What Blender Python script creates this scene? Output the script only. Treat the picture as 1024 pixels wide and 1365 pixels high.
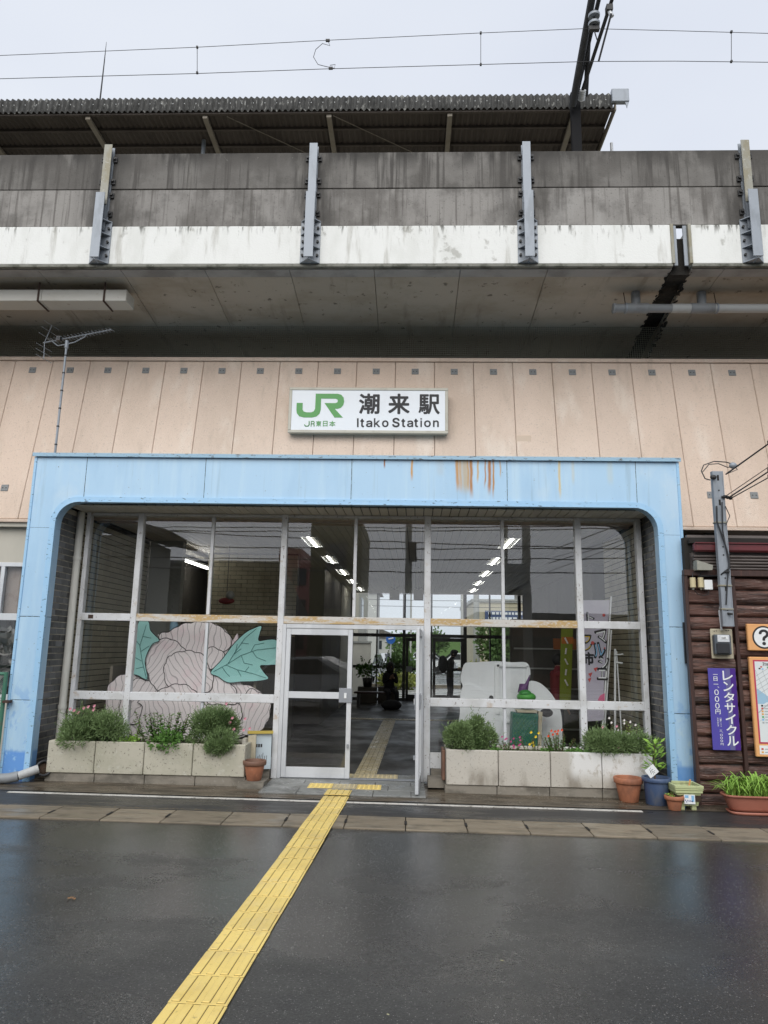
import bpy, math, random
from mathutils import Vector, Matrix
from mathutils.geometry import tessellate_polygon
R = math.radians
rnd = random.Random(7)
sc = bpy.context.scene
for o in list(bpy.data.objects):
    bpy.data.objects.remove(o)

# ---------------------------------------------------------------- camera
cam = bpy.data.cameras.new('camera')
cam.sensor_fit = 'VERTICAL'; cam.sensor_height = 36; cam.sensor_width = 27
cam.lens = 24.95; cam.clip_end = 2000; cam.clip_start = 0.05
co = bpy.data.objects.new('camera', cam); sc.collection.objects.link(co)
CM = Matrix.Rotation(R(2.06), 4, 'Z') @ Matrix.Rotation(R(90 + 10.8), 4, 'X') @ Matrix.Rotation(R(1.02), 4, 'Z')
co.matrix_world = Matrix.Translation((0, 0, 1.73)) @ CM
sc.camera = co

# ---------------------------------------------------------------- sky
world = bpy.data.worlds.new('World'); sc.world = world; world.use_nodes = True
nt = world.node_tree; nt.nodes.clear()
def wn(t, **k):
    n = nt.nodes.new(t)
    for a, v in k.items(): setattr(n, a, v)
    return n
out = wn('ShaderNodeOutputWorld'); bg = wn('ShaderNodeBackground'); bg.inputs[1].default_value = 0.11
sky = wn('ShaderNodeTexSky', sky_type='NISHITA'); sky.sun_disc = False
sky.sun_elevation = R(40); sky.sun_rotation = R(190); sky.air_density = 1.0; sky.dust_density = 4.0; sky.ozone_density = 1.0
tc = wn('ShaderNodeTexCoord'); nz = wn('ShaderNodeTexNoise'); nz.inputs['Scale'].default_value = 1.6
nz.inputs['Detail'].default_value = 3; nz.inputs['Roughness'].default_value = .5
mp = wn('ShaderNodeMapping'); mp.inputs['Scale'].default_value = (1, 1, 2.5)
nt.links.new(tc.outputs['Generated'], mp.inputs[0]); nt.links.new(mp.outputs[0], nz.inputs['Vector'])
cr = wn('ShaderNodeValToRGB')
cr.color_ramp.elements[0].position = .3; cr.color_ramp.elements[0].color = (4.2, 4.47, 5.05, 1)
cr.color_ramp.elements[1].position = .72; cr.color_ramp.elements[1].color = (4.8, 5.03, 5.42, 1)
nt.links.new(nz.outputs['Fac'], cr.inputs[0])
mx = wn('ShaderNodeMixRGB'); mx.inputs[0].default_value = .95          # cloud deck over the clear sky
nt.links.new(sky.outputs[0], mx.inputs[1]); nt.links.new(cr.outputs[0], mx.inputs[2])
nt.links.new(mx.outputs[0], bg.inputs[0]); nt.links.new(bg.outputs[0], out.inputs[0])

sun = bpy.data.lights.new('sun', 'SUN'); sun.energy = 1.5; sun.angle = R(60); sun.color = (1, .975, .94)
so = bpy.data.objects.new('sun', sun); sc.collection.objects.link(so)
d = Vector((math.sin(R(190)) * math.cos(R(40)), math.cos(R(190)) * math.cos(R(40)), math.sin(R(40))))
so.rotation_euler = d.to_track_quat('Z', 'Y').to_euler()

sc.view_settings.view_transform = 'Standard'; sc.view_settings.look = 'None'
sc.view_settings.gamma = 1; sc.view_settings.exposure = 0.70; sc.view_settings.use_curve_mapping = False
sc.render.engine = 'CYCLES'
cy = sc.cycles
cy.max_bounces = 6; cy.diffuse_bounces = 3; cy.glossy_bounces = 3; cy.transparent_max_bounces = 24
cy.transmission_bounces = 3; cy.caustics_reflective = False; cy.caustics_refractive = False
cy.use_denoising = True; cy.sample_clamp_indirect = 6

# ---------------------------------------------------------------- helpers
def at(px, py, Y):
    """a spot of the survey: where the sight line through a pixel of the photo meets the upright plane y = Y"""
    q = CM.to_3x3() @ Vector(((px - 512) / 946, -(py - 682.5) / 946, -1))
    t = Y / q.y
    return Vector((q.x * t, Y, 1.73 + q.z * t))
def gz(x): return -0.005 * (x + 1)

COL = sc.collection
def link(o, parent=None):
    COL.objects.link(o)
    if parent is not None: o.parent = parent
    return o
def tag(o, label=None, cat=None, group=None, kind=None):
    if label: o['label'] = label
    if cat: o['category'] = cat
    if group: o['group'] = group
    if kind: o['kind'] = kind
    return o
def thing(name, loc=(0, 0, 0), label=None, cat=None, group=None, kind=None, rz=0):
    o = bpy.data.objects.new(name, None); COL.objects.link(o)
    o.location = loc; o.rotation_euler = (0, 0, rz); o.empty_display_size = .1
    return tag(o, label, cat, group, kind)
def children(o): return [c for c in bpy.data.objects if c.parent == o]
def copy_tree(o, loc=None, label=None, parent=None, rz=None):
    kids = {}
    for c in bpy.data.objects:
        if c.parent: kids.setdefault(c.parent.name, []).append(c)
    def rec(o, p):
        c = o.copy(); COL.objects.link(c); c.parent = p
        for ch in kids.get(o.name, []): rec(ch, c)
        return c
    c = rec(o, parent)
    if loc is not None: c.location = loc
    if rz is not None: c.rotation_euler = (0, 0, rz)
    if label: c['label'] = label
    return c

class MB:
    """collects polygons; build() links them as one mesh object"""
    def __init__(s): s.v = []; s.f = []; s.mi = []; s.sm = []; s.cur = 0; s.smooth = False
    def add(s, vs, fs):
        b = len(s.v); s.v += [tuple(v) for v in vs]
        for f in fs: s.f.append(tuple(b + i for i in f)); s.mi.append(s.cur); s.sm.append(s.smooth)
        return s
    def quad(s, a, b, c, d): return s.add([a, b, c, d], [(0, 1, 2, 3)])
    def box(s, x0, x1, y0, y1, z0, z1, c=0):
        x0, x1 = min(x0, x1), max(x0, x1); y0, y1 = min(y0, y1), max(y0, y1); z0, z1 = min(z0, z1), max(z0, z1)
        if c <= 0:
            return s.add([(x0, y0, z0), (x1, y0, z0), (x1, y1, z0), (x0, y1, z0), (x0, y0, z1), (x1, y0, z1), (x1, y1, z1), (x0, y1, z1)],
                         [(0, 3, 2, 1), (4, 5, 6, 7), (0, 1, 5, 4), (1, 2, 6, 5), (2, 3, 7, 6), (3, 0, 4, 7)])
        c = min(c, (x1 - x0) * .45, (y1 - y0) * .45, (z1 - z0) * .45)
        vs = []; idx = {}
        X = (x0, x1); Y = (y0, y1); Z = (z0, z1)
        for i in (0, 1):
            for j in (0, 1):
                for k in (0, 1):
                    sx, sy, sz = (c if i == 0 else -c), (c if j == 0 else -c), (c if k == 0 else -c)
                    idx[i, j, k, 0] = len(vs); vs.append((X[i], Y[j] + sy, Z[k] + sz))
                    idx[i, j, k, 1] = len(vs); vs.append((X[i] + sx, Y[j], Z[k] + sz))
                    idx[i, j, k, 2] = len(vs); vs.append((X[i] + sx, Y[j] + sy, Z[k]))
        g = idx
        fs = []
        def face(l, n):
            p = [Vector(vs[i]) for i in l]; nn = (p[1] - p[0]).cross(p[2] - p[0])
            fs.append(tuple(l) if nn.dot(Vector(n)) > 0 else tuple(reversed(l)))
        for i in (0, 1):
            q = 2 * i - 1
            face([g[i, 0, 0, 0], g[i, 1, 0, 0], g[i, 1, 1, 0], g[i, 0, 1, 0]], (q, 0, 0))
            face([g[0, i, 0, 1], g[1, i, 0, 1], g[1, i, 1, 1], g[0, i, 1, 1]], (0, q, 0))
            face([g[0, 0, i, 2], g[1, 0, i, 2], g[1, 1, i, 2], g[0, 1, i, 2]], (0, 0, q))
        for i in (0, 1):
            for j in (0, 1):
                a, b = 2 * i - 1, 2 * j - 1
                face([g[i, j, 0, 0], g[i, j, 1, 0], g[i, j, 1, 1], g[i, j, 0, 1]], (a, b, 0))
                face([g[i, 0, j, 0], g[i, 1, j, 0], g[i, 1, j, 2], g[i, 0, j, 2]], (a, 0, b))
                face([g[0, i, j, 1], g[1, i, j, 1], g[1, i, j, 2], g[0, i, j, 2]], (0, a, b))
                for k in (0, 1):
                    face([g[i, j, k, 0], g[i, j, k, 1], g[i, j, k, 2]], (a, b, 2 * k - 1))
        return s.add(vs, fs)
    def tube(s, pts, r, n=8, caps=True):
        pts = [Vector(p) for p in pts]
        rs = r if isinstance(r, (list, tuple)) else [r] * len(pts)
        rings = []; up = None
        for i, p in enumerate(pts):
            if i == 0: t = pts[1] - pts[0]
            elif i == len(pts) - 1: t = pts[-1] - pts[-2]
            else: t = (pts[i + 1] - pts[i]).normalized() + (pts[i] - pts[i - 1]).normalized()
            if t.length < 1e-9: t = Vector((0, 0, 1))
            t.normalize()
            if up is None:
                up = Vector((0, 0, 1)) if abs(t.z) < .9 else Vector((1, 0, 0))
            a = t.cross(up)
            if a.length < 1e-6: a = t.orthogonal()
            a.normalize(); b = t.cross(a).normalized(); up = a.cross(t).normalized() * 1.0
            rings.append([p + (a * math.cos(2 * math.pi * k / n) + b * math.sin(2 * math.pi * k / n)) * rs[i] for k in range(n)])
        vs = [v for rg in rings for v in rg]; fs = []
        for i in range(len(rings) - 1):
            for k in range(n):
                k2 = (k + 1) % n
                fs.append((i * n + k, i * n + k2, (i + 1) * n + k2, (i + 1) * n + k))
        sm = s.smooth; s.smooth = True; s.add(vs, fs); s.smooth = sm
        if caps:
            s.add(rings[0], [tuple(range(n))]); s.add(rings[-1], [tuple(reversed(range(n)))])
        return s
    def lathe(s, prof, c=(0, 0, 0), n=24, smooth=True):
        vs = []; fs = []
        for r, z in prof:
            for k in range(n):
                a = 2 * math.pi * k / n; vs.append((c[0] + r * math.cos(a), c[1] + r * math.sin(a), c[2] + z))
        for i in range(len(prof) - 1):
            for k in range(n):
                k2 = (k + 1) % n; fs.append((i * n + k, i * n + k2, (i + 1) * n + k2, (i + 1) * n + k))
        sm = s.smooth; s.smooth = smooth; s.add(vs, fs); s.smooth = sm
        return s
    def prism(s, pts, y0, y1):
        """outline in x,z pushed along y"""
        n = len(pts)
        tri = tessellate_polygon([[Vector((p[0], p[1], 0)) for p in pts]])
        area = sum(pts[i][0] * pts[(i + 1) % n][1] - pts[(i + 1) % n][0] * pts[i][1] for i in range(n))
        vs = [(p[0], y0, p[1]) for p in pts] + [(p[0], y1, p[1]) for p in pts]
        fs = []
        for a, b, c in tri:
            A = (Vector(pts[b] ) - Vector(pts[a])).cross(Vector(pts[c]) - Vector(pts[a]))
            if A < 0: b, c = c, b
            fs.append((a, b, c)); fs.append((n + a, n + c, n + b))
        for i in range(n):
            j = (i + 1) % n
            fs.append((j, i, n + i, n + j) if area > 0 else (i, j, n + j, n + i))
        return s.add(vs, fs)
    def sphere(s, c, rx, ry=None, rz=None, nu=12, nv=8):
        ry = ry or rx; rz = rz or rx; prof = []
        vs = []; fs = []
        for i in range(nv + 1):
            t = math.pi * i / nv
            for k in range(nu):
                a = 2 * math.pi * k / nu
                vs.append((c[0] + rx * math.sin(t) * math.cos(a), c[1] + ry * math.sin(t) * math.sin(a), c[2] - rz * math.cos(t)))
        for i in range(nv):
            for k in range(nu):
                k2 = (k + 1) % nu; fs.append((i * nu + k, i * nu + k2, (i + 1) * nu + k2, (i + 1) * nu + k))
        sm = s.smooth; s.smooth = True; s.add(vs, fs); s.smooth = sm
        return s
    def mesh(s, name, mats):
        me = bpy.data.meshes.new(name); me.from_pydata(s.v, [], s.f)
        mats = mats if isinstance(mats, (list, tuple)) else [mats]
        for m in mats: me.materials.append(m)
        me.polygons.foreach_set('material_index', s.mi); me.polygons.foreach_set('use_smooth', s.sm); me.update()
        return me
    def build(s, name, mats, parent=None, loc=None):
        o = bpy.data.objects.new(name, s.mesh(name, mats)); link(o, parent)
        if loc is not None: o.location = loc
        return o
def bx(name, m, parent, x0, x1, y0, y1, z0, z1, c=0): return MB().box(x0, x1, y0, y1, z0, z1, c).build(name, m, parent)
_cache = {}
def piece(name, m, parent, x0, x1, y0, y1, z0, z1, c=.003):
    """a box piece placed by its corner; pieces of one size share their mesh"""
    k = (round(x1 - x0, 3), round(y1 - y0, 3), round(z1 - z0, 3), round(c, 4), m.name)
    if k not in _cache: _cache[k] = MB().box(0, k[0], 0, k[1], 0, k[2], c).mesh(name, m)
    o = bpy.data.objects.new(name, _cache[k]); link(o, parent); o.location = (x0, y0, z0)
    return o

# ---------------------------------------------------------------- materials
def M(name, base, rough=.6, var=0, layers=(), bump=None, metal=0, rr=None, spec=.5, extra=None, hue=None):
    """layers: (colour, (sx, sy, sz), lo, hi, amount, (za, zb) or None): noise in world metres, masked to where z goes from za (0) to zb (1)"""
    m = bpy.data.materials.new(name); m.use_nodes = True; t = m.node_tree; N = t.nodes; L = t.links
    b = N['Principled BSDF']; b.inputs['Roughness'].default_value = rough; b.inputs['Metallic'].default_value = metal
    b.inputs['Specular IOR Level'].default_value = spec
    geo = N.new('ShaderNodeNewGeometry'); sep = N.new('ShaderNodeSeparateXYZ'); L.new(geo.outputs['Position'], sep.inputs[0])
    rgb = N.new('ShaderNodeRGB'); rgb.outputs[0].default_value = (*base, 1); cur = rgb.outputs[0]
    if var:
        oi = N.new('ShaderNodeObjectInfo'); mr = N.new('ShaderNodeMapRange')
        mr.inputs[3].default_value = 1 - var; mr.inputs[4].default_value = 1 + var
        L.new(oi.outputs['Random'], mr.inputs[0]); hs = N.new('ShaderNodeHueSaturation')
        L.new(mr.outputs[0], hs.inputs['Value']); L.new(cur, hs.inputs['Color']); cur = hs.outputs[0]
    def noise(scale, detail=5, rgh=.6):
        mp = N.new('ShaderNodeMapping'); mp.inputs['Scale'].default_value = scale; L.new(geo.outputs['Position'], mp.inputs[0])
        n = N.new('ShaderNodeTexNoise'); n.inputs['Scale'].default_value = 1; n.inputs['Detail'].default_value = detail
        n.inputs['Roughness'].default_value = rgh; L.new(mp.outputs[0], n.inputs['Vector']); return n.outputs['Fac']
    def mrange(v, a, c_, o0=0, o1=1, smooth=True):
        r = N.new('ShaderNodeMapRange'); r.inputs[1].default_value = a; r.inputs[2].default_value = c_
        r.inputs[3].default_value = o0; r.inputs[4].default_value = o1
        if smooth: r.interpolation_type = 'SMOOTHSTEP'
        L.new(v, r.inputs[0]); return r.outputs[0]
    def math_(op, a, c_):
        n = N.new('ShaderNodeMath'); n.operation = op
        for i, q in enumerate((a, c_)):
            if q is None: continue
            if isinstance(q, (int, float)): n.inputs[i].default_value = q
            else: L.new(q, n.inputs[i])
        return n.outputs[0]
    def mix(f, a, c_):
        n = N.new('ShaderNodeMixRGB')
        if isinstance(f, (int, float)): n.inputs[0].default_value = f
        else: L.new(f, n.inputs[0])
        for i, q in ((1, a), (2, c_)):
            if isinstance(q, tuple): n.inputs[i].default_value = (*q, 1)
            else: L.new(q, n.inputs[i])
        return n.outputs[0]
    for ly in layers:
        c, s3, lo, hi, am = ly[:5]
        f = mrange(noise(s3), lo, hi, 0, am)
        if len(ly) > 5 and ly[5]:
            f = math_('MULTIPLY', f, mrange(sep.outputs[2], ly[5][0], ly[5][1]))
        cur = mix(f, cur, c)
    tools = dict(N=N, L=L, geo=geo, sep=sep, noise=noise, mrange=mrange, math=math_, mix=mix, bsdf=b)
    if extra: cur = extra(cur, tools) or cur
    L.new(cur, b.inputs['Base Color'])
    if rr:
        L.new(mrange(noise(rr[0]), rr[1], rr[2], rr[3], rr[4]), b.inputs['Roughness'])
    if bump:
        bp = N.new('ShaderNodeBump'); bp.inputs['Strength'].default_value = bump[1]; bp.inputs['Distance'].default_value = bump[2] if len(bump) > 2 else .01
        s3 = bump[0] if isinstance(bump[0], tuple) else (bump[0],) * 3
        L.new(noise(s3, 4), bp.inputs['Height']); L.new(bp.outputs[0], b.inputs['Normal'])
    return m
def emis(name, c, s):
    m = bpy.data.materials.new(name); m.use_nodes = True; b = m.node_tree.nodes['Principled BSDF']
    b.inputs['Base Color'].default_value = (.8, .8, .8, 1); b.inputs['Emission Color'].default_value = (*c, 1); b.inputs['Emission Strength'].default_value = s
    return m
def glass_mat(name, ior=1.5, tint=(.93, .96, .95), bumpy=.0):
    m = bpy.data.materials.new(name); m.use_nodes = True; t = m.node_tree; N = t.nodes; L = t.links; N.clear()
    o = N.new('ShaderNodeOutputMaterial'); mixs = N.new('ShaderNodeMixShader'); fr = N.new('ShaderNodeFresnel'); fr.inputs[0].default_value = ior
    tr = N.new('ShaderNodeBsdfTransparent'); tr.inputs[0].default_value = (*tint, 1); gl = N.new('ShaderNodeBsdfGlossy'); gl.inputs['Roughness'].default_value = 0.0
    gl.inputs[0].default_value = (1, 1, 1, 1)
    g0 = N.new('ShaderNodeNewGeometry'); mi = N.new('ShaderNodeMix'); mi.inputs[2].default_value = ior; mi.inputs[3].default_value = 1 / ior   # leaving the pane reflects no more than entering it
    L.new(g0.outputs['Backfacing'], mi.inputs[0]); L.new(mi.outputs[0], fr.inputs[0])
    L.new(fr.outputs[0], mixs.inputs[0]); L.new(tr.outputs[0], mixs.inputs[1]); L.new(gl.outputs[0], mixs.inputs[2]); L.new(mixs.outputs[0], o.inputs[0])
    if bumpy:
        g = N.new('ShaderNodeNewGeometry'); n = N.new('ShaderNodeTexNoise'); n.inputs['Scale'].default_value = 2.2; n.inputs['Detail'].default_value = 1
        L.new(g.outputs['Position'], n.inputs['Vector']); bp = N.new('ShaderNodeBump'); bp.inputs['Strength'].default_value = 1; bp.inputs['Distance'].default_value = bumpy
        L.new(n.outputs['Fac'], bp.inputs['Height']); L.new(bp.outputs[0], gl.inputs['Normal'])
    return m

# ---------------------------------------------------------------- lettering
_fc = {}
try: _font = bpy.data.fonts.load(bpy.utils.resource_path('LOCAL') + '/datafiles/fonts/Inter.woff2')   # a face that comes with Blender
except Exception: _font = None
def letters(name, s, m, parent, x0, z0, w, h, y, bold=0.0, ext=.002, vertical=False, rot=0):
    """text fitted to the box x0..x0+w, z0..z0+h on the plane y, facing the street; a relief of its own"""
    cu = bpy.data.curves.new(name, 'FONT'); cu.body = ('\n'.join(s) if vertical else s); cu.size = 1; cu.extrude = 0
    if _font and s.isascii(): cu.font = _font
    cu.resolution_u = 4
    if vertical: cu.align_x = 'CENTER'; cu.space_line = 1.0
    o = bpy.data.objects.new(name, cu); COL.objects.link(o)
    dg = bpy.context.evaluated_depsgraph_get(); dg.update()
    me = bpy.data.meshes.new_from_object(o.evaluated_get(dg)); bpy.data.objects.remove(o)
    if not me.vertices: return None
    xs = [v.co.x for v in me.vertices]; ys = [v.co.y for v in me.vertices]
    sx = w / max(max(xs) - min(xs), 1e-6); sy = h / max(max(ys) - min(ys), 1e-6)
    a, b_ = min(xs), min(ys)
    for v in me.vertices:
        X, Z = (v.co.x - a) * sx, (v.co.y - b_) * sy
        if rot:
            X -= w / 2; Z -= h / 2; X, Z = X * math.cos(rot) - Z * math.sin(rot) + w / 2, X * math.sin(rot) + Z * math.cos(rot) + h / 2
        v.co = (x0 + X, y, z0 + Z)
    if bold:                                                    # heavier strokes: the glyph laid over itself with small shifts
        k = bold * h; n = len(me.vertices); V0 = [v.co.copy() for v in me.vertices]; F0 = [tuple(p.vertices) for p in me.polygons]
        vs, fs = [], []
        for j, (dx, dz) in enumerate(((0, 0), (1, 0), (-1, 0), (0, 1), (0, -1), (.7, .7), (-.7, -.7), (.7, -.7), (-.7, .7))):
            vs += [(v.x + dx * k, v.y - .00012 * j, v.z + dz * k) for v in V0]; fs += [tuple(i + n * j for i in f) for f in F0]
        me = bpy.data.meshes.new(name); me.from_pydata(vs, [], fs)
    me.materials.clear(); me.materials.append(m); me.update()
    o = bpy.data.objects.new(name, me); link(o, parent)
    return o
# ---------------------------------------------------------------- material list
def ex_asphalt(cur, t):
    N, L = t['N'], t['L']
    v = N.new('ShaderNodeTexVoronoi'); v.inputs['Scale'].default_value = 105; L.new(t['geo'].outputs['Position'], v.inputs['Vector'])
    sp = N.new('ShaderNodeSeparateColor'); L.new(v.outputs['Color'], sp.inputs[0])
    f = t['math']('MULTIPLY', t['mrange'](sp.outputs[0], .86, .95), t['mrange'](v.outputs['Distance'], .5, .2))
    cur = t['mix'](t['math']('MULTIPLY', f, .6), cur, (.36, .35, .33))
    g = t['mrange'](t['noise']((140, 140, 140), 2), .35, .65, .72, 1.3)
    h = N.new('ShaderNodeHueSaturation'); L.new(g, h.inputs['Value']); L.new(cur, h.inputs['Color'])
    # damp film: smooth in broad pools, rough where it has drained
    wetk = t['mrange'](t['sep'].outputs[1], 3.2, 6.8, 0, .16)                       # more water towards the kerb, where the road falls
    pool = t['math']('ADD', t['noise']((.5, .75, 1), 5, .6), wetk)
    r = t['mrange'](pool, .40, .68, .46, .10)
    r2 = t['math']('ADD', r, t['mrange'](t['noise']((60, 60, 60), 2), .3, .7, -.05, .07))
    L.new(r2, t['bsdf'].inputs['Roughness'])
    return h.outputs[0]
asphalt = M('wet_asphalt', (.040, .039, .037), .4, layers=[((.062, .061, .057), (.35, .6, 1), .42, .62, .8), ((.028, .028, .029), (1.2, 2.4, 1), .56, .72, .6), ((.06, .058, .052), (5, 5, 5), .6, .75, .35)], bump=((85, 85, 85), .40, .004), extra=ex_asphalt, spec=.5)
apron_m = M('dark_asphalt_strip', (.036, .036, .037), .45, layers=[((.075, .07, .062), (60, 60, 60), .62, .7, .6), ((.05, .045, .035), (1.5, 6, 1), .5, .7, .6)], bump=((120, 120, 120), .5, .006), rr=((.8, 3, 1), .4, .65, .5, .22))
kerb_m = M('damp_kerb_concrete', (.235, .195, .14), .6, var=.16, layers=[((.10, .085, .06), (3, 9, 3), .45, .7, .75), ((.30, .27, .21), (30, 30, 30), .6, .72, .35)], bump=(60, .4, .004), rr=((2, 4, 1), .4, .65, .7, .3))
apronc_m = M('wet_mossy_concrete', (.13, .105, .075), .5, layers=[((.045, .037, .026), (1.6, 7, 1), .38, .62, .85), ((.20, .18, .13), (20, 20, 20), .62, .75, .4)], bump=(40, .4, .004), rr=((2, 5, 1), .4, .6, .6, .2))
slab_m = M('threshold_stone', (.23, .235, .225), .45, var=.12, layers=[((.10, .10, .09), (4, 4, 4), .45, .7, .7), ((.34, .34, .32), (60, 60, 60), .6, .7, .4)], bump=(60, .3, .003), rr=((3, 4, 1), .4, .6, .6, .22))
paint_line = M('worn_white_line', (.62, .60, .55), .6, layers=[((.13, .12, .10), (16, 16, 16), .56, .68, .85), ((.3, .28, .24), (3, 3, 3), .45, .7, .6)], bump=(60, .3, .003))
yellow = M('tactile_yellow', (.84, .64, .21), .5, var=.07, layers=[((.68, .49, .14), (7, 7, 7), .5, .74, .5), ((.27, .20, .08), (22, 22, 22), .60, .76, .6), ((.66, .49, .16), (2, 2, 1), .48, .65, .5), ((.1, .08, .04), (60, 60, 60), .68, .76, .7)], bump=(90, .3, .002), rr=((4, 4, 1), .4, .65, .6, .3))
yellow_old = M('tactile_faded', (.52, .44, .26), .5, var=.06, layers=[((.30, .25, .16), (9, 9, 9), .45, .7, .6)], rr=((4, 4, 1), .4, .65, .5, .25))
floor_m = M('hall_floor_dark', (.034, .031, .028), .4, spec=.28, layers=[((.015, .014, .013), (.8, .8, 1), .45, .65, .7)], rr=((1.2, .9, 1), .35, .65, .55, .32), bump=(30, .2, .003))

def streaks(col, sx, lo, hi, am, z=None): return (col, (sx, sx, .45), lo, hi, am, z)
beige = M('beige_wall_panel', (.70, .56, .455), .8, var=.045, layers=[((.57, .45, .355), (1.2, 1.2, .5), .42, .7, .5), streaks((.36, .28, .21), 5, .56, .74, .45, (5.2, 6.3)), ((.78, .68, .58), (2.2, 2.2, .8), .54, .70, .6), ((.50, .40, .31), (7, 7, 1.2), .55, .75, .4), ((.46, .37, .30), (42, 42, 42), .55, .68, .55), ((.80, .70, .60), (55, 55, 55), .58, .70, .5)], bump=(90, .9, .01))
def ex_post_grime(cur, t):
    # soot runs close to the steel posts and blotches that hang from the joints
    x = t['math']('ADD', t['sep'].outputs[0], 1.435 + 3.045 * 10 + 1.52)
    m = t['math']('SUBTRACT', t['math']('MODULO', x, 3.045), 1.52)
    near = t['mrange'](t['math']('ABSOLUTE', m, None), .55, .05)
    f = t['math']('MULTIPLY', near, t['mrange'](t['noise']((6, 6, 1.4), 4), .30, .6))
    cur = t['mix'](t['math']('MULTIPLY', f, .8), cur, (.045, .042, .038))
    g = t['math']('MULTIPLY', t['mrange'](t['noise']((1.1, 1.1, 1.3), 5, .65), .48, .66), t['mrange'](t['noise']((18, 18, .9), 3), .3, .6, .35, 1))
    return t['mix'](t['math']('MULTIPLY', g, .7), cur, (.075, .07, .062))
conc_par = M('parapet_concrete', (.27, .258, .24), .85, var=.09, extra=ex_post_grime, layers=[
    ((.29, .275, .255), (5, 5, .5), .48, .72, .6), ((.10, .09, .08), (15, 15, .5), .5, .66, .75), ((.10, .092, .082), (1.6, 1.6, .9), .46, .64, .7), ((.36, .35, .33), (3, 3, .8), .54, .7, .5),
    ((.055, .05, .045), (34, 34, 34), .58, .7, .5), ((.38, .37, .34), (50, 50, 20), .64, .74, .4)], bump=(40, .5, .006))
conc_par_top = M('parapet_concrete_upper', (.185, .176, .162), .88, var=.09, extra=ex_post_grime, layers=[
    ((.23, .22, .2), (7, 7, .6), .5, .72, .6), ((.055, .05, .045), (13, 13, .5), .5, .64, .8), ((.030, .028, .025), (3.5, 3.5, 1.3), .34, .56, .92, (8.42, 8.8)), ((.10, .093, .084), (1.1, 1.1, 1.1), .42, .62, .7),
    ((.30, .30, .27), (9, 9, 9), .66, .7, .6, (8.6, 8.75)), ((.05, .045, .04), (34, 34, 34), .58, .7, .4)], bump=(40, .5, .006))
white_beam = M('painted_white_beam', (.80, .81, .78), .75, layers=[((.68, .69, .65), (3, 3, 1.2), .45, .7, .6), ((.2, .19, .16), (20, 20, 4), .60, .68, .7, (7.2, 7.6)), ((.08, .08, .065), (11, 11, 1.6), .52, .62, .9, (7.42, 7.6)), ((.42, .41, .36), (6, 6, .8), .54, .70, .6), ((.24, .23, .19), (3, 3, 3), .62, .70, .5), ((.35, .34, .3), (50, 50, 50), .66, .72, .5)], bump=(45, .5, .006))
lip_m = M('mossy_beam_lip', (.22, .22, .19), .9, layers=[((.07, .075, .055), (7, 7, 7), .45, .65, .8), ((.36, .36, .33), (20, 20, 20), .6, .7, .5)], bump=(50, .5, .006))
soffit_m = M('viaduct_soffit_concrete', (.46, .41, .34), .9, var=.06, layers=[((.34, .29, .22), (.9, 1.6, 1), .42, .68, .75), ((.24, .20, .15), (4, .8, 1), .56, .7, .5), ((.075, .065, .05), (9, 9, 9), .62, .7, .7), ((.32, .29, .24), (2.5, 2.5, 1), .58, .74, .4)], bump=(25, .4, .006))
soffit_edge = M('soffit_edge_concrete', (.40, .39, .38), .9, layers=[((.19, .185, .175), (2, 2, 2), .42, .68, .6)], bump=(25, .3, .005))
dark_conc = M('girder_concrete', (.42, .40, .33), .9, var=.05, layers=[((.28, .26, .21), (1, 1, 1), .42, .68, .7)], bump=(25, .3, .005))
soot = M('black_joint_stain', (.018, .016, .013), .95, layers=[((.06, .05, .038), (8, 8, 8), .55, .7, .6)], bump=(12, 1, .02))
net_m = M('bird_net_dark', (.24, .25, .20), .8)
plate_m = M('wall_plate_steel', (.20, .21, .21), .6, layers=[((.3, .3, .3), (30, 30, 30), .5, .7, .4)])
galv = M('galvanised_steel', (.29, .32, .355), .5, metal=.2, layers=[((.20, .22, .24), (6, 6, 2), .45, .65, .6), ((.38, .41, .44), (40, 40, 14), .58, .7, .4)], bump=(30, .15, .003))
galv_old = M('weathered_post_steel', (.30, .295, .25), .6, metal=.2, layers=[((.25, .22, .14), (9, 9, 3), .45, .62, .7), ((.5, .5, .46), (26, 26, 26), .58, .7, .5)], bump=(30, .2, .003))
bolt_m = M('dark_bolt', (.05, .05, .05), .6, metal=.4)
dark_steel = M('dark_mast_steel', (.022, .023, .025), .6, layers=[((.06, .06, .06), (6, 6, 2), .5, .7, .5)])
corr_m = M('lichened_asbestos_sheet', (.055, .055, .052), .92, layers=[((.30, .30, .28), (14, 14, 7), .56, .66, .8), ((.022, .022, .02), (7, 7, 3), .5, .64, .8), ((.42, .42, .40), (50, 50, 50), .66, .74, .5)], bump=(45, .8, .01))
under_m = M('canopy_underside', (.075, .062, .052), .9, layers=[((.05, .04, .033), (2, .6, 1), .42, .66, .8)], bump=(20, .3, .005))
rafter_m = M('canopy_rafter', (.22, .195, .155), .7, layers=[((.18, .15, .11), (4, 4, 4), .45, .65, .6)])

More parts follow.
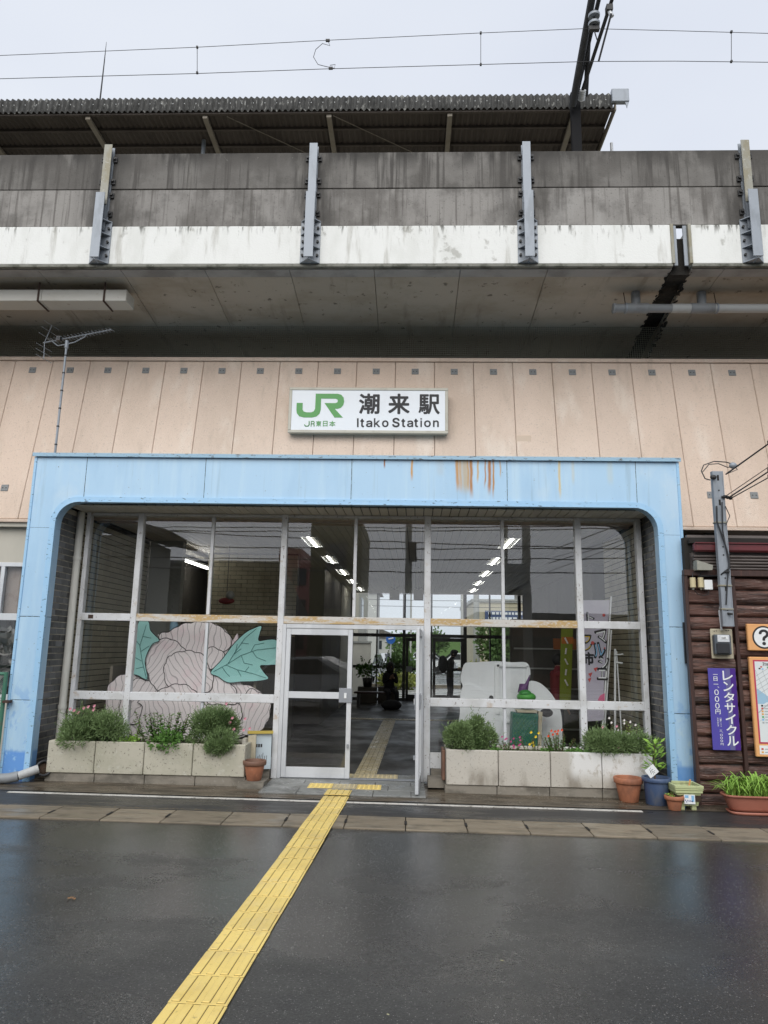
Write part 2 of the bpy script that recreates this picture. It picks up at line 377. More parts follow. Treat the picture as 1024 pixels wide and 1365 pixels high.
def ex_blue(cur, t):
    # rust runs below the flashing: where each starts, how wide and how far it runs
    sx, sz = t['sep'].outputs[0], t['sep'].outputs[2]
    wob = t['mrange'](t['noise']((3, 3, 2.5), 3), .2, .8, -.018, .018, False)
    x = t['math']('ADD', sx, wob)
    for x0, w, zl, am, c in ((-.33, .012, 4.02, .9, (.27, .09, .02)), (.03, .014, 3.85, .75, (.55, .30, .10)), (.62, .022, 3.70, .75, (.50, .27, .09)), (.66, .02, 3.68, .55, (.55, .33, .12)),
                             (.725, .05, 3.66, .5, (.50, .36, .16)), (.80, .022, 3.62, .9, (.42, .19, .05)), (.76, .012, 3.7, .6, (.5, .3, .12)), (.89, .012, 3.82, .6, (.55, .35, .13)),
                             (.985, .01, 3.75, .6, (.40, .17, .04)), (1.04, .022, 3.66, .9, (.40, .17, .05)), (1.09, .012, 3.62, .85, (.45, .22, .06)), (1.18, .01, 3.9, .5, (.5, .3, .1)),
                             (1.95, .015, 3.62, .6, (.62, .50, .26)), (2.12, .02, 3.8, .25, (.62, .55, .35)), (.40, .05, 3.9, .12, (.5, .4, .25)), (2.6, .04, 3.8, .2, (.6, .6, .45))):
        dx = t['math']('ABSOLUTE', t['math']('SUBTRACT', x, x0), None)
        f = t['math']('MULTIPLY', t['mrange'](dx, w * 1.5, w * .3), t['mrange'](sz, zl, zl + .3 * (4.17 - zl) + .03))
        f = t['math']('MULTIPLY', f, t['mrange'](t['noise']((30, 30, 3), 3), .2, .55, .78, 1))
        cur = t['mix'](t['math']('MULTIPLY', f, min(1, am * 1.5)), cur, c)
    return cur
blue = M('pale_blue_paint', (.41, .615, .80), .42, layers=[((.52, .70, .83), (6, 6, .35), .46, .70, .6), ((.33, .53, .73), (2.2, 2.2, .6), .46, .68, .5), ((.60, .72, .80), (1.3, 1.3, .9), .55, .7, .4), ((.25, .36, .42), (13, 13, .6), .58, .72, .3), ((.50, .68, .80), (16, 16, .8), .6, .72, .3, (3.7, 4.2)),
    ((.12, .10, .08), (30, 30, 30), .69, .73, .85), ((.22, .42, .72), (9, 9, 6), .52, .62, .65, (1.4, .9)), ((.50, .66, .76), (14, 14, 9), .57, .64, .6, (1.4, .6)), ((.09, .27, .62), (3, 3, 2), .30, .42, .75, (.42, .36))], bump=(60, .2, .002), extra=ex_blue)
blue_trim = M('pale_blue_trim', (.34, .57, .79), .42, layers=[((.05, .06, .07), (14, 14, 40), .60, .68, .75), ((.45, .65, .8), (5, 5, 5), .5, .7, .4)], bump=(60, .2, .002))
flash_m = M('blue_flashing', (.30, .47, .60), .5, layers=[((.06, .045, .03), (9, 9, 40), .56, .64, .85), ((.16, .08, .04), (22, 22, 22), .6, .7, .7)])
blue_dark = M('lower_blue_repaint', (.14, .33, .70), .45, layers=[((.36, .58, .80), (12, 12, 12), .56, .66, .7)], bump=(60, .2, .002))
seam_m = M('open_joint_dirt', (.05, .055, .055), .9, layers=[((.22, .34, .42), (30, 30, 30), .5, .6, .8)])
slate = M('glazed_slate_tile', (.075, .080, .086), .3, var=.7, layers=[((.12, .125, .125), (14, 14, 14), .5, .7, .6)], bump=(60, .3, .002))
mortar = M('grey_mortar', (.42, .39, .32), .9, layers=[((.1, .09, .07), (4, 4, 4), .45, .65, .6)])
beige_tile = M('yellow_beige_tile', (.40, .36, .25), .45, var=.12, layers=[((.2, .17, .10), (2, 2, 1), .45, .7, .5)], bump=(60, .2, .002))
mortar_dark = M('dark_mortar', (.045, .04, .03), .9)
wmetal = M('chipped_white_metal', (.66, .67, .68), .5, layers=[((.48, .48, .46), (3, 3, 3), .45, .65, .6), ((.17, .13, .10), (42, 42, 24), .635, .665, .85), ((.38, .25, .11), (7, 7, 7), .62, .72, .5)], bump=(40, .25, .003))
wrail_up = M('yellowed_white_rail', (.58, .56, .52), .5, layers=[((.50, .33, .12), (1.7, 1.7, 9), .46, .60, .9), ((.28, .15, .06), (20, 20, 45), .60, .68, .85), ((.62, .62, .6), (26, 26, 40), .54, .6, .6)], bump=(40, .25, .003))
alu = M('white_aluminium', (.66, .68, .70), .35, layers=[((.48, .50, .52), (2, 2, 1), .45, .65, .6), ((.3, .3, .3), (40, 40, 6), .66, .74, .4)], metal=.15)
alu_grey = M('grey_lock_plate', (.33, .35, .38), .4, metal=.4)
rubber = M('black_gasket', (.02, .02, .02), .7)
ceil_m = M('ceiling_board', (.70, .66, .58), .55, var=.07, layers=[((.56, .52, .45), (2, .5, 1), .45, .7, .6)])
pipe_w = M('cream_downpipe', (.70, .69, .63), .5, layers=[((.33, .32, .27), (5, 5, .8), .45, .7, .5)])
pvc = M('grey_pvc', (.26, .275, .285), .5, layers=[((.17, .17, .165), (5, 5, 5), .48, .68, .6)])
pvc_light = M('pale_pvc', (.48, .49, .48), .5, layers=[((.35, .35, .33), (5, 5, 5), .5, .68, .6)])
duct_m = M('duct_white_steel', (.55, .54, .49), .55, layers=[((.44, .42, .36), (1.2, 1.2, 3), .45, .7, .6), ((.3, .22, .14), (9, 9, 9), .66, .72, .5)])
rust_m = M('rusty_strap', (.06, .035, .025), .8)
planter_c = M('pale_exposed_concrete', (.50, .475, .385), .85, var=.05, layers=[((.38, .37, .28), (3, 3, 3), .45, .68, .7), ((.14, .12, .10), (34, 34, 34), .60, .67, .8), ((.60, .59, .52), (12, 12, 12), .56, .7, .5), ((.2, .2, .13), (4, 4, 2), .5, .68, .6, (.25, .1))], bump=(60, .6, .006))
def ex_splash(cur, t):
    f = t['math']('MULTIPLY', t['mrange'](t['sep'].outputs[0], 1.95, 2.05), t['mrange'](t['noise']((9, 9, 6), 5, .7), .36, .5))
    f = t['math']('MULTIPLY', f, t['mrange'](t['sep'].outputs[2], .14, .34))
    return t['mix'](t['math']('MULTIPLY', f, .9), cur, (.74, .74, .72))
planter_w = M('stained_planter_concrete', (.50, .47, .41), .85, var=.06, layers=[((.50, .48, .43), (4, 4, 3), .45, .62, .5, (.22, .35)), ((.17, .14, .10), (45, 45, 45), .6, .70, .75), ((.22, .19, .15), (3, 3, 1.2), .48, .66, .8, (.36, .15))], bump=(60, .6, .006), extra=ex_splash)
base_c = M('planter_base_concrete', (.25, .225, .185), .85, layers=[((.11, .10, .08), (2.5, 2.5, 5), .45, .65, .8), ((.36, .34, .3), (20, 20, 20), .6, .7, .5)], bump=(40, .5, .006))
soil = M('potting_soil', (.055, .035, .022), .95, layers=[((.16, .07, .04), (40, 40, 40), .58, .68, .7)], bump=(60, 1, .02))
terra = M('terracotta', (.40, .155, .08), .7, layers=[((.20, .085, .05), (5, 5, 3), .45, .66, .8), ((.5, .27, .17), (20, 20, 20), .6, .72, .3)], bump=(40, .2, .003))
terra_dk = M('damp_terracotta_rim', (.19, .10, .065), .6, layers=[((.13, .07, .05), (8, 8, 8), .45, .65, .6)])
terra_pl = M('plastic_terracotta', (.45, .17, .115), .45, layers=[((.36, .13, .09), (4, 4, 4), .45, .68, .5)])
bluepot = M('blue_plastic', (.055, .09, .175), .4, layers=[((.16, .16, .16), (6, 6, 2), .52, .68, .6), ((.09, .13, .22), (8, 8, 3), .5, .68, .6)])
greenpot = M('pale_green_plastic', (.50, .55, .29), .45, layers=[((.26, .25, .14), (12, 12, 5), .56, .7, .6), ((.42, .47, .24), (5, 5, 5), .5, .68, .5)])
wood_d = M('dark_stained_log', (.135, .068, .052), .36, var=.35, layers=[((.030, .016, .012), (2.2, 2.2, 16), .42, .64, .9), ((.17, .09, .065), (4, 4, 34), .54, .68, .8), ((.42, .32, .27), (5, 5, 45), .62, .72, .75)], bump=((4, 4, 45), 1, .025))
wood_b = M('dark_batten', (.045, .020, .015), .5, layers=[((.12, .05, .035), (30, 30, 2), .55, .68, .6)], bump=((40, 40, 4), .5, .004))
maroon = M('maroon_metal', (.13, .022, .026), .3, layers=[((.07, .015, .016), (2, 2, 9), .5, .7, .7)])
rib_m = M('dark_ribbed_metal', (.13, .11, .10), .5, layers=[((.05, .038, .034), (2, 2, 20), .45, .65, .7)])
black_m = M('black_plastic', (.022, .023, .026), .4)
charcoal_m = M('charcoal_void', (.02, .018, .016), .9)
ivory = M('ivory_plastic', (.58, .50, .30), .5)
meter_w = M('meter_board', (.50, .45, .33), .6, layers=[((.33, .28, .18), (12, 12, 12), .5, .7, .6)])
meter_g = M('meter_grey', (.10, .12, .14), .35)
paper = M('white_print', (.80, .82, .82), .5)
signw = M('sign_white', (.74, .77, .80), .3, layers=[((.66, .68, .70), (3, 3, 3), .5, .7, .4)])
sign_frame = M('sign_frame_alu', (.46, .44, .37), .5, metal=.1, layers=[((.33, .31, .25), (8, 8, 8), .5, .68, .5)])
jr_green = M('sign_green', (.095, .32, .085), .5)
ink = M('ink_black', (.018, .018, .02), .6)
purple = M('sign_blue_violet', (.085, .07, .36), .3)
purple2 = M('sign_deep_violet', (.065, .018, .22), .3)
purple3 = M('sign_grey_violet', (.13, .12, .30), .3)
orange_w = M('pale_orange_board', (.78, .40, .16), .5, layers=[((.70, .34, .13), (4, 4, 20), .5, .7, .5)])
magenta = M('map_border_red', (.50, .045, .10), .5)
map_bg = M('map_paper', (.72, .76, .76), .35)
map_road = M('map_road_grey', (.42, .45, .46), .5)
map_sea = M('map_sea', (.33, .52, .66), .5)
red_p = M('map_red', (.55, .08, .07), .5); orange_p = M('map_orange', (.75, .38, .08), .5); green_p = M('map_green', (.10, .42, .16), .5); blue_p = M('map_blue', (.25, .50, .75), .5)
def leafm(name, c, var=.3):
    return M(name, c, .55, layers=[(tuple(min(1, q * (1 + var * 1.6)) for q in c), (38, 38, 38), .5, .7, .7), (tuple(q * .5 for q in c), (24, 24, 24), .5, .68, .7)], spec=.3)
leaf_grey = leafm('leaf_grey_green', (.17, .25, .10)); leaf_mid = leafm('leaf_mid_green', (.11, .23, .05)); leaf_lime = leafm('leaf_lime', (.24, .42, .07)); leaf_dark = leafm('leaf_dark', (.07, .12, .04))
leaf_tree = leafm('leaf_tree', (.09, .16, .045)); leaf_yel = leafm('leaf_yellow_green', (.30, .33, .08))
stem_m = M('stem_brown', (.12, .075, .04), .8); pinkf = M('flower_pink', (.72, .33, .40), .6); magf = M('flower_magenta', (.55, .08, .25), .6); yelf = M('flower_yellow', (.85, .60, .03), .6); redf = M('flower_orange_red', (.75, .09, .02), .6); whitef = M('flower_white', (.8, .77, .75), .6)

def ex_petal(cur, t):
    N, L = t['N'], t['L']
    w = N.new('ShaderNodeTexWave'); w.wave_type = 'BANDS'; w.bands_direction = 'X'; w.inputs['Scale'].default_value = 4.0; w.inputs['Distortion'].default_value = 7
    w.inputs['Detail'].default_value = 0; w.inputs['Detail Scale'].default_value = 1.0; w.inputs['Detail'].default_value = 1
    oi = N.new('ShaderNodeObjectInfo'); mp = N.new('ShaderNodeMapping'); L.new(t['geo'].outputs['Position'], mp.inputs[0])
    cb = N.new('ShaderNodeCombineXYZ'); L.new(t['math']('MULTIPLY', t['math']('SUBTRACT', oi.outputs['Random'], .5), 1.5), cb.inputs[1]); L.new(cb.outputs[0], mp.inputs['Rotation'])
    L.new(mp.outputs[0], w.inputs['Vector'])
    return t['mix'](t['math']('MULTIPLY', t['mrange'](w.outputs['Fac'], .09, .02), .5), cur, (.16, .12, .13))
petal_m = M('petal_print', (.91, .83, .83), .6, layers=[((.88, .66, .70), (2.5, 2.5, 2.5), .52, .72, .6)], extra=ex_petal)
teal_m = M('teal_leaf_print', (.38, .74, .70), .6, layers=[((.28, .58, .55), (3, 3, 3), .5, .7, .5)])
cutout_w = M('white_cutout_board', (.80, .82, .83), .6, layers=[((.60, .62, .62), (2, 2, 2), .5, .7, .4)])
cream_w = M('cream_wall', (.52, .49, .42), .8, layers=[((.42, .40, .34), (1, 1, .5), .45, .7, .5)])
grey_w = M('pale_grey_panel', (.36, .36, .33), .7)
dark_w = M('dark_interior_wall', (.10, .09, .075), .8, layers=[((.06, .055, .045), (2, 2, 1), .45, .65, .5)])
dark_frame = M('dark_bronze_frame', (.05, .048, .045), .4, metal=.3)
skin_m = M('skin', (.42, .26, .18), .6); cloth_blk = M('black_cloth', (.022, .022, .026), .85); cloth_navy = M('navy_cloth', (.035, .04, .06), .85); cloth_red = M('dark_red_cloth', (.22, .03, .035), .85); hair_m = M('black_hair', (.018, .015, .013), .6)
car_white = M('car_white', (.72, .73, .74), .2); car_silver = M('car_silver', (.45, .46, .48), .25, metal=.5); tyre_m = M('tyre', (.02, .02, .02), .8); car_glass = M('car_glass', (.03, .035, .04), .08)
tail_m = M('tail_lamp_red', (.5, .03, .03), .3); road_blue = M('road_sign_blue', (.03, .14, .50), .4)
glass_up = glass_mat('window_glass', 1.85, (.975, .98, .978), .0005)
glass_low = glass_mat('door_glass', 1.55, (.98, .985, .982), .0004)
glass_far = glass_mat('far_glass', 1.25, (.95, .97, .97))
lampglow = emis('fluorescent_tube', (1, .98, .92), 9.0)

# ---------------------------------------------------------------- ground
bx('ground', asphalt, None, -300, 300, -300, 600, -1.0, -.30); tag(bpy.data.objects['ground'], kind='structure')
mb = MB()
def tilt(x0, x1, y0, y1, dz, nx=1):
    return [(x0, y0, gz(x0) + dz), (x1, y0, gz(x1) + dz), (x1, y1, gz(x1) + dz), (x0, y1, gz(x0) + dz)]
road = MB().quad(*tilt(-34, 34, -40, 7.30, 0)).build('road', asphalt); tag(road, kind='structure')
# kerb line of concrete blocks
kerb = thing('kerb', kind='structure')
def tilt_box(name, m, parent, x0, x1, y0, y1, h0, h1, c=.004):
    b = MB().box(x0, x1, y0, y1, 0, h1 - h0, c)
    b.v = [(x, y, z + gz(x) + h0) for x, y, z in b.v]
    return b.build(name, m, parent)
x = -10.2
while x < 9:
    w = .60
    tilt_box('block', kerb_m, kerb, x + .004, x + w - .004, 7.305, 7.81, -.12, .014 + rnd.uniform(-.003, .003))
    if rnd.random() < .75:
        hx = x + w; b = MB().box(hx - .012, hx + .012, 7.48, 7.62, 0, .0035); b.v = [(a, y_, z + gz(a) + .0172) for a, y_, z in b.v]; b.build('drain_slot', charcoal_m, kerb)
    x += w
apron = MB().quad(*tilt(-34, 34, 7.812, 8.55, .012)).build('pavement', apron_m); tag(apron, kind='structure')
bed = MB().quad(*tilt(-34, 34, 7.26, 7.83, -.03)).build('kerb_bed', charcoal_m); tag(bed, kind='structure')
cap = MB().quad(*tilt(-34, 34, 8.52, 9.78, .018)).build('concrete_apron', apronc_m); tag(cap, kind='structure')
ln = thing('painted_line', kind='structure')
x = -4.55
while x < 2.62:
    w = min(.36, 2.62 - x); tilt_box('stripe', paint_line, ln, x + .002, x + w - .002, 8.40 , 8.465, .0125, .0165, 0); x += .36
# threshold slab of stone tiles
slab = thing('threshold_paving', kind='structure')
xs = [-1.74, -1.25, -.82, -.42, .0, .235]
for j, (y0, y1) in enumerate(((8.76, 9.06), (9.06, 9.38), (9.38, 9.62), (9.82, 10.15))):
    off = .17 if j % 2 else 0
    e = sorted(set([-1.74] + [round(-1.74 + off + .45 * k, 3) for k in range(1, 5) if -1.6 < -1.74 + off + .45 * k < .1] + [.235]))
    for a, b_ in zip(e[:-1], e[1:]):
        tilt_box('stone', slab_m, slab, a + .003, b_ - .003, y0 + .003, y1 - .003, -.05, .034 + rnd.uniform(-.002, .002))
tilt_box('stone', slab_m, slab, -1.74, .235, 9.623, 9.817, -.05, .032)
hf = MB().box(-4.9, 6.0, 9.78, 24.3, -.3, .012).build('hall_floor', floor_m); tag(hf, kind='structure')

# tactile paving: outdoor strip, stop bars, hall strip
tp = thing('tactile_paving', kind='structure')
P0 = Vector((-1.005 - .041 * 2.4, 3.78 - 2.4)); dirv = Vector((.041, 1)).normalized(); nrm = Vector((dirv.y, -dirv.x))
def tile_mesh(name, m, bars, dots=False, s=.3):
    b = MB().box(-s / 2 + .001, s / 2 - .001, 0.002, s - .004, 0, .005, .0015)
    if dots:
        for i in range(5):
            for j in range(5):
                cx_, cy_ = (i - 2) * s * .19, s / 2 + (j - 2) * s * .19
                b.lathe([(.0135, .005), (.011, .009), (0.0001, .010)], (cx_, cy_, 0), 8)
    else:
        for i in range(4):
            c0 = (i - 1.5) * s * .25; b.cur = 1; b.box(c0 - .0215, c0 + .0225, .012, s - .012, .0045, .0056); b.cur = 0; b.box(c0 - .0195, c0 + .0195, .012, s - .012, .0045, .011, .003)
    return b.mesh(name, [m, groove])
groove = M('tile_groove_shade_dirt', (.16, .12, .05), .8)  # thin shadow lines beside the bars, put into the colour of dark dirty strips
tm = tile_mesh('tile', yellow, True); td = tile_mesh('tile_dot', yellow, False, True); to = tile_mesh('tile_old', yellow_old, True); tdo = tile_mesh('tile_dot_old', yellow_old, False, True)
def ptile(me, p, z, rot=0, sx=1):
    o = bpy.data.objects.new('tile', me); link(o, tp); o.location = (p[0], p[1], z); o.rotation_euler = (0, math.atan(.005) if False else 0, rot); o.scale = (sx, 1, 1)
ang = -math.atan2(dirv.x, dirv.y)
n = 25
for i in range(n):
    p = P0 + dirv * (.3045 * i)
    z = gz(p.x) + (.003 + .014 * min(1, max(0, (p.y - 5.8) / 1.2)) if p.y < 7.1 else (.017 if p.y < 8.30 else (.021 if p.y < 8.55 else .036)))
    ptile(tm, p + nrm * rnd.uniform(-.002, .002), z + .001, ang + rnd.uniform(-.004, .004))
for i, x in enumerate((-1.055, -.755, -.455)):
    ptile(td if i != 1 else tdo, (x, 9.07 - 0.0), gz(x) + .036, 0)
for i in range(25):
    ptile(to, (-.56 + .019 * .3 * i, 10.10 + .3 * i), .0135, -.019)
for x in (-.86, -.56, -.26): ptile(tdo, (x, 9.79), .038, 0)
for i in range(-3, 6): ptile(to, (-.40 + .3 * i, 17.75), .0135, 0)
# ---------------------------------------------------------------- beige station wall, leaning back
LEAN = math.tan(R(10.5)); ZB = 3.50; YB = 10.10
def wy(z): return YB + (z - ZB) * LEAN
wall = thing('station_wall', (0, 10.1, 3.5), 'beige panelled upper wall of the station above the blue entrance frame', 'wall')
wall.location = (0, 0, 0)
ja = 3.95; jz = 6.235
x0 = -5.756 - .613 * 5
n = 0
def lean_box(a, b_, z0, z1, t, c, f=0.0):
    m_ = MB().box(a, b_, 0, t, z0, z1, c); m_.v = [(x, y + wy(z) - f, z) for x, y, z in m_.v]; return m_
plate_me = None
for i in range(26):
    a = x0 + .613 * i
    if a > 8.2: break
    lean_box(a + .003, a + .610, ZB + rnd.uniform(-.004, .004), 6.17, .12, .008).build('wall_panel', beige, wall)
    for zc in (6.0, 3.98):
        if zc < 4.2 and -4.95 < a + .3 < 3.45: continue
        xc = a + .31; pl = lean_box(xc - .055, xc + .055, zc - .05, zc + .05, .01, .003, .010).build('anchor_plate', plate_m, wall)
        for q in (-.025, .025):
            lean_box(xc + q - .007, xc + q + .007, zc - .007, zc + .007, .006, 0, .015).build('screw', bolt_m, pl)
lean_box(-9, 8.4, ZB - .02, 6.2, .08, 0, -.125).build('wall_backing', M('wall_joint', (.50, .39, .31), .9), wall)
b = MB().box(-9, 8.4, 0, .10, 6.175, 6.235, .006); b.v = [(x, y + 10.57, z) for x, y, z in b.v]; b.build('coping', beige, wall)
bx('wall_foot', beige, wall, -9, -4.99, 10.06, 10.5, ZB - .06, ZB - .012, .006); bx('wall_foot', beige, wall, 3.46, 8.4, 10.06, 10.5, ZB - .06, ZB - .012, .006)
bx('wall_patch', M('pale_wall_patch', (.62, .49, .38), .85, bump=(70, .5, .006)), wall, 1.60, 1.82, wy(4.83) - .004, wy(4.83) + .02, 4.76, 4.90)

# ---------------------------------------------------------------- blue portal frame
F = 9.04; BK = 9.22
fr = thing('portal_frame', (0, 0, 0), 'pale blue rust-streaked portal frame round the glazed station entrance', 'entrance frame')
XL, XR, IL, IR, ZT, ZS = -5.0, 3.473, -4.655, 3.185, 4.185, 3.56
RAD = .30
def arc(cx_, cz, r, a0, a1, n=8): return [(cx_ + r * math.cos(R(a0 + (a1 - a0) * i / n)), cz + r * math.sin(R(a0 + (a1 - a0) * i / n))) for i in range(n + 1)]
g = .004; zj = 3.20
lj, rj = -4.30, 2.93
def poly(name, pts, m=blue, y0=F, y1=BK): return MB().prism(pts, y0, y1).build(name, m, fr)
# corner pieces
poly('fascia_panel', [(XL, zj), (IL, zj)] + [(p[0], p[1]) for p in reversed(arc(IL + RAD, ZS - RAD, RAD, 90, 180))] + [(lj - g, ZS), (lj - g, ZT), (XL, ZT)])
poly('fascia_panel', [(XR, ZT), (rj + g, ZT), (rj + g, ZS)] + arc(IR - RAD, ZS - RAD, RAD, 90, 0) + [(IR, zj), (XR, zj)])
js = [lj, -2.68, -.98 + .0, -.66 - .12, 1.28, rj]
js = [lj, -2.70, -.76, 1.27, rj]
for a, c_ in zip(js[:-1], js[1:]):
    poly('fascia_panel', [(a + g, ZS), (c_ - g, ZS), (c_ - g, ZT), (a + g, ZT)], blue, F + rnd.uniform(-.002, .002), BK)
poly('joint_backing', [(XL + .01, ZS + .01), (XR - .01, ZS + .01), (XR - .01, ZT - .01), (XL + .01, ZT - .01)], seam_m, F + .006, BK - .3) if False else None
for a in js: bx('joint_seal', seam_m, fr, a - g, a + g, F + .003, F + .05, ZS, ZT)
# posts
for (a, c_) in ((XL, IL), (IR, XR)):
    zs = [gz(a) + .0, 1.0, 2.04, zj]
    for k in range(3):
        bx('post_panel', blue, fr, a, c_, F + rnd.uniform(0, .002), BK, zs[k] + g, zs[k + 1] - g * .6, .004)
    for zz in zs[1:]: bx('joint_seal', seam_m, fr, a, c_, F + .004, F + .05, zz - g, zz + g)
# raised edge trims round opening and outside
def ribbon(inner, w, y0, y1, name, m):
    """strip following an open outline (outward normal side by w)"""
    P = [Vector(p) for p in inner]; Q = []
    for i, p in enumerate(P):
        t = (P[min(i + 1, len(P) - 1)] - P[max(i - 1, 0)]).normalized(); Q.append(p + Vector((-t.y, t.x)) * w)
    b = MB(); n = len(P)
    vs = [(p.x, y0, p.y) for p in P] + [(p.x, y0, p.y) for p in Q] + [(p.x, y1, p.y) for p in P] + [(p.x, y1, p.y) for p in Q]
    fs = []
    for i in range(n - 1):
        fs += [(i, i + 1, n + i + 1, n + i), (n + i, n + i + 1, 3 * n + i + 1, 3 * n + i), (2 * n + i, 2 * n + i + 1, i + 1, i), ]
    fs += [(0, n, 3 * n, 2 * n), (n - 1, 3 * n - 1, 4 * n - 1, 2 * n - 1)]
    b.add(vs, fs); return b.build(name, m, fr)
inner = [(IL, gz(IL))] + [(IL, z) for z in (1.0, 2.04, 3.0)] + arc(IL + RAD, ZS - RAD, RAD, 180, 90) + [(-2.5, ZS), (-.5, ZS), (1.5, ZS)] + arc(IR - RAD, ZS - RAD, RAD, 90, 0) + [(IR, 3.0), (IR, 2.04), (IR, 1.0), (IR, gz(IR))]
ribbon(inner, .055, F - .016, F + .01, 'opening_trim', blue_trim)
ribbon(inner, -.018, F - .022, F + .02, 'opening_bead', blue_trim)
bx('edge_trim', blue_trim, fr, XL - .012, XL + .022, F - .014, BK, 0.0, ZT - .03, .003)
bx('edge_trim', blue_trim, fr, XR - .022, XR + .012, F - .014, BK, -.02, ZT - .03, .003)
bx('flashing', flash_m, fr, XL - .03, XR + .03, F - .035, 10.2, ZT - .002, ZT + .022, .004)
bx('flashing_drip', flash_m, fr, XL - .03, XR + .03, F - .04, F - .028, ZT - .03, ZT + .018)
bx('roof_slab', blue, fr, XL, XR, BK + .001, 10.3, 3.58, ZT - .01)
for a, c_ in ((XL, -4.77), (3.31, XR)): bx('side_cladding', blue, fr, a, c_, BK + .001, 9.9, 0, 3.579)
bx('repainted_foot', blue_dark, fr, XL + .03, IL - .062, F - .003, F + .02, .03, .37)
bx('black_bracket', black_m, fr, 3.40, 3.475, F - .05, F - .018, 1.60, 2.10, .004)

# ---------------------------------------------------------------- tiled returns
def brick_wall(name, label, X, side, y0, y1, z0, z1, L_, H, m, mm, cat='wall', t=.012, back=.10):
    """facing tiles on a wall across x = X whose face looks towards `side` (+1: towards +x)"""
    w = thing(name, (0, 0, 0), label, cat)
    if side > 0: bx('mortar_bed', mm, w, X - back, X - t * .35, y0, y1, z0, z1)
    else: bx('mortar_bed', mm, w, X + t * .35, X + back, y0, y1, z0, z1)
    rows = int((z1 - z0) / H); lst = []
    for r in range(rows):
        z = z0 + r * H; y = y0 - (L_ / 2 if r % 2 else 0)
        while y < y1 - .01:
            a, b_ = max(y, y0) + .003, min(y + L_, y1) - .005
            if b_ - a > .02: lst.append((a, b_, z + .006, z + H - .006))
            y += L_
    lst.sort(key=lambda q: q[0])
    jit = lambda: rnd.uniform(-.0015, .0015)
    xa, xb = (X - t, X) if side > 0 else (X, X + t)
    for a, b_, c_, d_ in lst[:300]: piece('brick', m, w, xa + jit(), xb, a, b_, c_, d_, .002).location.x += jit()
    if len(lst) > 300:
        q = MB()
        for a, b_, c_, d_ in lst[300:]: j = jit(); q.box(xa + j, xb + j, a, b_, c_, d_, .002)
        o = q.build('farther_bricks', m, w); o['kind'] = 'stuff'
    return w
brick_wall('tiled_wall', 'dark slate tiled side wall left of the entrance glazing', -4.66, 1, 9.225, 9.76, .02, 3.53, .19, .082, slate, mortar)
brick_wall('tiled_wall', 'dark slate tiled side wall right of the entrance glazing', 3.20, -1, 9.225, 9.76, .0, 3.53, .19, .082, slate, mortar)
brick_wall('tiled_wall', 'beige tiled wall behind the leftmost panes', -4.62, 1, 9.80, 12.4, .02, 3.5, .23, .082, beige_tile, mortar_dark)
brick_wall('tiled_wall', 'beige tiled wall behind the rightmost panes', 3.17, -1, 9.80, 11.6, .02, 3.5, .23, .082, beige_tile, mortar_dark)

# ---------------------------------------------------------------- ceiling
cl = thing('ceiling', kind='structure'); 
x = -4.6
while x < 3.15:
    b = MB().box(x + .005, x + .115, 9.225, 24.15, 3.532, 3.55, .003)
    b.v = [(a + .012 * (y - 9.5), y, z) for a, y, z in b.v]; b.build('ceiling_board', ceil_m, cl); x += .12
for x in (3.2, 3.5, 3.8, 4.1): bx('ceiling_board', ceil_m, cl, x, x + .29, 11.7, 24.15, 3.532, 3.55)
bx('roof_void', charcoal_m, cl, -4.9, 3.3, 9.705, 10.3, 3.56, 3.575); bx('roof_void', charcoal_m, cl, -5.0, 4.6, 10.31, 24.3, 3.56, 3.70)
bx('roof_void', charcoal_m, cl, -4.6, 3.15, 9.225, 9.70, 3.552, 3.558)

# ---------------------------------------------------------------- glazed front
G = 9.73
gf = thing('glass_front', (0, 0, 0), 'glazed entrance screen with chipped white metal frame', 'window wall')
T = .05
def mull(x, w, z0, z1, y0=G - .05, y1=G + .05): return bx('mullion', wmetal, gf, x - w / 2, x + w / 2, y0, y1, z0, z1, .006)
for x, w, zb in ((-4.50, .06, .5), (-3.755, .082, .3), (-1.727, .082, .03), (.262, .088, .03), (2.312, .086, .3), (3.135, .07, .3)): mull(x, w, zb, 3.53)
rails = {'up': (2.025, 2.125), 'lo': (.975, 1.085)}
spans = [(-4.47, -3.796), (-3.714, -1.768), (-1.686, .218), (.306, 2.269), (2.355, 3.10)]
for i, (a, b_) in enumerate(spans):
    bx('rail', wrail_up if 0 < i < 4 else wmetal, gf, a, b_, G - .045, G + .045, *rails['up'], .005)
    bx('head_rail', wmetal, gf, a, b_, G - .03, G + .03, 3.49, 3.528, .004)
    if i != 2: bx('rail', wmetal, gf, a, b_, G - .05, G + .045, *rails['lo'], .006)
    if i != 2: bx('bottom_rail', wmetal, gf, a, b_, G - .04, G + .045, .20, .28, .005)
thin = {1: -2.735, 2: -.735, 3: 1.287}
for i, x in thin.items():
    bx('glazing_bar', wmetal, gf, x - .022, x + .022, G - .03, G + .03, 2.128, 3.487, .004)
    if i != 2:
        bx('glazing_bar', alu, gf, x - .02, x + .02, G - .03, G + .03, 1.088, 2.022, .004)
        bx('glazing_bar', alu, gf, x - .02, x + .02, G - .03, G + .03, .283, .972, .004)
def pane(a, b_, z0, z1, m=glass_up, y=G): return bx('pane', m, gf, a - .004, b_ + .004, y - .003, y + .003, z0 - .004, z1 + .004)
for i, (a, b_) in enumerate(spans):
    cells = [(a, b_)] if i not in thin else [(a, thin[i] - .022), (thin[i] + .022, b_)]
    for c0, c1 in cells:
        pane(c0, c1, 2.125, 3.49)
        if i != 2:
            pane(c0, c1, 1.085, 2.025, glass_low); pane(c0, c1, .28, .975, glass_low)
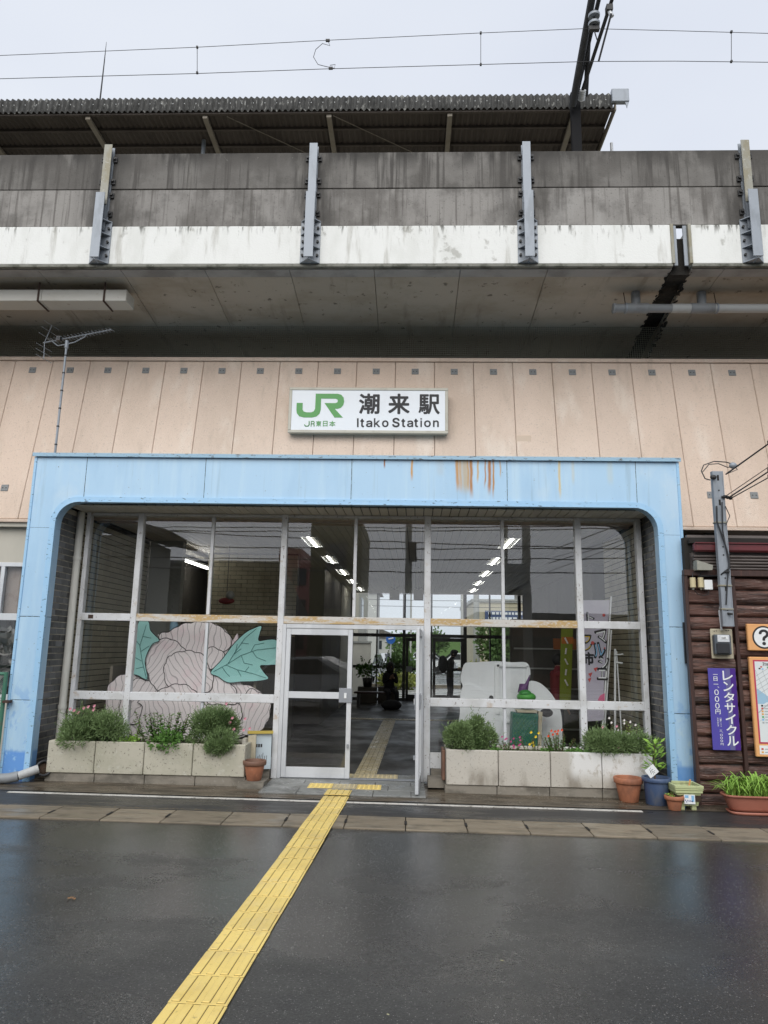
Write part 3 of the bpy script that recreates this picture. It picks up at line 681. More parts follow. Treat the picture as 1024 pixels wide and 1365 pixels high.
bx('foot_wall', base_c, gf, -4.6, -1.78, G - .10, G + .06, -.02, .198); bx('foot_wall', base_c, gf, .32, 3.15, G - .10, G + .06, -.02, .198)
bx('foot_panel', wmetal, gf, .308, .49, G - .06, G - .045, .20, .40, .004)
bx('sticker', rust_m, gf, -4.38, -4.31, G - .048, G - .0455, 2.05, 2.10)
# door frame (head and jambs) of the bay
bx('door_jamb', alu, gf, -1.686, -1.64, G - .06, G + .04, .036, 2.02, .003); bx('door_jamb', alu, gf, .172, .216, G - .06, G + .04, .03, 2.02, .003)
bx('door_head', alu, gf, -1.638, .17, G - .06, G + .04, 1.965, 2.02, .003)
bx('threshold_track', alu_grey, gf, -1.638, .17, G - .03, G + .04, .034, .046)

def door(name, label, loc, rz):
    d = thing(name, loc, label, 'door', rz=rz)
    W, Hh = .90, 1.915
    bx('stile', alu, d, 0, .062, -.02, .02, 0, Hh, .003); bx('stile', alu, d, W - .062, W, -.02, .02, 0, Hh, .003)
    bx('door_rail', alu, d, .063, W - .063, -.02, .02, 0, .13, .003); bx('door_rail', alu, d, .063, W - .063, -.02, .02, Hh - .085, Hh, .003)
    bx('door_rail', alu, d, .063, W - .063, -.02, .02, 1.0, 1.085, .003)
    bx('pane', glass_low, d, .058, W - .058, -.003, .003, .126, 1.004); bx('pane', glass_low, d, .058, W - .058, -.003, .003, 1.081, Hh - .081)
    h = bx('lock_plate', alu_grey, d, W - .165, W + .008, -.034, -.022, .955, 1.14, .004)
    bx('thumb_turn', paper, h, W - .095, W - .062, -.046, -.036, 1.01, 1.08, .003)
    h = bx('lock_plate', alu_grey, d, W - .165, W + .008, .022, .034, .955, 1.14, .004)
    bx('drop_bolt', alu_grey, d, W - .045, W - .02, -.045, -.022, .38, .43, .003)
    return d
door('glass_door', 'closed white-framed glass door left of the open doorway', (-1.638, G - .03, .048), 0)
d2 = door('glass_door', 'white-framed glass door swung wide open towards the street, seen edge-on', (.178, G - .07, .048), R(-93.4))

pl = thing('downpipe', (-4.615, 9.69, .5), 'cream round downpipe in the left corner of the entrance recess', 'pipe')
MB().tube([(0, 0, -.45), (0, 0, 3.03)], .052, 14).build('pipe', pipe_w, pl)
for z in (.35, 2.35): MB().tube([(0, 0, z), (0, 0, z + .05)], .06, 14).build('pipe_bracket', pipe_w, pl)

# ---------------------------------------------------------------- station name sign
sg = thing('station_sign', (0, 0, 0), 'white station name sign with a green logo and black lettering on the beige wall', 'sign')
SY = 10.22; a = at(386, 517.5, SY); b_ = at(597.5, 577, SY)
sx0, sx1, sz0, sz1 = a.x, b_.x, at(490, 577.3, SY).z, at(490, 516.5, SY).z
fw = .045
bx('sign_case', sign_frame, sg, sx0 + .01, sx1 - .01, SY + .02, SY + .22, sz0 + .01, sz1 - .01, .005)
for q in ((sx0, sx1, sz0, sz0 + fw), (sx0, sx1, sz1 - fw, sz1), (sx0, sx0 + fw, sz0 + fw + .001, sz1 - fw - .001), (sx1 - fw, sx1, sz0 + fw + .001, sz1 - fw - .001)):
    bx('sign_frame', sign_frame, sg, q[0], q[1], SY, SY + .03, q[2], q[3], .006)
bx('sign_face', signw, sg, sx0 + fw, sx1 - fw, SY + .010, SY + .019, sz0 + fw, sz1 - fw)
def sp(px, pz):   # sign survey: 62..970 across, 65..330 down
    return (sx0 + (px - 60) / (972 - 60) * (sx1 - sx0), sz1 - (pz - 66) / (332 - 66) * (sz1 - sz0))
JR = [(105,158),(140,158),(140,195),(147,208),(163,213),(190,213),(205,207),(212,192),(213,103),(340,103),(360,109),(374,125),(378,148),(373,170),(360,185),(343,191),(325,191),(373,242),(325,242),(265,158),(328,158),(338,154),(342,145),(338,136),(328,132),(245,132),(245,195),(239,220),(222,237),(196,243),(150,243),(122,236),(108,218),(105,200)]
MB().prism([sp(*p) for p in JR], SY + .006, SY + .0095).build('logo', jr_green, sg)
def stext(name, s, m, box, bold):
    p, q = sp(box[0], box[3]), sp(box[2], box[1])
    return letters(name, s, m, sg, p[0], p[1], q[0] - p[0], q[1] - p[1], SY + .007, bold)
for ch, x0_, x1_ in (('東', 221, 250), ('日', 261, 286), ('本', 297, 331)): stext('lettering', ch, jr_green, (x0_, 263, x1_, 294), .02)
MB().tube([(sp(x, z)[0], SY + .006, sp(x, z)[1]) for x, z in ((181, 264), (181, 286), (176, 293), (160, 293), (155, 284))], .0075, 4).build('lettering', jr_green, sg)
MB().tube([(sp(x, z)[0], SY + .006, sp(x, z)[1]) for x, z in ((193, 295), (193, 265), (205, 265), (210, 269), (210, 275), (205, 279), (194, 279), (205, 279), (210, 284), (210, 295))], .007, 4).build('lettering', jr_green, sg)
stext('lettering', '潮', ink, (466, 104, 578, 217), .03); stext('lettering', '来', ink, (634, 104, 750, 217), .03); stext('lettering', '駅', ink, (806, 106, 922, 217), .026)
# latin line, letter by letter in heavy grotesque strokes (survey: 8 px of the close-up to one of the photo)
def lq(x, z): p = at(470 + x / 7.877, 550 + z / 7.877, SY); return (p.x, p.z)
def glyph(pts, nm='lettering'): return MB().prism([lq(*p) for p in pts], SY + .005, SY + .0085).build(nm, ink, sg)
glyph([(47, 58), (64, 58), (64, 150), (47, 150)])
glyph([(225, 58), (240, 58), (240, 110), (268, 82), (287, 82), (258, 111), (292, 150), (272, 150), (247, 122), (240, 129), (240, 150), (225, 150)])
def lt(ch, x0, x1, z0, z1, b=.045):
    p, q = lq(x0, z1), lq(x1, z0); return letters('lettering', ch, ink, sg, p[0], p[1], q[0] - p[0], q[1] - p[1], SY + .007, b)
for ch, x0, x1, z0, z1 in (('t', 82, 122, 64, 151), ('a', 142, 208, 81, 151), ('o', 310, 378, 80, 151), ('S', 418, 494, 54, 152), ('t', 514, 553, 64, 151), ('a', 573, 637, 81, 151), ('t', 648, 688, 64, 151), ('o', 752, 822, 80, 151), ('n', 846, 906, 80, 150)): lt(ch, x0 + 2, x1 - 2, z0 + 3, z1 - 3)
glyph([(713, 82), (729, 82), (729, 150), (713, 150)]); glyph([(713, 57), (729, 57), (729, 71), (713, 71)])

# ---------------------------------------------------------------- viaduct
V = 9.10
vd = thing('rail_viaduct', (0, 0, 0), 'concrete railway viaduct with white painted edge beam and grey parapet', 'viaduct')
posts = [-10.5, -7.46, -4.44, -1.435, 1.615, 4.685, 7.7]
for a, c_ in zip(posts[:-1], posts[1:]):
    for z0, z1, m in ((7.605, 8.195, conc_par), (8.205, 8.785, conc_par_top)):
        bx('parapet_panel', m, vd, a + .01, c_ - .01, V + .02 + rnd.uniform(0, .006), V + .12, z0, z1, .008)
for a, c_ in ((-12, 3.6), (3.86, 9)):
    bx('edge_beam', white_beam, vd, a, c_, V, V + .35, 7.0, 7.598, .012)
    bx('beam_lip', lip_m, vd, a, c_, V - .012, V + .05, 6.955, 6.998, .006)
# expansion joint: steel angles
for q, s in ((3.6, 1), (3.86, -1)):
    bx('joint_angle', galv_old, vd, q - .012 if s > 0 else q - .03, q + .03 if s > 0 else q + .012, V - .02, V + .04, 7.0, 7.6, .003)
    bx('joint_cover', galv, vd, q + (.032 if s > 0 else -.085), q + (.085 if s > 0 else -.032), V + .03, V + .05, 6.99, 7.6, .003)
bx('joint_filler', soot, vd, 3.6, 3.86, V + .12, V + .3, 6.9, 7.45)
def sofz(y): return 6.95 - .10 * max(0, y - 9.36)
edges = [-12 + 1.22 * k for k in range(14)]
edges = [-12.1, -10.9, -9.7, -8.5, -7.3, -6.1, -4.9 + .74 - .0, -4.15 + 1.22, -1.75, -.53, .68, 1.9, 2.75, 3.6]
edges = [-11.44, -10.22, -9.0, -7.79, -6.58, -5.36, -4.15, -2.94, -1.73, -.53, .68, 1.9, 3.6]
def soff(a, c_, sk0=0, sk1=0):
    b = MB()
    for (y0, y1, m) in ((V + .05, 9.355, 1), (9.36, 12.9, 0)):
        z0, z1 = (6.945, 6.945) if m else (sofz(y0), sofz(y1))
        def X(x, s, y): return x + s * (y - V)
        vs = [(X(a, sk0, y0), y0, z0), (X(c_, sk1, y0), y0, z0), (X(c_, sk1, y1), y1, z1), (X(a, sk0, y1), y1, z1)]
        bb = MB(); top = [(x, y, z + .25) for x, y, z in vs]
        bb.add(vs + top, [(3, 2, 1, 0), (4, 5, 6, 7), (0, 1, 5, 4), (1, 2, 6, 5), (2, 3, 7, 6), (3, 0, 4, 7)])
        bb.build('soffit_panel', soffit_edge if m else soffit_m, vd)
for a, c_ in zip(edges[:-1], edges[1:]): soff(a + .004, c_ - .004, 0, .06 if c_ > 3.5 else 0)
for a, c_ in ((3.86, 4.32), (4.32, 5.5), (5.5, 6.7), (6.7, 9)): soff(a + .004, c_ - .004, .09 if a < 3.9 else 0, 0)
b = MB().box(3.4, 4.3, 9.5, 12.9, 6.98, 7.1); b.build('joint_filler', soot, vd)
# tarry stain edges of the joint
b = MB()
for k in range(160):
    y = 9.2 + 3.2 * rnd.random(); s_ = rnd.random() < .5
    x = (3.6 + .06 * (y - V)) if s_ else (3.86 + .09 * (y - V)); r = rnd.uniform(.008, .028)
    b.sphere((x + rnd.uniform(-.03, .03), y, sofz(y) + .0), r, r * 2.5, .006, 7, 4)
b.build('joint_crust', soot, vd)['kind'] = 'stuff'
bx('deck', dark_conc, vd, -12, 3.6, V + .36, 17, 7.25, 7.55); bx('deck', dark_conc, vd, 3.9, 9, V + .36, 17, 7.25, 7.55)
bx('girder_web', dark_conc, vd, -12, 3.9, 12.75, 13.1, 5.2, 6.68); bx('girder_web', dark_conc, vd, 4.2, 9, 12.75, 13.1, 5.2, 6.68)
for k in range(14):
    a = -12 + 1.5 * k
    bx('lower_ledge', dark_conc, vd, a + .01, a + 1.49, 11.6, 12.7, 5.5, 6.36 + (.0 if k % 3 else .02), .01)
for a, c_ in ((-4.55, -3.55), (3.0, 4.1)): bx('bearing_block', conc_par, vd, a, c_, 11.35, 11.6, 5.9, 6.52, .02)
# steel brackets
def bracket(X, seed):
    b = thing('steel_post', (X, 0, 0)); b.parent = vd
    bx('upper_post', galv_old if seed in (0, 1, 4) else galv, b, -.058, .058, V - .075, V - .062, 7.9, 8.87, .003)
    bx('upper_post', galv, b, -.006, .006, V - .061, V + .0, 7.9, 8.865); bx('upper_post', galv, b, -.062, .062, V + .002, V + .016, 7.62, 8.865)
    bx('lower_post', galv, b, -.066, .066, V - .17, V - .156, 7.02, 8.03, .003)
    bx('lower_post', galv, b, -.006, .006, V - .155, V - .02, 7.02, 8.0)
    bx('lower_post', galv, b, -.055, .055, V - .065, V - .055, 7.5, 7.93)
    bx('base_plate', galv, b, -.14, .14, V - .018, V - .002, 7.0, 7.66, .004)
    for z in (7.0, 7.22, 7.43, 7.64):
        m_ = MB()
        for s_ in (-1, 1):
            m_.add([(s_ * .007, V - .154, z), (s_ * .14, V - .02, z), (s_ * .007, V - .02, z), (s_ * .007, V - .154, z + .012), (s_ * .14, V - .02, z + .012), (s_ * .007, V - .02, z + .012)],
                   [(0, 1, 2), (5, 4, 3), (0, 3, 4, 1), (1, 4, 5, 2), (2, 5, 3, 0)])
        m_.build('stiffener', galv, b)
    m_ = MB()
    for z in (7.12, 7.33, 7.54):
        for s_ in (-.11, .11): m_.lathe([(.0001, -.03), (.02, -.03), (.02, 0), (.0001, 0)], (0, 0, 0), 6); 
    for z in (7.12, 7.33, 7.54):
        for s_ in (-.105, .105): m_.tube([(s_, V - .045, z), (s_, V - .017, z)], .019, 6)
    for z in (8.68, 8.32, 8.1, 7.8):
        for s_ in (-.085, .085): m_.tube([(s_, V - .03, z), (s_, V + .02, z)], .022, 6); m_.box(s_ - .03, s_ + .03, V - .004, V + .02, z - .05, z + .03)
    m_.build('bolts', bolt_m, b)['kind'] = 'stuff'
for i, X in enumerate(posts[1:-1]): bracket(X, i)

nt_ = thing('bird_net', (0, 0, 0), 'dark bird net hung under the viaduct above the beige wall', 'net')
b = MB(); b.cur = 0
x = -7.5
while x < 6.6:
    b.add([(x, 10.62, 6.2), (x + .004, 10.62, 6.2), (x + .004, 10.68, sofz(10.68)), (x, 10.68, sofz(10.68))], [(0, 1, 2, 3)]); x += .035
for k in range(18):
    z = 6.21 + k * .035; y = 10.62 + .06 * (z - 6.2) / .6; b.add([(-7.5, y - .001, z), (6.6, y - .001, z), (6.6, y - .001, z + .004), (-7.5, y - .001, z + .004)], [(0, 1, 2, 3)])
o = b.build('mesh_strands', net_m, nt_); o['kind'] = 'stuff'
bx('net_cord', black_m, nt_, -7.5, 6.6, 10.60, 10.615, 6.236, 6.25)

# duct and pipe hung below the deck
dk = thing('service_duct', (0, 0, 0), 'long white metal duct with rusty straps under the viaduct', 'duct')
ex = at(168, 400, 9.5).x
bx('duct_case', duct_m, dk, -8.6, -5.3 + .9, 9.5, 9.78, 6.66, 6.88, .006) if False else None
bx('duct_case', duct_m, dk, -9, -5.45, 9.5, 9.80, 6.65, 6.83, .006); bx('duct_case', duct_m, dk, -5.447, ex, 9.5, 9.80, 6.65, 6.83, .006)
for px in (50, 138):
    X = at(px, 398, 9.48).x; s_ = thing('strap'); s_.parent = dk
    bx('strap_side', rust_m, s_, X - .012, X + .012, 9.485, 9.498, 6.64, 6.95); bx('strap_bottom', rust_m, s_, X - .012, X + .012, 9.485, 9.82, 6.635, 6.648)
pp = thing('drain_pipe', (0, 0, 0), 'grey plastic drain pipe hung under the viaduct at right', 'pipe')
PY = 9.75; xa = at(818, 412, PY).x; pz = at(900, 411, PY).z
def seg(a, c_, r, m, nm='pipe_length'): return MB().tube([(a, PY, pz), (c_, PY, pz)], r, 16).build(nm, m, pp)
xw = lambda px: at(px, 410, PY).x
seg(xa, xw(940), .062, pvc); seg(xw(940) + .001, 8.5, .064, pvc_light); seg(xw(895), xw(920), .067, pvc_light, 'coupling')
seg(xa - .01, xa + .03, .074, pvc, 'end_cap'); 
for px in (848, 936):
    X = xw(px); seg(X - .17, X + .17, .074, pvc, 'tee')
    MB().tube([(X, PY, pz + .03), (X, PY, sofz(PY) - .0)], .066, 14).build('tee_branch', pvc, pp)
for px in (834, 955):
    X = xw(px); seg(X - .012, X + .012, .078, galv, 'pipe_clamp'); MB().tube([(X, PY, pz + .07), (X - .02, PY, sofz(PY))], .006, 6).build('hanger_rod', rust_m, pp)

# ---------------------------------------------------------------- platform canopy
cn = thing('platform_canopy', (0, 0, 0), 'platform canopy with lichened corrugated edge above the viaduct', 'canopy')
CY = 13.8; CZ = 13.47
XE = 4.45
b = MB(); N_ = int((XE + 12) / .13)
for i in range(N_ * 8):
    for_ = None
vs = []; nx = N_ * 10
for i in range(nx + 1):
    x = -12 + i * .013; ph = 2 * math.pi * x / .13; dy = -.024 * math.cos(ph)
    vs += [(x, CY + dy, CZ + .0 + .012 * math.cos(ph)), (x, CY + dy, CZ + .34 - dy * .15), (x, CY + .9 + dy, CZ + .62 - dy)]
fs = []
for i in range(nx): fs += [(3 * i, 3 * i + 3, 3 * i + 4, 3 * i + 1), (3 * i + 1, 3 * i + 4, 3 * i + 5, 3 * i + 2)]
b.smooth = True; b.add(vs, fs); b.build('edge_sheet', corr_m, cn)
b = MB()
vs = []; fs = []
for i in range(nx + 1):
    x = -12 + i * .013; ph = 2 * math.pi * x / .13; dz = .022 * math.cos(ph)
    vs += [(x, CY + .02, CZ + .05 + dz), (x, CY + 4, CZ + .05 + dz)]
for i in range(nx): fs.append((2 * i, 2 * i + 1, 2 * i + 3, 2 * i + 2))
b.smooth = True; b.add(vs, fs); b.smooth = False; b.build('roof_sheet', under_m, cn)
bx('roof_deck', under_m, cn, -12, XE, CY + .9, CY + 4, CZ + .1, CZ + .5)
bb = MB()
x = -11.9
k = 0
while x < XE:
    if k % 2 == 0: bb.sphere((x, CY - .030, CZ + .17), .011, .008, .011, 6, 4)
    x += .13; k += 1
bb.build('roofing_bolts', paper, cn)['kind'] = 'stuff'
bx('purlin', under_m, cn, -12, XE - .05, CY + .04, CY + .10, CZ - .04, CZ + .02)
bx('purlin', under_m, cn, -12, XE - .1, CY + .55, CY + .61, CZ - .03, CZ + .02); bx('purlin', under_m, cn, -12, XE - .1, CY + 1.1, CY + 1.16, CZ - .03, CZ + .02)
for X in (-10, -7.37, -4.69, -1.89, .81, 3.55):
    bx('rafter', rafter_m, cn, X - .055, X + .055, CY + .08, CY + 3.9, CZ - .12, CZ - .045, .004)
bx('end_flashing', galv, cn, XE - .10, XE + .27, CY - .07, CY + .05, CZ + .10, CZ + .42, .01)
MB().prism([(XE + .18, CZ + .10), (XE + .27, CZ + .10), (XE + .22, CZ - .06)], CY - .05, CY - .03).build('flashing_tongue', galv, cn)
bx('verge_board', rafter_m, cn, XE - .03, XE + .0, CY + .0, CY + 3.9, CZ - .06, CZ + .1)
for (p, q) in (((-4.2, -1.9), (0, 0)), ((-1.8, .7), (0, 0))):
    a, c_ = p
    MB().tube([(a, CY + .1, CZ - .06), (c_ - .3, CY + 1.6, CZ - .06)], .010, 5).build('brace_rod', rafter_m, cn)
for X in (-9.0, -4.3, 5.05, 5.25):
    pass
MB().tube([(-4.95, CY + .9, 8), (-4.95, CY + .9, CZ - .03)], .05, 8).build('canopy_column', galv, cn)
MB().tube([(4.62, CY + 1.0, 8), (4.62, CY + 1.0, CZ - .1)], .035, 8).build('canopy_column', alu, cn); MB().tube([(4.45, CY + 2.2, 8), (4.45, CY + 2.2, CZ - .1)], .035, 8).build('canopy_column', alu, cn)
bx('platform_edge', dark_conc, cn, -12, 9, 14.2, 17, 7.56, 8.6)
lr = thing('lightning_rod', (0, 0, 0), 'thin lightning rod standing on the canopy roof', 'rod')
p = at(134, 128, 14.2); q = at(142, 56, 14.2)
MB().tube([(p.x, 14.2, p.z - .1), (q.x, 14.2, q.z - .5), (q.x, 14.2, q.z)], [.018, .012, .004], 6).build('rod', dark_steel, lr)

# ---------------------------------------------------------------- overhead line
def wire(name, pts, r, m, parent): return MB().tube(pts, r, 6, False).build(name, m, parent)
oh = thing('catenary', (0, 0, 0), 'overhead railway wires with droppers crossing the sky', 'overhead line')
WY = 12.0
def crv(l): return [at(x, y, WY) for x, y in l]
wire('messenger_wire', [at(-140, 81, WY)] + crv([(0, 74), (262, 63), (430, 54), (640, 44), (783, 38), (900, 41), (1024, 44.5)]) + [at(1160, 49, WY)], .0055, dark_steel, oh)
wire('contact_wire', [at(-140, 108, WY)] + crv([(0, 105), (263, 98), (430, 92), (640, 86), (783, 82), (900, 81.5), (1024, 83)]) + [at(1160, 85, WY)], .006, dark_steel, oh)
for a, c_ in (((263, 63), (263, 97)), ((641, 44), (641, 86)), ((975, 42.5), (975, 82))):
    d = wire('dropper', crv([a, c_]), .006, dark_steel, oh)
    for q in (a, c_): p = at(q[0], q[1], WY); MB().box(p.x - .018, p.x + .018, WY - .02, WY + .02, p.z - .02, p.z + .02).build('clip', bolt_m, d)
wire('jumper_wire', crv([(438, 56), (440, 61), (430, 58), (421, 66), (418, 76), (424, 86), (436, 89), (446, 91), (447, 86), (440, 87)]), .006, dark_steel, oh)
for q in ((437, 54), (441, 91)): p = at(q[0], q[1], WY); bx('clip', bolt_m, oh, p.x - .04, p.x + .04, WY - .02, WY + .02, p.z - .02, p.z + .02)
ms = thing('catenary_mast', (0, 0, 0), 'dark overhead-line mast with brackets and insulators at the canopy edge', 'mast')
def L2(a, Ya, c_, Yc, r, nm, m=dark_steel, n=8): return MB().tube([at(a[0], a[1], Ya), at(c_[0], c_[1], Yc)], r, n).build(nm, m, ms)
MB().box(-.10, .10, 0, .12, 0, 2.4).build('mast_post', M('mast_black_steel', (.012, .012, .013), .8, spec=.2), ms, (at(768, 150, 13.5).x, 13.5, 11.2)) 
L2((763, 142), 13.4, (791, -12), 11.8, .075, 'bracket_tube'); L2((765, 142), 13.5, (801, -12), 11.9, .045, 'bracket_tube')
L2((781, 128), 13.4, (786, 20), 12.2, .05, 'bracket_tube'); L2((777, 119), 13.2, (819, -10), 11.6, .038, 'steady_arm'); L2((798, 82), 12, (815, 18), 11.6, .02, 'registration_arm')
def insul(p, q, nm, k, r):
    d = thing(nm); d.parent = ms; a, c_ = Vector(p), Vector(q); rod = MB().tube([a, c_], .02, 8).build('insulator_rod', bolt_m, d)
    for i in range(k):
        c = a.lerp(c_, (i + .5) / k); t = (c_ - a).normalized() * (a - c_).length / k * .3
        MB().tube([c - t, c + t * .2, c + t], [r * .35, r, r * .95], 14).build('insulator_disc', paper if r < .1 else galv, d)
insul(at(777, 119, 13.2), at(775, 134, 13.4), 'strut_insulator', 6, .075)
insul(at(792, 14, WY), at(792, 36, WY), 'suspension_insulator', 2, .115)
p = at(792, 38, WY); MB().box(p.x - .1, p.x + .1, WY - .04, WY + .04, p.z - .05, p.z + .03).build('suspension_clamp', bolt_m, ms); L2((792, 40), WY, (796, 53), WY, .012, 'clamp_tail')
p = at(812, 12, 11.7); MB().box(p.x - .06, p.x + .06, 11.64, 11.76, p.z - .06, p.z + .06).build('arm_clamp', bolt_m, ms)
L2((812, 14), 11.7, (816, 22), 11.7, .04, 'arm_joint', alu)
# ---------------------------------------------------------------- plants
def leaf_quad(b, c, d, n, l, w):
    d = d.normalized(); s = d.cross(n)
    if s.length < 1e-4: s = d.orthogonal()
    s.normalize(); p = c + d * l * .5
    b.add([c, p + s * w * .5, c + d * l, p - s * w * .5], [(0, 1, 2, 3)])
def rv(a=1): return Vector((rnd.gauss(0, a), rnd.gauss(0, a), rnd.gauss(0, a)))
def bush(name, parent, c, r, n, l, w, m, lobes=7, seed=1, droop=0.0):
    """needle leaved shrub: sprigs spread through a few uneven lobes"""
    rg = random.Random(seed); b = MB(); L_ = []
    for i in range(lobes):
        a = rg.uniform(0, 6.28); q = rg.uniform(.25, .62)
        L_.append((Vector((math.cos(a) * q * r[0], math.sin(a) * q * r[1], rg.uniform(-.35, .5) * r[2])), rg.uniform(.42, .62)))
    for i in range(n // 110):                                   # stray shoots that stand clear of the mass
        ce, k = L_[rg.randrange(lobes)]; a = rg.uniform(0, 6.28); el = rg.uniform(.1, 1.3)
        dv = Vector((math.cos(a) * math.cos(el), math.sin(a) * math.cos(el) * .7, math.sin(el)))
        p0 = Vector(c) + Vector((ce.x + dv.x * k * r[0] * .8, ce.y + dv.y * k * r[1] * .8, ce.z + dv.z * k * r[2] * .8)); Ls = rg.uniform(.5, 1.6) * l * 2.2
        dv = (dv + Vector((rg.gauss(0, .25), rg.gauss(0, .25), .35))).normalized()
        for q in range(9):
            an = q * 2.4; leaf_quad(b, p0 + dv * Ls * q / 9, dv + Vector((math.cos(an), math.sin(an), 0)) * .8, Vector((rg.gauss(0, 1), rg.gauss(0, 1), rg.gauss(0, 1))), l * .6, w)
    for i in range(n):
        ce, k = L_[rg.randrange(lobes)]
        while True:
            v = Vector((rg.uniform(-1, 1), rg.uniform(-1, 1), rg.uniform(-1, 1)))
            if .02 < v.length < 1: break
        rad = rg.uniform(.5, 1.12) ** .7; v = v.normalized() * rad
        p = Vector((ce.x + v.x * k * r[0], ce.y + v.y * k * r[1], ce.z + v.z * k * r[2]))
        p.z -= droop * (p.x * p.x / (r[0] ** 2)) * r[2]
        d = Vector((v.x, v.y, v.z + .55)) + Vector((rg.gauss(0, .35), rg.gauss(0, .35), rg.gauss(0, .35)))
        leaf_quad(b, Vector(c) + p, d, Vector((rg.gauss(0, 1), rg.gauss(0, 1), rg.gauss(0, 1))), l * rg.uniform(.6, 1.3), w)
    return b.build(name, m, parent)
def blossoms(parent, pts, m, r=.02, name='flower'):
    for p in pts:
        b = MB()
        for k in range(7):
            a = k * .9; d = Vector((math.cos(a), -.5 + .4 * math.sin(a * 2), math.sin(a)))
            leaf_quad(b, Vector(p), d, Vector((0, 1, .2)), r * 1.15, r * .8)
        b.sphere(p, r * .35, r * .35, r * .3, 6, 4)
        b.build(name, m, parent)
def upright(parent, base, n, h, spread, m, ll=.035, lw=.02, seed=3, per=34):
    rg = random.Random(seed); b = MB(); s_ = MB()
    for i in range(n):
        a = rg.uniform(0, 6.28); q = rg.random() ** .5
        x0 = Vector(base) + Vector((math.cos(a) * q * spread * .6, math.sin(a) * q * .05, 0)); hh = h * rg.uniform(.6, 1.05)
        tip = x0 + Vector((math.cos(a) * q * spread * .5 + rg.gauss(0, .015), math.sin(a) * .05, hh)); s_.tube([x0, tip], .003, 4, False)
        for k in range(per):
            t = .12 + .88 * k / per; p = x0.lerp(tip, t); an = k * 2.4; sz = (1.15 - .55 * t)
            leaf_quad(b, p, Vector((math.cos(an), math.sin(an), .35 + rg.gauss(0, .2))), Vector((0, 0, 1)) + rv(.2), ll * sz, lw * sz)
    s_.build('stem', stem_m, parent); return b.build('foliage', m, parent)

# ---------------------------------------------------------------- planters
def planter(x0, x1, z0, z1, js, m, label, yf=9.10, yb=9.62):
    p = thing('planter', (0, 0, 0), label, 'planter')
    e = [x0] + js + [x1]
    zb = gz((x0 + x1) / 2)
    for a, c_ in zip(e[:-1], e[1:]):
        bx('front_panel', m, p, a + .004, c_ - .004, yf, yf + .06, z0, z1, .008)
        bx('back_panel', m, p, a + .004, c_ - .004, yb - .06, yb, z0, z1, .008)
    bx('end_panel', m, p, x0, x0 + .06, yf + .062, yb - .062, z0, z1, .006); bx('end_panel', m, p, x1 - .06, x1, yf + .062, yb - .062, z0, z1, .006)
    bx('soil_bed', soil, p, x0 + .062, x1 - .062, yf + .062, yb - .062, z0, z1 - .035)
    n = 4
    w = (x1 - x0 + .03) / n
    for k in range(n): bx('base_block', base_c, p, x0 - .015 + w * k + .003, x0 - .015 + w * (k + 1) - .003, yf + .015, yb, zb - .05, z0 - .004, .008)
    return p
planter(-4.47, -1.985, .135, .515, [-3.87, -3.25, -2.64], planter_c, 'long pale concrete planter left of the glass door')
pR = planter(.485, 2.985, .105, .515, [1.12, 1.75, 2.37], planter_w, 'long white-stained concrete planter right of the open doorway')
bx('brick_end', terra_dk, pR, .44, .482, 9.18, 9.5, .14, .50, .01)

def flora(name, label, cat='plant', group=None): return thing(name, (0, 0, 0), label, cat, group)
t = flora('lavender_bush', 'wide grey-green bush with pink blossoms hanging over the left end of the left planter', 'bush')
bush('foliage', t, (-3.98, 9.20, .65), (.40, .28, .26), 11000, .050, .009, leaf_grey, 11, 11, .35)
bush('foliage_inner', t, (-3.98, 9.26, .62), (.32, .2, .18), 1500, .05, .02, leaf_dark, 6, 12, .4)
blossoms(t, [at(x, y, 9.2) for x, y in ((112, 944), (118, 942), (126, 941), (125, 946), (94, 945), (99, 947), (105, 950))], pinkf, .022)
t = flora('leafy_herb', 'glossy upright leafy plant in the middle of the left planter')
upright(t, (-3.06, 9.24, .47), 30, .40, .40, leaf_mid, .062, .042, 5, 30); 
bush('trailing_leaves', t, (-3.05, 9.12, .52), (.3, .1, .16), 600, .04, .025, leaf_mid, 5, 15)
t = flora('small_herb', 'small yellow-green herb between the wide bush and the upright plant')
upright(t, (-3.48, 9.3, .49), 6, .24, .16, leaf_lime, .05, .03, 8, 16)
bush('weeds', t, (-3.47, 9.22, .51), (.16, .08, .06), 200, .04, .02, leaf_lime, 4, 18)
t = flora('lavender_bush', 'rounder grey-green bush spilling over the right half of the left planter', 'bush')
bush('foliage', t, (-2.42, 9.22, .65), (.37, .28, .27), 9500, .050, .009, leaf_grey, 7, 21)
bush('foliage_low', t, (-2.33, 9.08, .47), (.18, .12, .14), 2600, .046, .009, leaf_grey, 4, 23)
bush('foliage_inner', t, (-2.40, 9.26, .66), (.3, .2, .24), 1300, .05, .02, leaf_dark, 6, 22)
blossoms(t, [at(x, y, 9.15) for x, y in ((302, 938), (310, 957), (307, 963), (327, 958), (312, 972), (325, 973), (333, 971))], pinkf, .02)
t = flora('daisy_tuft', 'tiny tuft with two white flowers beside the upright leafy plant')
bush('foliage', t, (-2.74, 9.22, .52), (.12, .06, .06), 240, .035, .01, leaf_grey, 4, 31); blossoms(t, [at(230, 979, 9.16), at(226, 986, 9.14)], whitef, .018)
t = flora('round_bush', 'bushy grey-green shrub at the left end of the right planter', 'bush')
bush('foliage', t, (.68, 9.24, .64), (.22, .22, .22), 5200, .050, .011, leaf_grey, 6, 41)
bush('foliage_right', t, (.90, 9.22, .59), (.24, .2, .20), 4200, .050, .011, leaf_grey, 5, 44); bush('foliage_crest', t, (.83, 9.24, .78), (.15, .14, .15), 2000, .050, .011, leaf_grey, 4, 45)
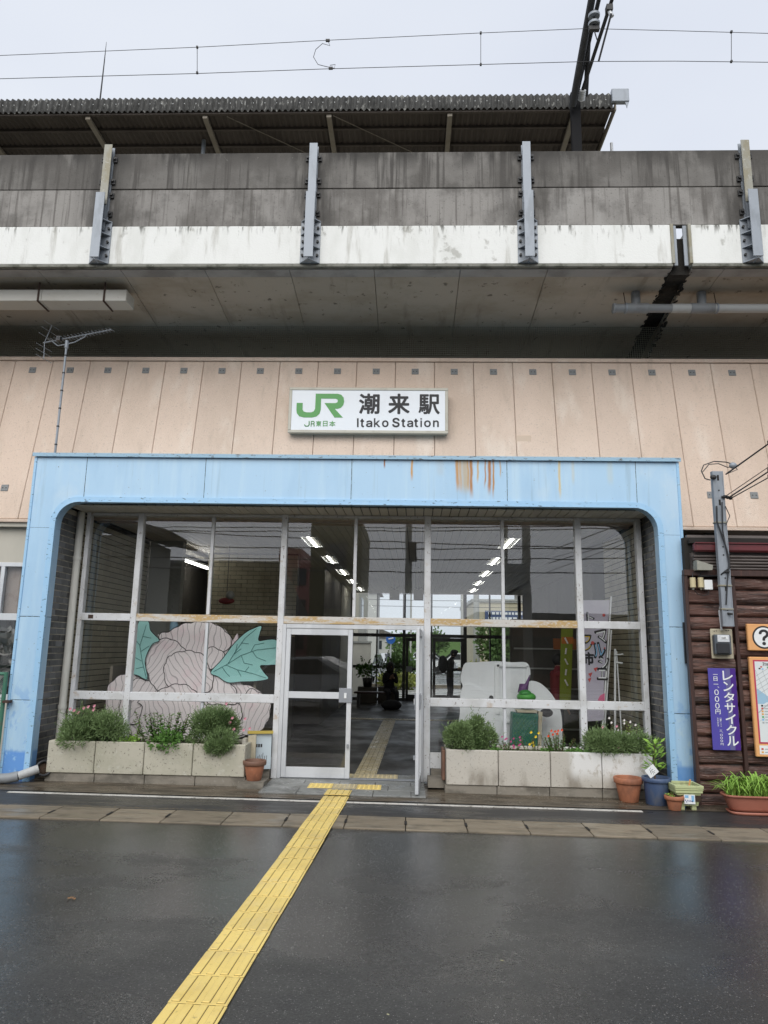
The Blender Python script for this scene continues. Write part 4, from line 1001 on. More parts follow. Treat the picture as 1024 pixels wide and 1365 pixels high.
bush('foliage_inner', t, (.8, 9.28, .56), (.26, .15, .18), 1000, .05, .02, leaf_dark, 6, 42)
t = flora('magenta_flowers', 'clump of magenta flowers in the right planter')
upright(t, (1.28, 9.22, .48), 14, .17, .2, leaf_mid, .045, .02, 51, 16)
rg = random.Random(5); blossoms(t, [(1.28 + rg.uniform(-.11, .13), 9.17 + rg.uniform(-.03, .03), .58 + rg.uniform(-.03, .10)) for i in range(14)], magf, .014)
t = flora('yellow_flowers', 'yellow flowers on thin stalks in the right planter')
upright(t, (1.56, 9.22, .48), 9, .2, .18, leaf_mid, .035, .014, 52, 16); blossoms(t, [at(x, y, 9.17) for x, y in ((708, 976), (714, 982), (718, 977), (710, 990), (706, 992), (711, 994))], yelf, .018)
t = flora('orange_flowers', 'orange-red flowers in the middle of the right planter')
upright(t, (1.86, 9.22, .48), 20, .25, .2, leaf_mid, .045, .02, 53, 26); blossoms(t, [at(x, y, 9.16) for x, y in ((735, 974), (740, 975), (744, 974), (749, 973), (743, 978), (737, 979), (731, 981))], redf, .017)
t = flora('marguerite_bush', 'long feathery bush with small pale flowers at the right end of the right planter', 'bush')
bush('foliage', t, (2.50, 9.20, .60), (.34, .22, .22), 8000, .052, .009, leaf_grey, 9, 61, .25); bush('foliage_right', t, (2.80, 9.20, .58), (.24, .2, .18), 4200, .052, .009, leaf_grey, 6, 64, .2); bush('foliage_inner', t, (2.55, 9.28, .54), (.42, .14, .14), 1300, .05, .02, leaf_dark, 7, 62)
blossoms(t, [at(x, y, 9.15) for x, y in ((803, 968), (812, 957), (824, 973), (832, 964), (838, 978), (845, 991), (856, 997), (857, 1000), (851, 984), (825, 995), (832, 960), (847, 966), (853, 1003), (868, 992), (815, 963), (840, 962))], whitef, .016)
blossoms(t, [at(x, y, 9.13) for x, y in ((803, 969), (825, 996), (822, 968))], pinkf, .018)
t = flora('yellow_shoot', 'bright yellow-green shoot rising from the right end of the right planter')
upright(t, (2.83, 9.3, .6), 5, .27, .16, leaf_lime, .06, .016, 65, 18)
t = flora('ground_weeds', 'low green weeds along the soil of the right planter')
for i, (x, n) in enumerate(((1.08, 160), (1.12, 100), (1.72, 130), (2.02, 140), (2.13, 90), (2.2, 110))): bush('weed', t, (x, 9.18, .50), (.07, .05, .035), n, .035, .02, leaf_mid, 3, 70 + i)

# ---------------------------------------------------------------- pots
def round_pot(name, label, X, Y, z, r0, r1, h, m, rim=.045, rimm=None, fill=True, cat='plant pot', saucer=False):
    p = thing(name, (X, Y, z), label, cat)
    MB().lathe([(.0001, 0), (r0, 0), (r0 + .004, .006), (r1 - .012, h - rim), (r1 - .012, h - rim + .002)], n=32).build('body', m, p)
    MB().lathe([(r1 - .014, h - rim), (r1 + .002, h - rim), (r1 + .008, h - rim + .008), (r1 + .010, h - .006), (r1 + .004, h), (r1 - .014, h), (r1 - .018, h - .01), (r1 - .03, h * .5)], n=32).build('rim', rimm or m, p)
    if fill: MB().lathe([(r1 - .02, h - .045), (r1 * .5, h - .035), (.0001, h - .03)], n=24, smooth=False).build('soil_fill', soil, p)
    return p
round_pot('flower_pot', 'terracotta pot with damp brown rim standing on a concrete block by the glass door', -1.87, 9.13, .10, .085, .135, .235, terra, .055, terra_dk, False)
t = thing('concrete_block', (0, 0, 0), 'rough concrete block carrying the terracotta pot beside the glass door', 'block')
MB().prism([(-2.06, .01), (-1.74, .0), (-1.72, .10), (-2.02, .10)], 9.0, 9.26).build('block', base_c, t)
MB().prism([(.27, .035), (.482, .035), (.482, .13), (.27, .13)], 9.28, 9.60).build('step_stone', base_c, tag(thing('corner_stone'), 'low rounded stone at the foot of the right planter by the doorway', 'stone'))
round_pot('flower_pot', 'large empty terracotta pot in front of the right planter', 2.63, 8.95, gz(2.6) + .018, .105, .158, .27, terra, .065)
bp = round_pot('blue_pot', 'blue plastic pot holding a young citrus sapling by the blue post', 2.92, 8.83, gz(2.9) + .018, .125, .155, .30, bluepot, .05)
t = flora('citrus_sapling', 'young leafy sapling growing in the blue plastic pot', 'sapling')
zb = gz(2.9) + .27; tr = [(2.91, 8.83, zb), (2.90, 8.82, zb + .2), (2.92, 8.83, zb + .42)]
MB().tube(tr, [.008, .006, .003], 6).build('stem', stem_m, t)
b = MB(); rg = random.Random(9)
for k in range(90):
    tt = rg.uniform(.25, 1); p = Vector(tr[0]).lerp(Vector(tr[2]), tt); a = rg.uniform(0, 6.28)
    st = p + Vector((math.cos(a), math.sin(a), .4)) * rg.uniform(.01, .07)
    leaf_quad(b, st, Vector((math.cos(a), math.sin(a), rg.uniform(-.1, .9))), Vector((0, 0, 1)) + rv(.3), rg.uniform(.07, .12), .036)
b.build('foliage', leaf_lime, t)
t = thing('plant_tag', (0, 0, 0), 'white square plant tag stuck tilted in the blue pot', 'tag')
c = at(869, 1028, 8.7); b = MB(); s_ = .062
b.box(-s_, s_, 0, .004, -s_ * .85, s_ * .85, 0); 
o = b.build('card', paper, t, c); o.rotation_euler = (0, R(-38), 0)
b = MB(); rg = random.Random(4)
for k in range(16): 
    a = rg.uniform(0, 6.28); q = rg.uniform(.01, .038); b.box(math.cos(a) * q - .004, math.cos(a) * q + .004, -.002, -.0005, math.sin(a) * q - .003, math.sin(a) * q + .003)
o2 = b.build('print', ink, t, c); o2.rotation_euler = (0, R(-38), 0)
MB().tube([c + Vector((.02, .003, -.05)), c + Vector((.05, .06, -.14))], .003, 5).build('stake', stem_m, t)
rp = round_pot('flower_pot', 'smallest terracotta pot with a green seedling before the pale green planter', 3.02, 8.56, gz(3) + .014, .062, .098, .155, terra, .045)
t = flora('seedling', 'green seedling in the smallest terracotta pot'); upright(t, (3.01, 8.56, gz(3) + .13), 6, .07, .08, leaf_lime, .035, .022, 81, 10)
# square planter
sq = thing('square_planter', (3.175, 8.66, gz(3.2) + .014), 'pale green square plastic planter with a printed label and wooden stick', 'planter')
b = MB(); w0, w1, h = .105, .135, .25
vs = [(-w0, -w0, .05), (w0, -w0, .05), (w0, w0, .05), (-w0, w0, .05), (-w1, -w1, h - .06), (w1, -w1, h - .06), (w1, w1, h - .06), (-w1, w1, h - .06)]
b.add(vs, [(0, 1, 5, 4), (1, 2, 6, 5), (2, 3, 7, 6), (3, 0, 4, 7), (3, 2, 1, 0)]); b.build('tub', greenpot, sq)
for sx in (-1, 1):
    for sy in (-1, 1):
        b = MB(); q = w0 - .012
        b.box(min(sx * q, sx * (q - .055)), max(sx * q, sx * (q - .055)), min(sy * q, sy * (q - .055)), max(sy * q, sy * (q - .055)), 0, .052, .006); b.build('foot', greenpot, sq)
for k, (r_, z0, z1) in enumerate(((.150, h - .06, h - .032), (.156, h - .030, h - .012), (.160, h - .010, h + .022))):
    b = MB()
    for (a, c_, e, f) in ((-r_, r_, -r_, -r_ + .022), (-r_, r_, r_ - .022, r_), (-r_, -r_ + .022, -r_ + .022, r_ - .022), (r_ - .022, r_, -r_ + .022, r_ - .022)): b.box(a, c_, e, f, z0, z1, .004)
    b.build('rim', greenpot, sq)
bx('soil_fill', soil, sq, -.13, .13, -.13, .13, .1, h - .05)
b = MB()
for k in range(9):
    x = -.09 + .0225 * k; b.box(x - .003, x + .003, -w1 + .016 - .006, -w1 + .03, .07, h - .08)
b.build('ribs', greenpot, sq)
lb = bx('label', paper, sq, -.058, .062, -.139, -.128, .075, .175)
bx('label_print', blue_p, lb, .022, .052, -.1405, -.1392, .10, .165); bx('label_print', blue_p, lb, -.05, -.01, -.1405, -.1392, .14, .168)
rg = random.Random(2)
for k in range(7): x = -.05 + .013 * k; bx('label_print', purple3, lb, x, x + .008, -.1405, -.1392, .088 + rg.uniform(0, .02), .102 + rg.uniform(.005, .022))
MB().tube([(.02, -.06, h - .05), (.045, -.075, h + .075)], .010, 6).build('stick', orange_w, sq)
# long planter with spider plant
lp = thing('trough_planter', (3.90, 8.50, gz(3.9) + .012), 'long terracotta-coloured trough planter at the foot of the log wall', 'planter')
def ovalring(b, rings, n=36):
    vs = []
    for (a, c_, z) in rings:
        for k in range(n):
            t_ = 2 * math.pi * k / n; ct, st = math.cos(t_), math.sin(t_)
            vs.append((a * math.copysign(abs(ct) ** .55, ct), c_ * math.copysign(abs(st) ** .55, st), z))
    fs = [(i * n + k, i * n + (k + 1) % n, (i + 1) * n + (k + 1) % n, (i + 1) * n + k) for i in range(len(rings) - 1) for k in range(n)]
    b.smooth = True; b.add(vs, fs); b.smooth = False; return b
ovalring(MB(), [(.01, .01, .03), (.27, .085, .03), (.30, .10, .06), (.35, .13, .185)]).build('trough', terra_pl, lp)
ovalring(MB(), [(.345, .125, .185), (.372, .15, .187), (.376, .153, .205), (.366, .145, .21), (.34, .12, .205), (.32, .11, .15)]).build('rim', terra_pl, lp)
ovalring(MB(), [(.01, .01, 0), (.30, .12, 0), (.325, .135, .035), (.315, .128, .035), (.29, .11, .01)]).build('saucer', terra_pl, lp)
ovalring(MB(), [(.335, .12, .17), (.01, .01, .185)]).build('soil_fill', soil, lp)
t = flora('spider_plant', 'bright green grassy plant with arching blades in the trough planter')
b = MB(); rg = random.Random(6)
for i in range(210):
    bx_, by_ = 3.90 + rg.uniform(-.30, .30), 8.50 + rg.uniform(-.07, .07); z = gz(3.9) + .19; a = rg.uniform(0, 6.28); hh = rg.uniform(.14, .36); rr_ = rg.uniform(.10, .34); w = rg.uniform(.007, .013)
    d = Vector((math.cos(a), math.sin(a), 0)); s_ = Vector((-d.y, d.x, 0)); pts = []
    for k in range(6):
        u = k / 5; pts.append((Vector((bx_, by_, z)) + d * rr_ * u * (1 + .3 * u) + Vector((0, 0, hh * (2.3 * u - 1.9 * u * u))), w * (1 - u) ** .6 + .0006))
    vs = []
    for p, ww in pts: vs += [p - s_ * ww, p + s_ * ww]
    b.add(vs, [(2 * k, 2 * k + 1, 2 * k + 3, 2 * k + 2) for k in range(5)])
b.build('blades', leaf_lime, t)
# drain pipe on the ground at left, fallen pot, litter
gp = thing('ground_pipe', (0, 0, 0), 'grey plastic pipe lying on the ground by the left blue post', 'pipe')
def gpt(x, y, r=.055): p = at(x, y, 8.9); return p
pa = [Vector((-6.2, 8.80, .09)), Vector((-5.2, 8.80, .085)), Vector((-4.90, 8.84, .095))]
MB().tube(pa, .052, 14).build('pipe_length', pvc, gp); MB().tube([Vector((-4.92, 8.835, .094)), Vector((-4.80, 8.86, .10)), Vector((-4.70, 8.90, .12))], .060, 14).build('elbow', pvc, gp)
MB().tube([Vector((-4.70, 8.90, .12)), Vector((-4.52, 9.02, .19))], .052, 14).build('pipe_end', pvc_light, gp)
fp = round_pot('fallen_pot', 'dark plastic pot lying in the corner behind the left blue post', -4.56, 9.22, .12, .06, .09, .15, black_m, .02); fp.rotation_euler = (R(70), 0, R(35)); fp.location = (-4.56, 9.2, .14)
for i, (px, py) in enumerate(((93, 1200), (672, 1280), (604, 1247), (672, 1279), (514, 1352), (98, 1202))):
    q = CM.to_3x3() @ Vector(((px - 512) / 946, -(py - 682.5) / 946, -1)); tt = -1.73 / q.z; X, Y = q.x * tt, q.y * tt
    if i in (2, 3): continue
    b = MB()
    for k in range(5 if i == 0 else 1):
        a = rnd.uniform(0, 6.28); leaf_quad(b, Vector((X + rnd.uniform(-.015, .015), Y + rnd.uniform(-.01, .01), gz(X) + .006)), Vector((math.cos(a), math.sin(a), .15)), Vector((0, 0, 1)), .03, .014)
    lab = ['crumpled brown dead leaf on the wet asphalt at left', 'tiny pale yellow leaf on the asphalt right of the tactile strip', '', '', 'tiny pale scrap at the bottom edge of the asphalt', 'second brown leaf scrap touching the crumpled leaf at left'][i]
    tag(b.build('fallen_leaf', M('dead_leaf_%d' % i, (.35, .18, .07) if i in (0, 5) else (.5, .48, .28), .7), None), lab, 'leaf')
# dry litter along the kerb joint
b = MB(); rg = random.Random(12)
for i in range(900):
    X = rg.choice([rg.gauss(-3.0, .6), rg.uniform(-5, 3.5)]); Y = 7.822 + abs(rg.gauss(0, .02)); a = rg.uniform(0, 6.28)
    leaf_quad(b, Vector((X, Y, gz(X) + .018)), Vector((math.cos(a), math.sin(a), .1)), Vector((0, 0, 1)), .016, .006)
tag(b.build('kerb_litter', M('dry_litter', (.26, .21, .13), .9)), kind='stuff')
b = MB()
for i in range(260):
    X = rg.choice([rg.gauss(-2.2, 1.5), rg.uniform(0, 3)]); Y = rg.uniform(8.62, 9.08); a = rg.uniform(0, 6.28)
    leaf_quad(b, Vector((X, Y, gz(X) + .021)), Vector((math.cos(a), math.sin(a), .1)), Vector((0, 0, 1)), .014, .008)
tag(b.build('apron_litter', M('pale_petal_litter', (.45, .42, .33), .9)), kind='stuff')
# glass-front A-board and box behind the door pot
t = thing('notice_box', (0, 0, 0), 'yellow-edged wooden box with a pale handwritten notice behind the terracotta pot', 'box')
MB().prism([(-2.03, .12), (-1.93, .12), (-1.93, .60), (-2.03, .585)], 9.42, 9.46).build('frame_leg', meter_w, t)
bx('side_board', cream_w, t, -2.08, -2.035, 9.3, 9.46, .12, .56)
b = MB().box(-.15, .15, 0, .012, 0, .44); o = b.build('board', M('notice_board', (.50, .58, .62), .5), t, (-1.905, 9.50, .13)); o.rotation_euler = (0, 0, 0)
o.location = (-1.90, 9.55, .16); o.rotation_euler = (R(-4), 0, R(16))
b = MB().box(-.165, .165, -.012, .02, 0, .035); o = b.build('top_frame', M('yellow_tape', (.5, .38, .08), .6), t, (-1.90, 9.55, .60)); o.rotation_euler = (0, 0, R(16))
b = MB()
for k in range(3): b.box(-.05 + .03 * k, -.028 + .03 * k, -.003, -.001, .27, .31)
rg = random.Random(8)
for k in range(9):
    x = -.11 + .025 * k; b.tube([(x, -.002, .10), (x + rg.uniform(.003, .02), -.002, .15 + rg.uniform(0, .06))], .0028, 4)
o = b.build('handwriting', ink, t, (-1.90, 9.55, .16)); o.rotation_euler = (R(-4), 0, R(16))

# ---------------------------------------------------------------- log clad shed at right
SH = 8.86
sh = thing('log_shed', (0, 0, 0), 'dark brown log-clad shed with ribbed metal eaves right of the station', 'shed')
def log(x0, x1, z0, z1, nm='plank'):
    n = 10; ncol = max(3, int((x1 - x0) / .045)); b = MB(); vs = []; ph = rnd.uniform(0, 9); zc, hh = (z0 + z1) / 2, (z1 - z0) / 2
    for i in range(ncol + 1):
        x = x0 + (x1 - x0) * i / ncol; wv = .10 * math.sin(x * 9 + ph) + .06 * math.sin(x * 23 + ph * 2)
        for k in range(n + 1):
            t_ = -1 + 2 * k / n; d = .036 * (1 - abs(t_) ** 4.5) * (1 + 3.0 * wv) + .004 * math.sin(x * 41 + ph * 3 + t_ * 2)
            vs.append((x, SH + .05 - d, zc + hh * t_ * (.985 + .06 * wv) + .016 * math.sin(x * 6 + ph) * (1 - t_ * t_)))
    fs = [(i * (n + 1) + k, (i + 1) * (n + 1) + k, (i + 1) * (n + 1) + k + 1, i * (n + 1) + k + 1) for i in range(ncol) for k in range(n)]
    b.smooth = True; b.add(vs, fs); return b.build(nm, wood_d, sh)
z = -.06; rows = []
while z < 2.66:
    h_ = rnd.uniform(.14, .20); h_ = min(h_, 2.69 - z); rows.append((z, z + h_)); z += h_
bays = ((3.43, 3.955), (4.005, 4.95), (4.995, 6.0), (6.05, 7.0))
for z0, z1 in rows:
    for a, c_ in bays:
        if a > 4.9 and z0 < 0: pass
        log(a, c_, z0 + .004, z1 - .004)
bx('shed_wall', charcoal_m, sh, 3.44, 7.1, SH + .055, SH + .14, -.1, 3.15)
bx('batten', wood_b, sh, 3.385, 3.428, SH - .03, SH + .05, -.08, 2.68, .004)
bx('batten', wood_b, sh, 3.958, 4.002, SH - .02, SH + .05, -.08, 2.68, .004); bx('batten', wood_b, sh, 4.952, 4.993, SH - .02, SH + .05, -.08, 2.68, .004)
bx('top_beam', wood_b, sh, 3.385, 7.1, SH - .045, SH + .04, 2.66, 2.735, .006)
bx('sill_board', wood_b, sh, 3.40, 7.1, SH - .01, SH + .05, -.12, -.065, .003)
ez = SH - .10
bx('gutter', maroon, sh, 3.50, 7.1, ez - .03, ez + .06, 2.95, 3.06, .02); bx('gutter_lip', maroon, sh, 3.50, 7.1, ez - .05, ez - .02, 3.045, 3.062, .004)
for k in range(5):
    z = 2.755 + .036 * k; b = MB()
    b.tube([(3.5, SH - .015 - .012 * k, z), (7.1, SH - .015 - .012 * k, z)], .017, 8); b.build('metal_rib', rib_m, sh)
bx('rib_backing', rib_m, sh, 3.5, 7.1, SH - .01, SH + .05, 2.735, 2.95)
bx('eave_roof', charcoal_m, sh, 3.48, 7.1, SH - .02, 10.05, 3.07, 3.12); bx('ridge_strip', rib_m, sh, 3.50, 7.1, SH + .1, SH + .16, 3.151, 3.19)
MB().prism([(3.50, 2.72), (3.68, 2.72), (3.69, 2.78), (3.50, 2.84)], SH - .16, SH - .02).build('eave_end_block', galv_old, sh)
# meter
mt = thing('electric_meter', (0, 0, 0), 'electric meter on a beige backing board on the log wall', 'meter')
Y0 = SH - .03
def sbox(nm, m, parent, px0, py0, px1, py1, Y, t, c=.004):
    a, c_ = at(px0, py1, Y), at(px1, py0, Y); return bx(nm, m, parent, a.x, c_.x, Y, Y + t, a.z, c_.z, c)
sbox('backing_board', meter_w, mt, 949.5, 838.5, 976, 878, Y0 - .015, .02, .008)
m1 = sbox('meter_case', meter_g, mt, 954.5, 846, 974.5, 872.5, Y0 - .10, .085, .012)
sbox('terminal_cover', black_m, m1, 956.5, 857.5, 973, 871, Y0 - .125, .024, .006); sbox('window_glass', alu, m1, 957, 846.5, 972.5, 856, Y0 - .115, .014, .006)
o = sbox('face_plate', paper, m1, 961, 848, 970, 852, Y0 - .119, .003, 0); letters('digits', '0485', ink, m1, o.dimensions.x and at(962, 851.4, Y0 - .119).x, at(962, 851.4, Y0 - .119).z, .05, .02, Y0 - .1205, .01)
b = MB()
for px, py in ((952, 841.5), (955, 841), (968, 840.5), (971, 840.5), (952, 872), (972, 873)): p = at(px, py, Y0 - .016); b.tube([(p.x, p.y - .004, p.z), (p.x, p.y + .004, p.z)], .006, 6)
b.build('screws', bolt_m, mt)
MB().tube([at(962, 840, Y0 - .05), at(961, 832, Y0 - .06), at(959, 815, Y0 - .05), at(961, 806, Y0 - .05), at(962, 790, Y0 - .05)], .012, 8).build('conduit', alu, mt)
# insulated fuse holders and box
for k, (x0_, lab) in enumerate(((920.5, 'left ivory fuse cylinder on the log wall under the eave'), (931, 'right ivory fuse cylinder on the log wall beside the white box'))):
    t = thing('fuse_holder', (0, 0, 0), lab, 'fuse holder', 'ivory fuse holders under the eave')
    c = at(x0_ + 3, 776, SH - .07); MB().tube([c + Vector((0, 0, .055)), c - Vector((0, 0, .065))], .034, 12).build('body', ivory, t)
    MB().tube([c + Vector((0, 0, -.066)), c - Vector((0, 0, .095))], [.02, .012], 8).build('cap', galv_old, t)
    MB().tube([c + Vector((0, .0, .05)), c + Vector((.02, .03, .12)), at(948, 757, SH - .06)], .006, 5).build('lead', black_m, t)
t = thing('junction_box', (0, 0, 0), 'small white junction box right of the ivory fuse cylinders', 'box')
sbox('case', paper, t, 940, 773, 950, 786, SH - .10, .07, .006)
MB().tube([at(945, 786, SH - .06), at(944, 792, SH - .06), at(938, 794, SH - .05), at(930, 792, SH - .05), at(926, 787, SH - .06)], .005, 5).build('cable', black_m, t)
# lipped channel pole with service wires
po = thing('service_pole', (0, 0, 0), 'galvanised steel channel pole with service wires rising beside the shed', 'pole')
SP = SH - .20; pc = at(959.5, 700, SP).x + .02
zt = at(959, 628, SP).z; zb = at(967, 835, SP).z
bx('pole_web', galv, po, pc - .062, pc + .062, SP, SP + .010, zb, zt, .002)
bx('pole_flange', galv, po, pc - .066, pc - .054, SP - .006, SP + .06, zb, zt, .002); bx('pole_flange', galv, po, pc + .054, pc + .066, SP - .006, SP + .06, zb, zt, .002)
b = MB()
for zz, kind in ((3.86, 1), (3.70, 0), (3.55, 1), (3.0, 0), (2.9, 0), (2.62, 0), (2.5, 1), (2.42, 0), (2.24, 0)):
    if kind: b.box(pc - .012, pc + .012, SP - .002, SP + .004, zz - .035, zz + .035)
    else: b.tube([(pc, SP - .003, zz), (pc, SP + .004, zz)], .010, 8)
b.build('holes', charcoal_m, po)
for zz in (3.30, 2.53, 2.25): b = MB().box(pc - .075, pc + .07, SP - .014, SP + .07, zz - .010, zz + .010, .003); b.build('band', galv_old, po)
for zz in (2.70, 2.20): MB().tube([(pc + .0, SP, zz), (pc + .03, SP - .05, zz - .01)], .014, 6).build('step_bolt', bolt_m, po)
b = MB()
b.tube([(pc + .02, SP - .02, 3.55), (pc + .0, SP - .025, 3.2), (pc + .03, SP - .02, 2.95), (pc + .05, SP - .02, 2.8), (pc + .01, SP - .02, 2.55), (pc - .02, SP - .02, 2.3)], .008, 6)
b.tube([(pc - .05, SP - .02, 3.5), (pc - .06, SP - .025, 3.3), (pc + .01, SP - .03, 3.05), (pc + .055, SP - .02, 2.85), (pc + .05, SP - .02, 2.74), (pc - .05, SP - .0, 2.66), (3.75, SH - .06, 2.66), (3.55, SH - .06, 2.655)], .010, 6)
b.tube([(pc + .055, SP - .02, 3.5), (pc + .10, SP - .02, 3.38), (pc + .04, SP - .03, 3.26)], .006, 5)
b.build('cable', black_m, po)
b = MB(); S2 = SP - .02
b.tube([at(947, 640, S2), at(940, 638, S2), at(935, 628, S2), at(938, 620, S2), at(952, 615, S2), at(968, 616, S2), at(985, 621, S2)], .007, 6)
b.tube([at(936, 630, S2), at(945, 619, S2), at(958, 618, S2), at(970, 623, S2), at(980, 622, S2), at(983, 626, S2), at(968, 632, S2)], .006, 6)
b.build('loop_wire', black_m, po)
MB().sphere(at(977, 620.5, S2), .045, .04, .04).build('pin_insulator', galv, po); MB().sphere(at(951, 636, S2), .04, .03, .03).build('pin_insulator', bolt_m, po)
b = MB()
for px, py in ((966, 662), (970, 663), (974, 664)): b.sphere(at(px, py, S2), .022, .03, .022, 8, 6)
b.tube([at(962, 662, S2), at(975, 664, S2)], .012, 6); b.build('rack_insulators', bolt_m, po)
def far(px, py, Y): return at(px, py, Y)
for k, (p, q, r_) in enumerate((((968, 632), (1024, 588), .010), ((968, 661), (1024, 619), .005), ((972, 663), (1024, 625), .009), ((975, 664), (1024, 633), .007))):
    a = at(p[0], p[1], S2); c_ = at(q[0], q[1], 7.3); d = c_ + (c_ - a) * 3; m_ = a.lerp(d, .5) - Vector((0, 0, .06))
    MB().tube([a, a.lerp(m_, .5), c_, d], r_, 6).build('service_wire', black_m, po)
# rental cycle sign
t = thing('rental_sign', (0, 0, 0), 'blue-violet vertical bicycle rental sign with white lettering on the log wall', 'sign')
SY2 = SH - .035; A = at(943.5, 890.5, SY2); B = at(985, 1000.5, SY2)
rx0, rx1, rz0, rz1 = A.x, A.x + .325, at(965, 1000, SY2).z, A.z
bx('sign_panel', purple, t, rx0, rx1, SY2, SY2 + .012, rz0, rz1, .003)
W_ = rx1 - rx0; H_ = rz1 - rz0
bx('sign_band', purple2, t, rx1 - W_ * .20, rx1 - .003, SY2 - .0012, SY2 - .0002, rz0 + .003, rz1 - .003); bx('sign_band', purple3, t, rx1 - W_ * .38, rx1 - W_ * .20 - .001, SY2 - .0012, SY2 - .0002, rz0 + .003, rz1 - .003)
for i, ch in enumerate('レンタサイクル'):
    h_ = H_ * .93 / 7; letters('lettering', ch, paper, t, rx0 + W_ * (.52 + .0 * i), rz1 - H_ * .025 - h_ * (i + 1) + h_ * .08, W_ * (.36 if ch != 'ル' else .40), h_ * .86, SY2 - .003, .02)
ys_ = [(.065, .012, '一'), (.10, .055, '日'), (.185, .010, '一'), (.215, .012, '、')]
def vt(ch, u, v, w, h_, bold=.015): letters('lettering', ch, paper, t, rx0 + W_ * u, rz1 - H_ * (v + h_), W_ * w, H_ * h_, SY2 - .003, bold)
vt('一', .17, .075, .17, .006); vt('日', .18, .105, .14, .052); vt('一', .17, .195, .17, .006); vt('、', .31, .225, .05, .02)
for k in range(3): vt('0', .18, .265 + .083 * k, .15, .066, .01)
vt('円', .17, .51, .18, .055)
for i, ch in enumerate('ロードバイク'): vt('｜' if ch == 'ー' else ch, .31, .61 + .019 * i, .055, .014, .01)
for i, ch in enumerate('電動自転車'): vt(ch, .21, .61 + .022 * i, .055, .018, .0)
vt('三', .27, .755, .10, .022); vt('、', .36, .785, .03, .01)
for k in range(3): vt('0', .28, .805 + .035 * k, .09, .026, .01)
vt('円', .28, .915, .10, .026)
# information panels
t = thing('information_mark_sign', (0, 0, 0), 'square orange wooden sign with a black question mark in a circle', 'sign')
Y3 = SH - .07; A = at(995.5, 831.5, Y3); B = at(998, 867, Y3); s_ = A.z - B.z
bx('sign_board', orange_w, t, A.x, A.x + s_ * 1.30, Y3, Y3 + .045, B.z, A.z, .008)
cx_, cz_ = A.x + s_ * .60, (A.z + B.z) / 2
def disc(nm, m, r_, y, parent, cx_=cx_, cz_=cz_):
    b = MB(); b.prism([(cx_ + r_ * math.cos(k * .1745), cz_ + r_ * math.sin(k * .1745)) for k in range(36)], y, y + .002); return b.build(nm, m, parent)
disc('ring', ink, s_ * .43, Y3 - .002, t); disc('disc', paper, s_ * .37, Y3 - .0045, t); letters('lettering', '?', ink, t, cx_ - s_ * .17, cz_ - s_ * .28, s_ * .34, s_ * .56, Y3 - .006, .03)
t = thing('map_board', (0, 0, 0), 'orange-framed tourist map board with red border under the question mark sign', 'sign')
A = at(998.5, 875.5, Y3); B = at(1009, 1009, Y3); mz0, mz1, mx0, mx1 = B.z, A.z, A.x, A.x + .95
bx('frame', orange_w, t, mx0, mx1, Y3, Y3 + .045, mz0, mz1, .008)
bx('map_border', magenta, t, mx0 + .04, mx1 - .04, Y3 - .002, Y3 - .0003, mz0 + .15, mz1 - .035); bx('map_sheet', map_bg, t, mx0 + .058, mx1 - .058, Y3 - .004, Y3 - .0022, mz0 + .168, mz1 - .053)
bx('notes', paper, t, mx0 + .04, mx1 - .04, Y3 - .002, Y3 - .0003, mz0 + .03, mz0 + .13)
def ml(pts, w, m, nm='map_line', y=Y3 - .005):
    b = MB()
    for p, q in zip(pts[:-1], pts[1:]):
        p, q = Vector(p), Vector(q); d = (q - p).normalized(); n_ = Vector((-d.y, d.x)) * w / 2
        b.add([(mx0 + v.x, y, mz0 + v.y) for v in (p - n_, p + n_, q + n_, q - n_)], [(0, 3, 2, 1)])
    return b.build(nm, m, t)
bx('map_sea', map_sea, t, mx0 + .06, mx0 + .30, Y3 - .0044, Y3 - .0041, mz0 + .62, mz0 + .63) 
b = MB(); b.add([(mx0 + x, Y3 - .0045, mz0 + z) for x, z in ((.059, .60), (.13, .60), (.22, .66), (.059, .78))], [(0, 1, 2, 3)]); b.build('map_sea', map_sea, t)
for k in range(5): ml([(.06, .66 + .055 * k + .04), (.5, .93 + .055 * k + .04)], .005, map_road)
for k in range(5): ml([(.06 + .08 * k, .99), (.06 + .08 * k + .12, .64)], .004, map_road)
ml([(.06, .50), (.30, .70), (.6, .78)], .010, map_road); ml([(.06, .40), (.13, .44)], .004, map_road)
for k, m in enumerate((ink, red_p, orange_p, orange_p, green_p, blue_p, map_road)):
    z_ = mz0 + .57 - .032 * k
    bx('legend_mark', m, t, mx0 + .095, mx0 + .118, Y3 - .006, Y3 - .0045, z_, z_ + .02); bx('legend_text', map_road, t, mx0 + .13, mx0 + .26, Y3 - .006, Y3 - .0045, z_ + .004, z_ + .015)
for k in range(2): bx('legend_mark', red_p if k else orange_p, t, mx0 + .06, mx0 + .085, Y3 - .004, Y3 - .0025, mz0 + .045 + .035 * k, mz0 + .065 + .035 * k); bx('legend_text', map_road, t, mx0 + .10, mx0 + .4, Y3 - .004, Y3 - .0025, mz0 + .05 + .035 * k, mz0 + .06 + .035 * k)
letters('lettering', 'Itako', ink, t, mx0 + .15, mz0 + 1.045, .13, .035, Y3 - .006, .01)
for x_, z_, m in ((.12, 1.02, red_p), (.10, 1.0, ink), (.135, .995, blue_p)): bx('map_icon', m, t, mx0 + x_, mx0 + x_ + .022, Y3 - .006, Y3 - .0045, mz0 + z_, mz0 + z_ + .016)
ml([(.20, 1.03), (.27, .97)], .014, green_p, 'map_icon', Y3 - .0062)

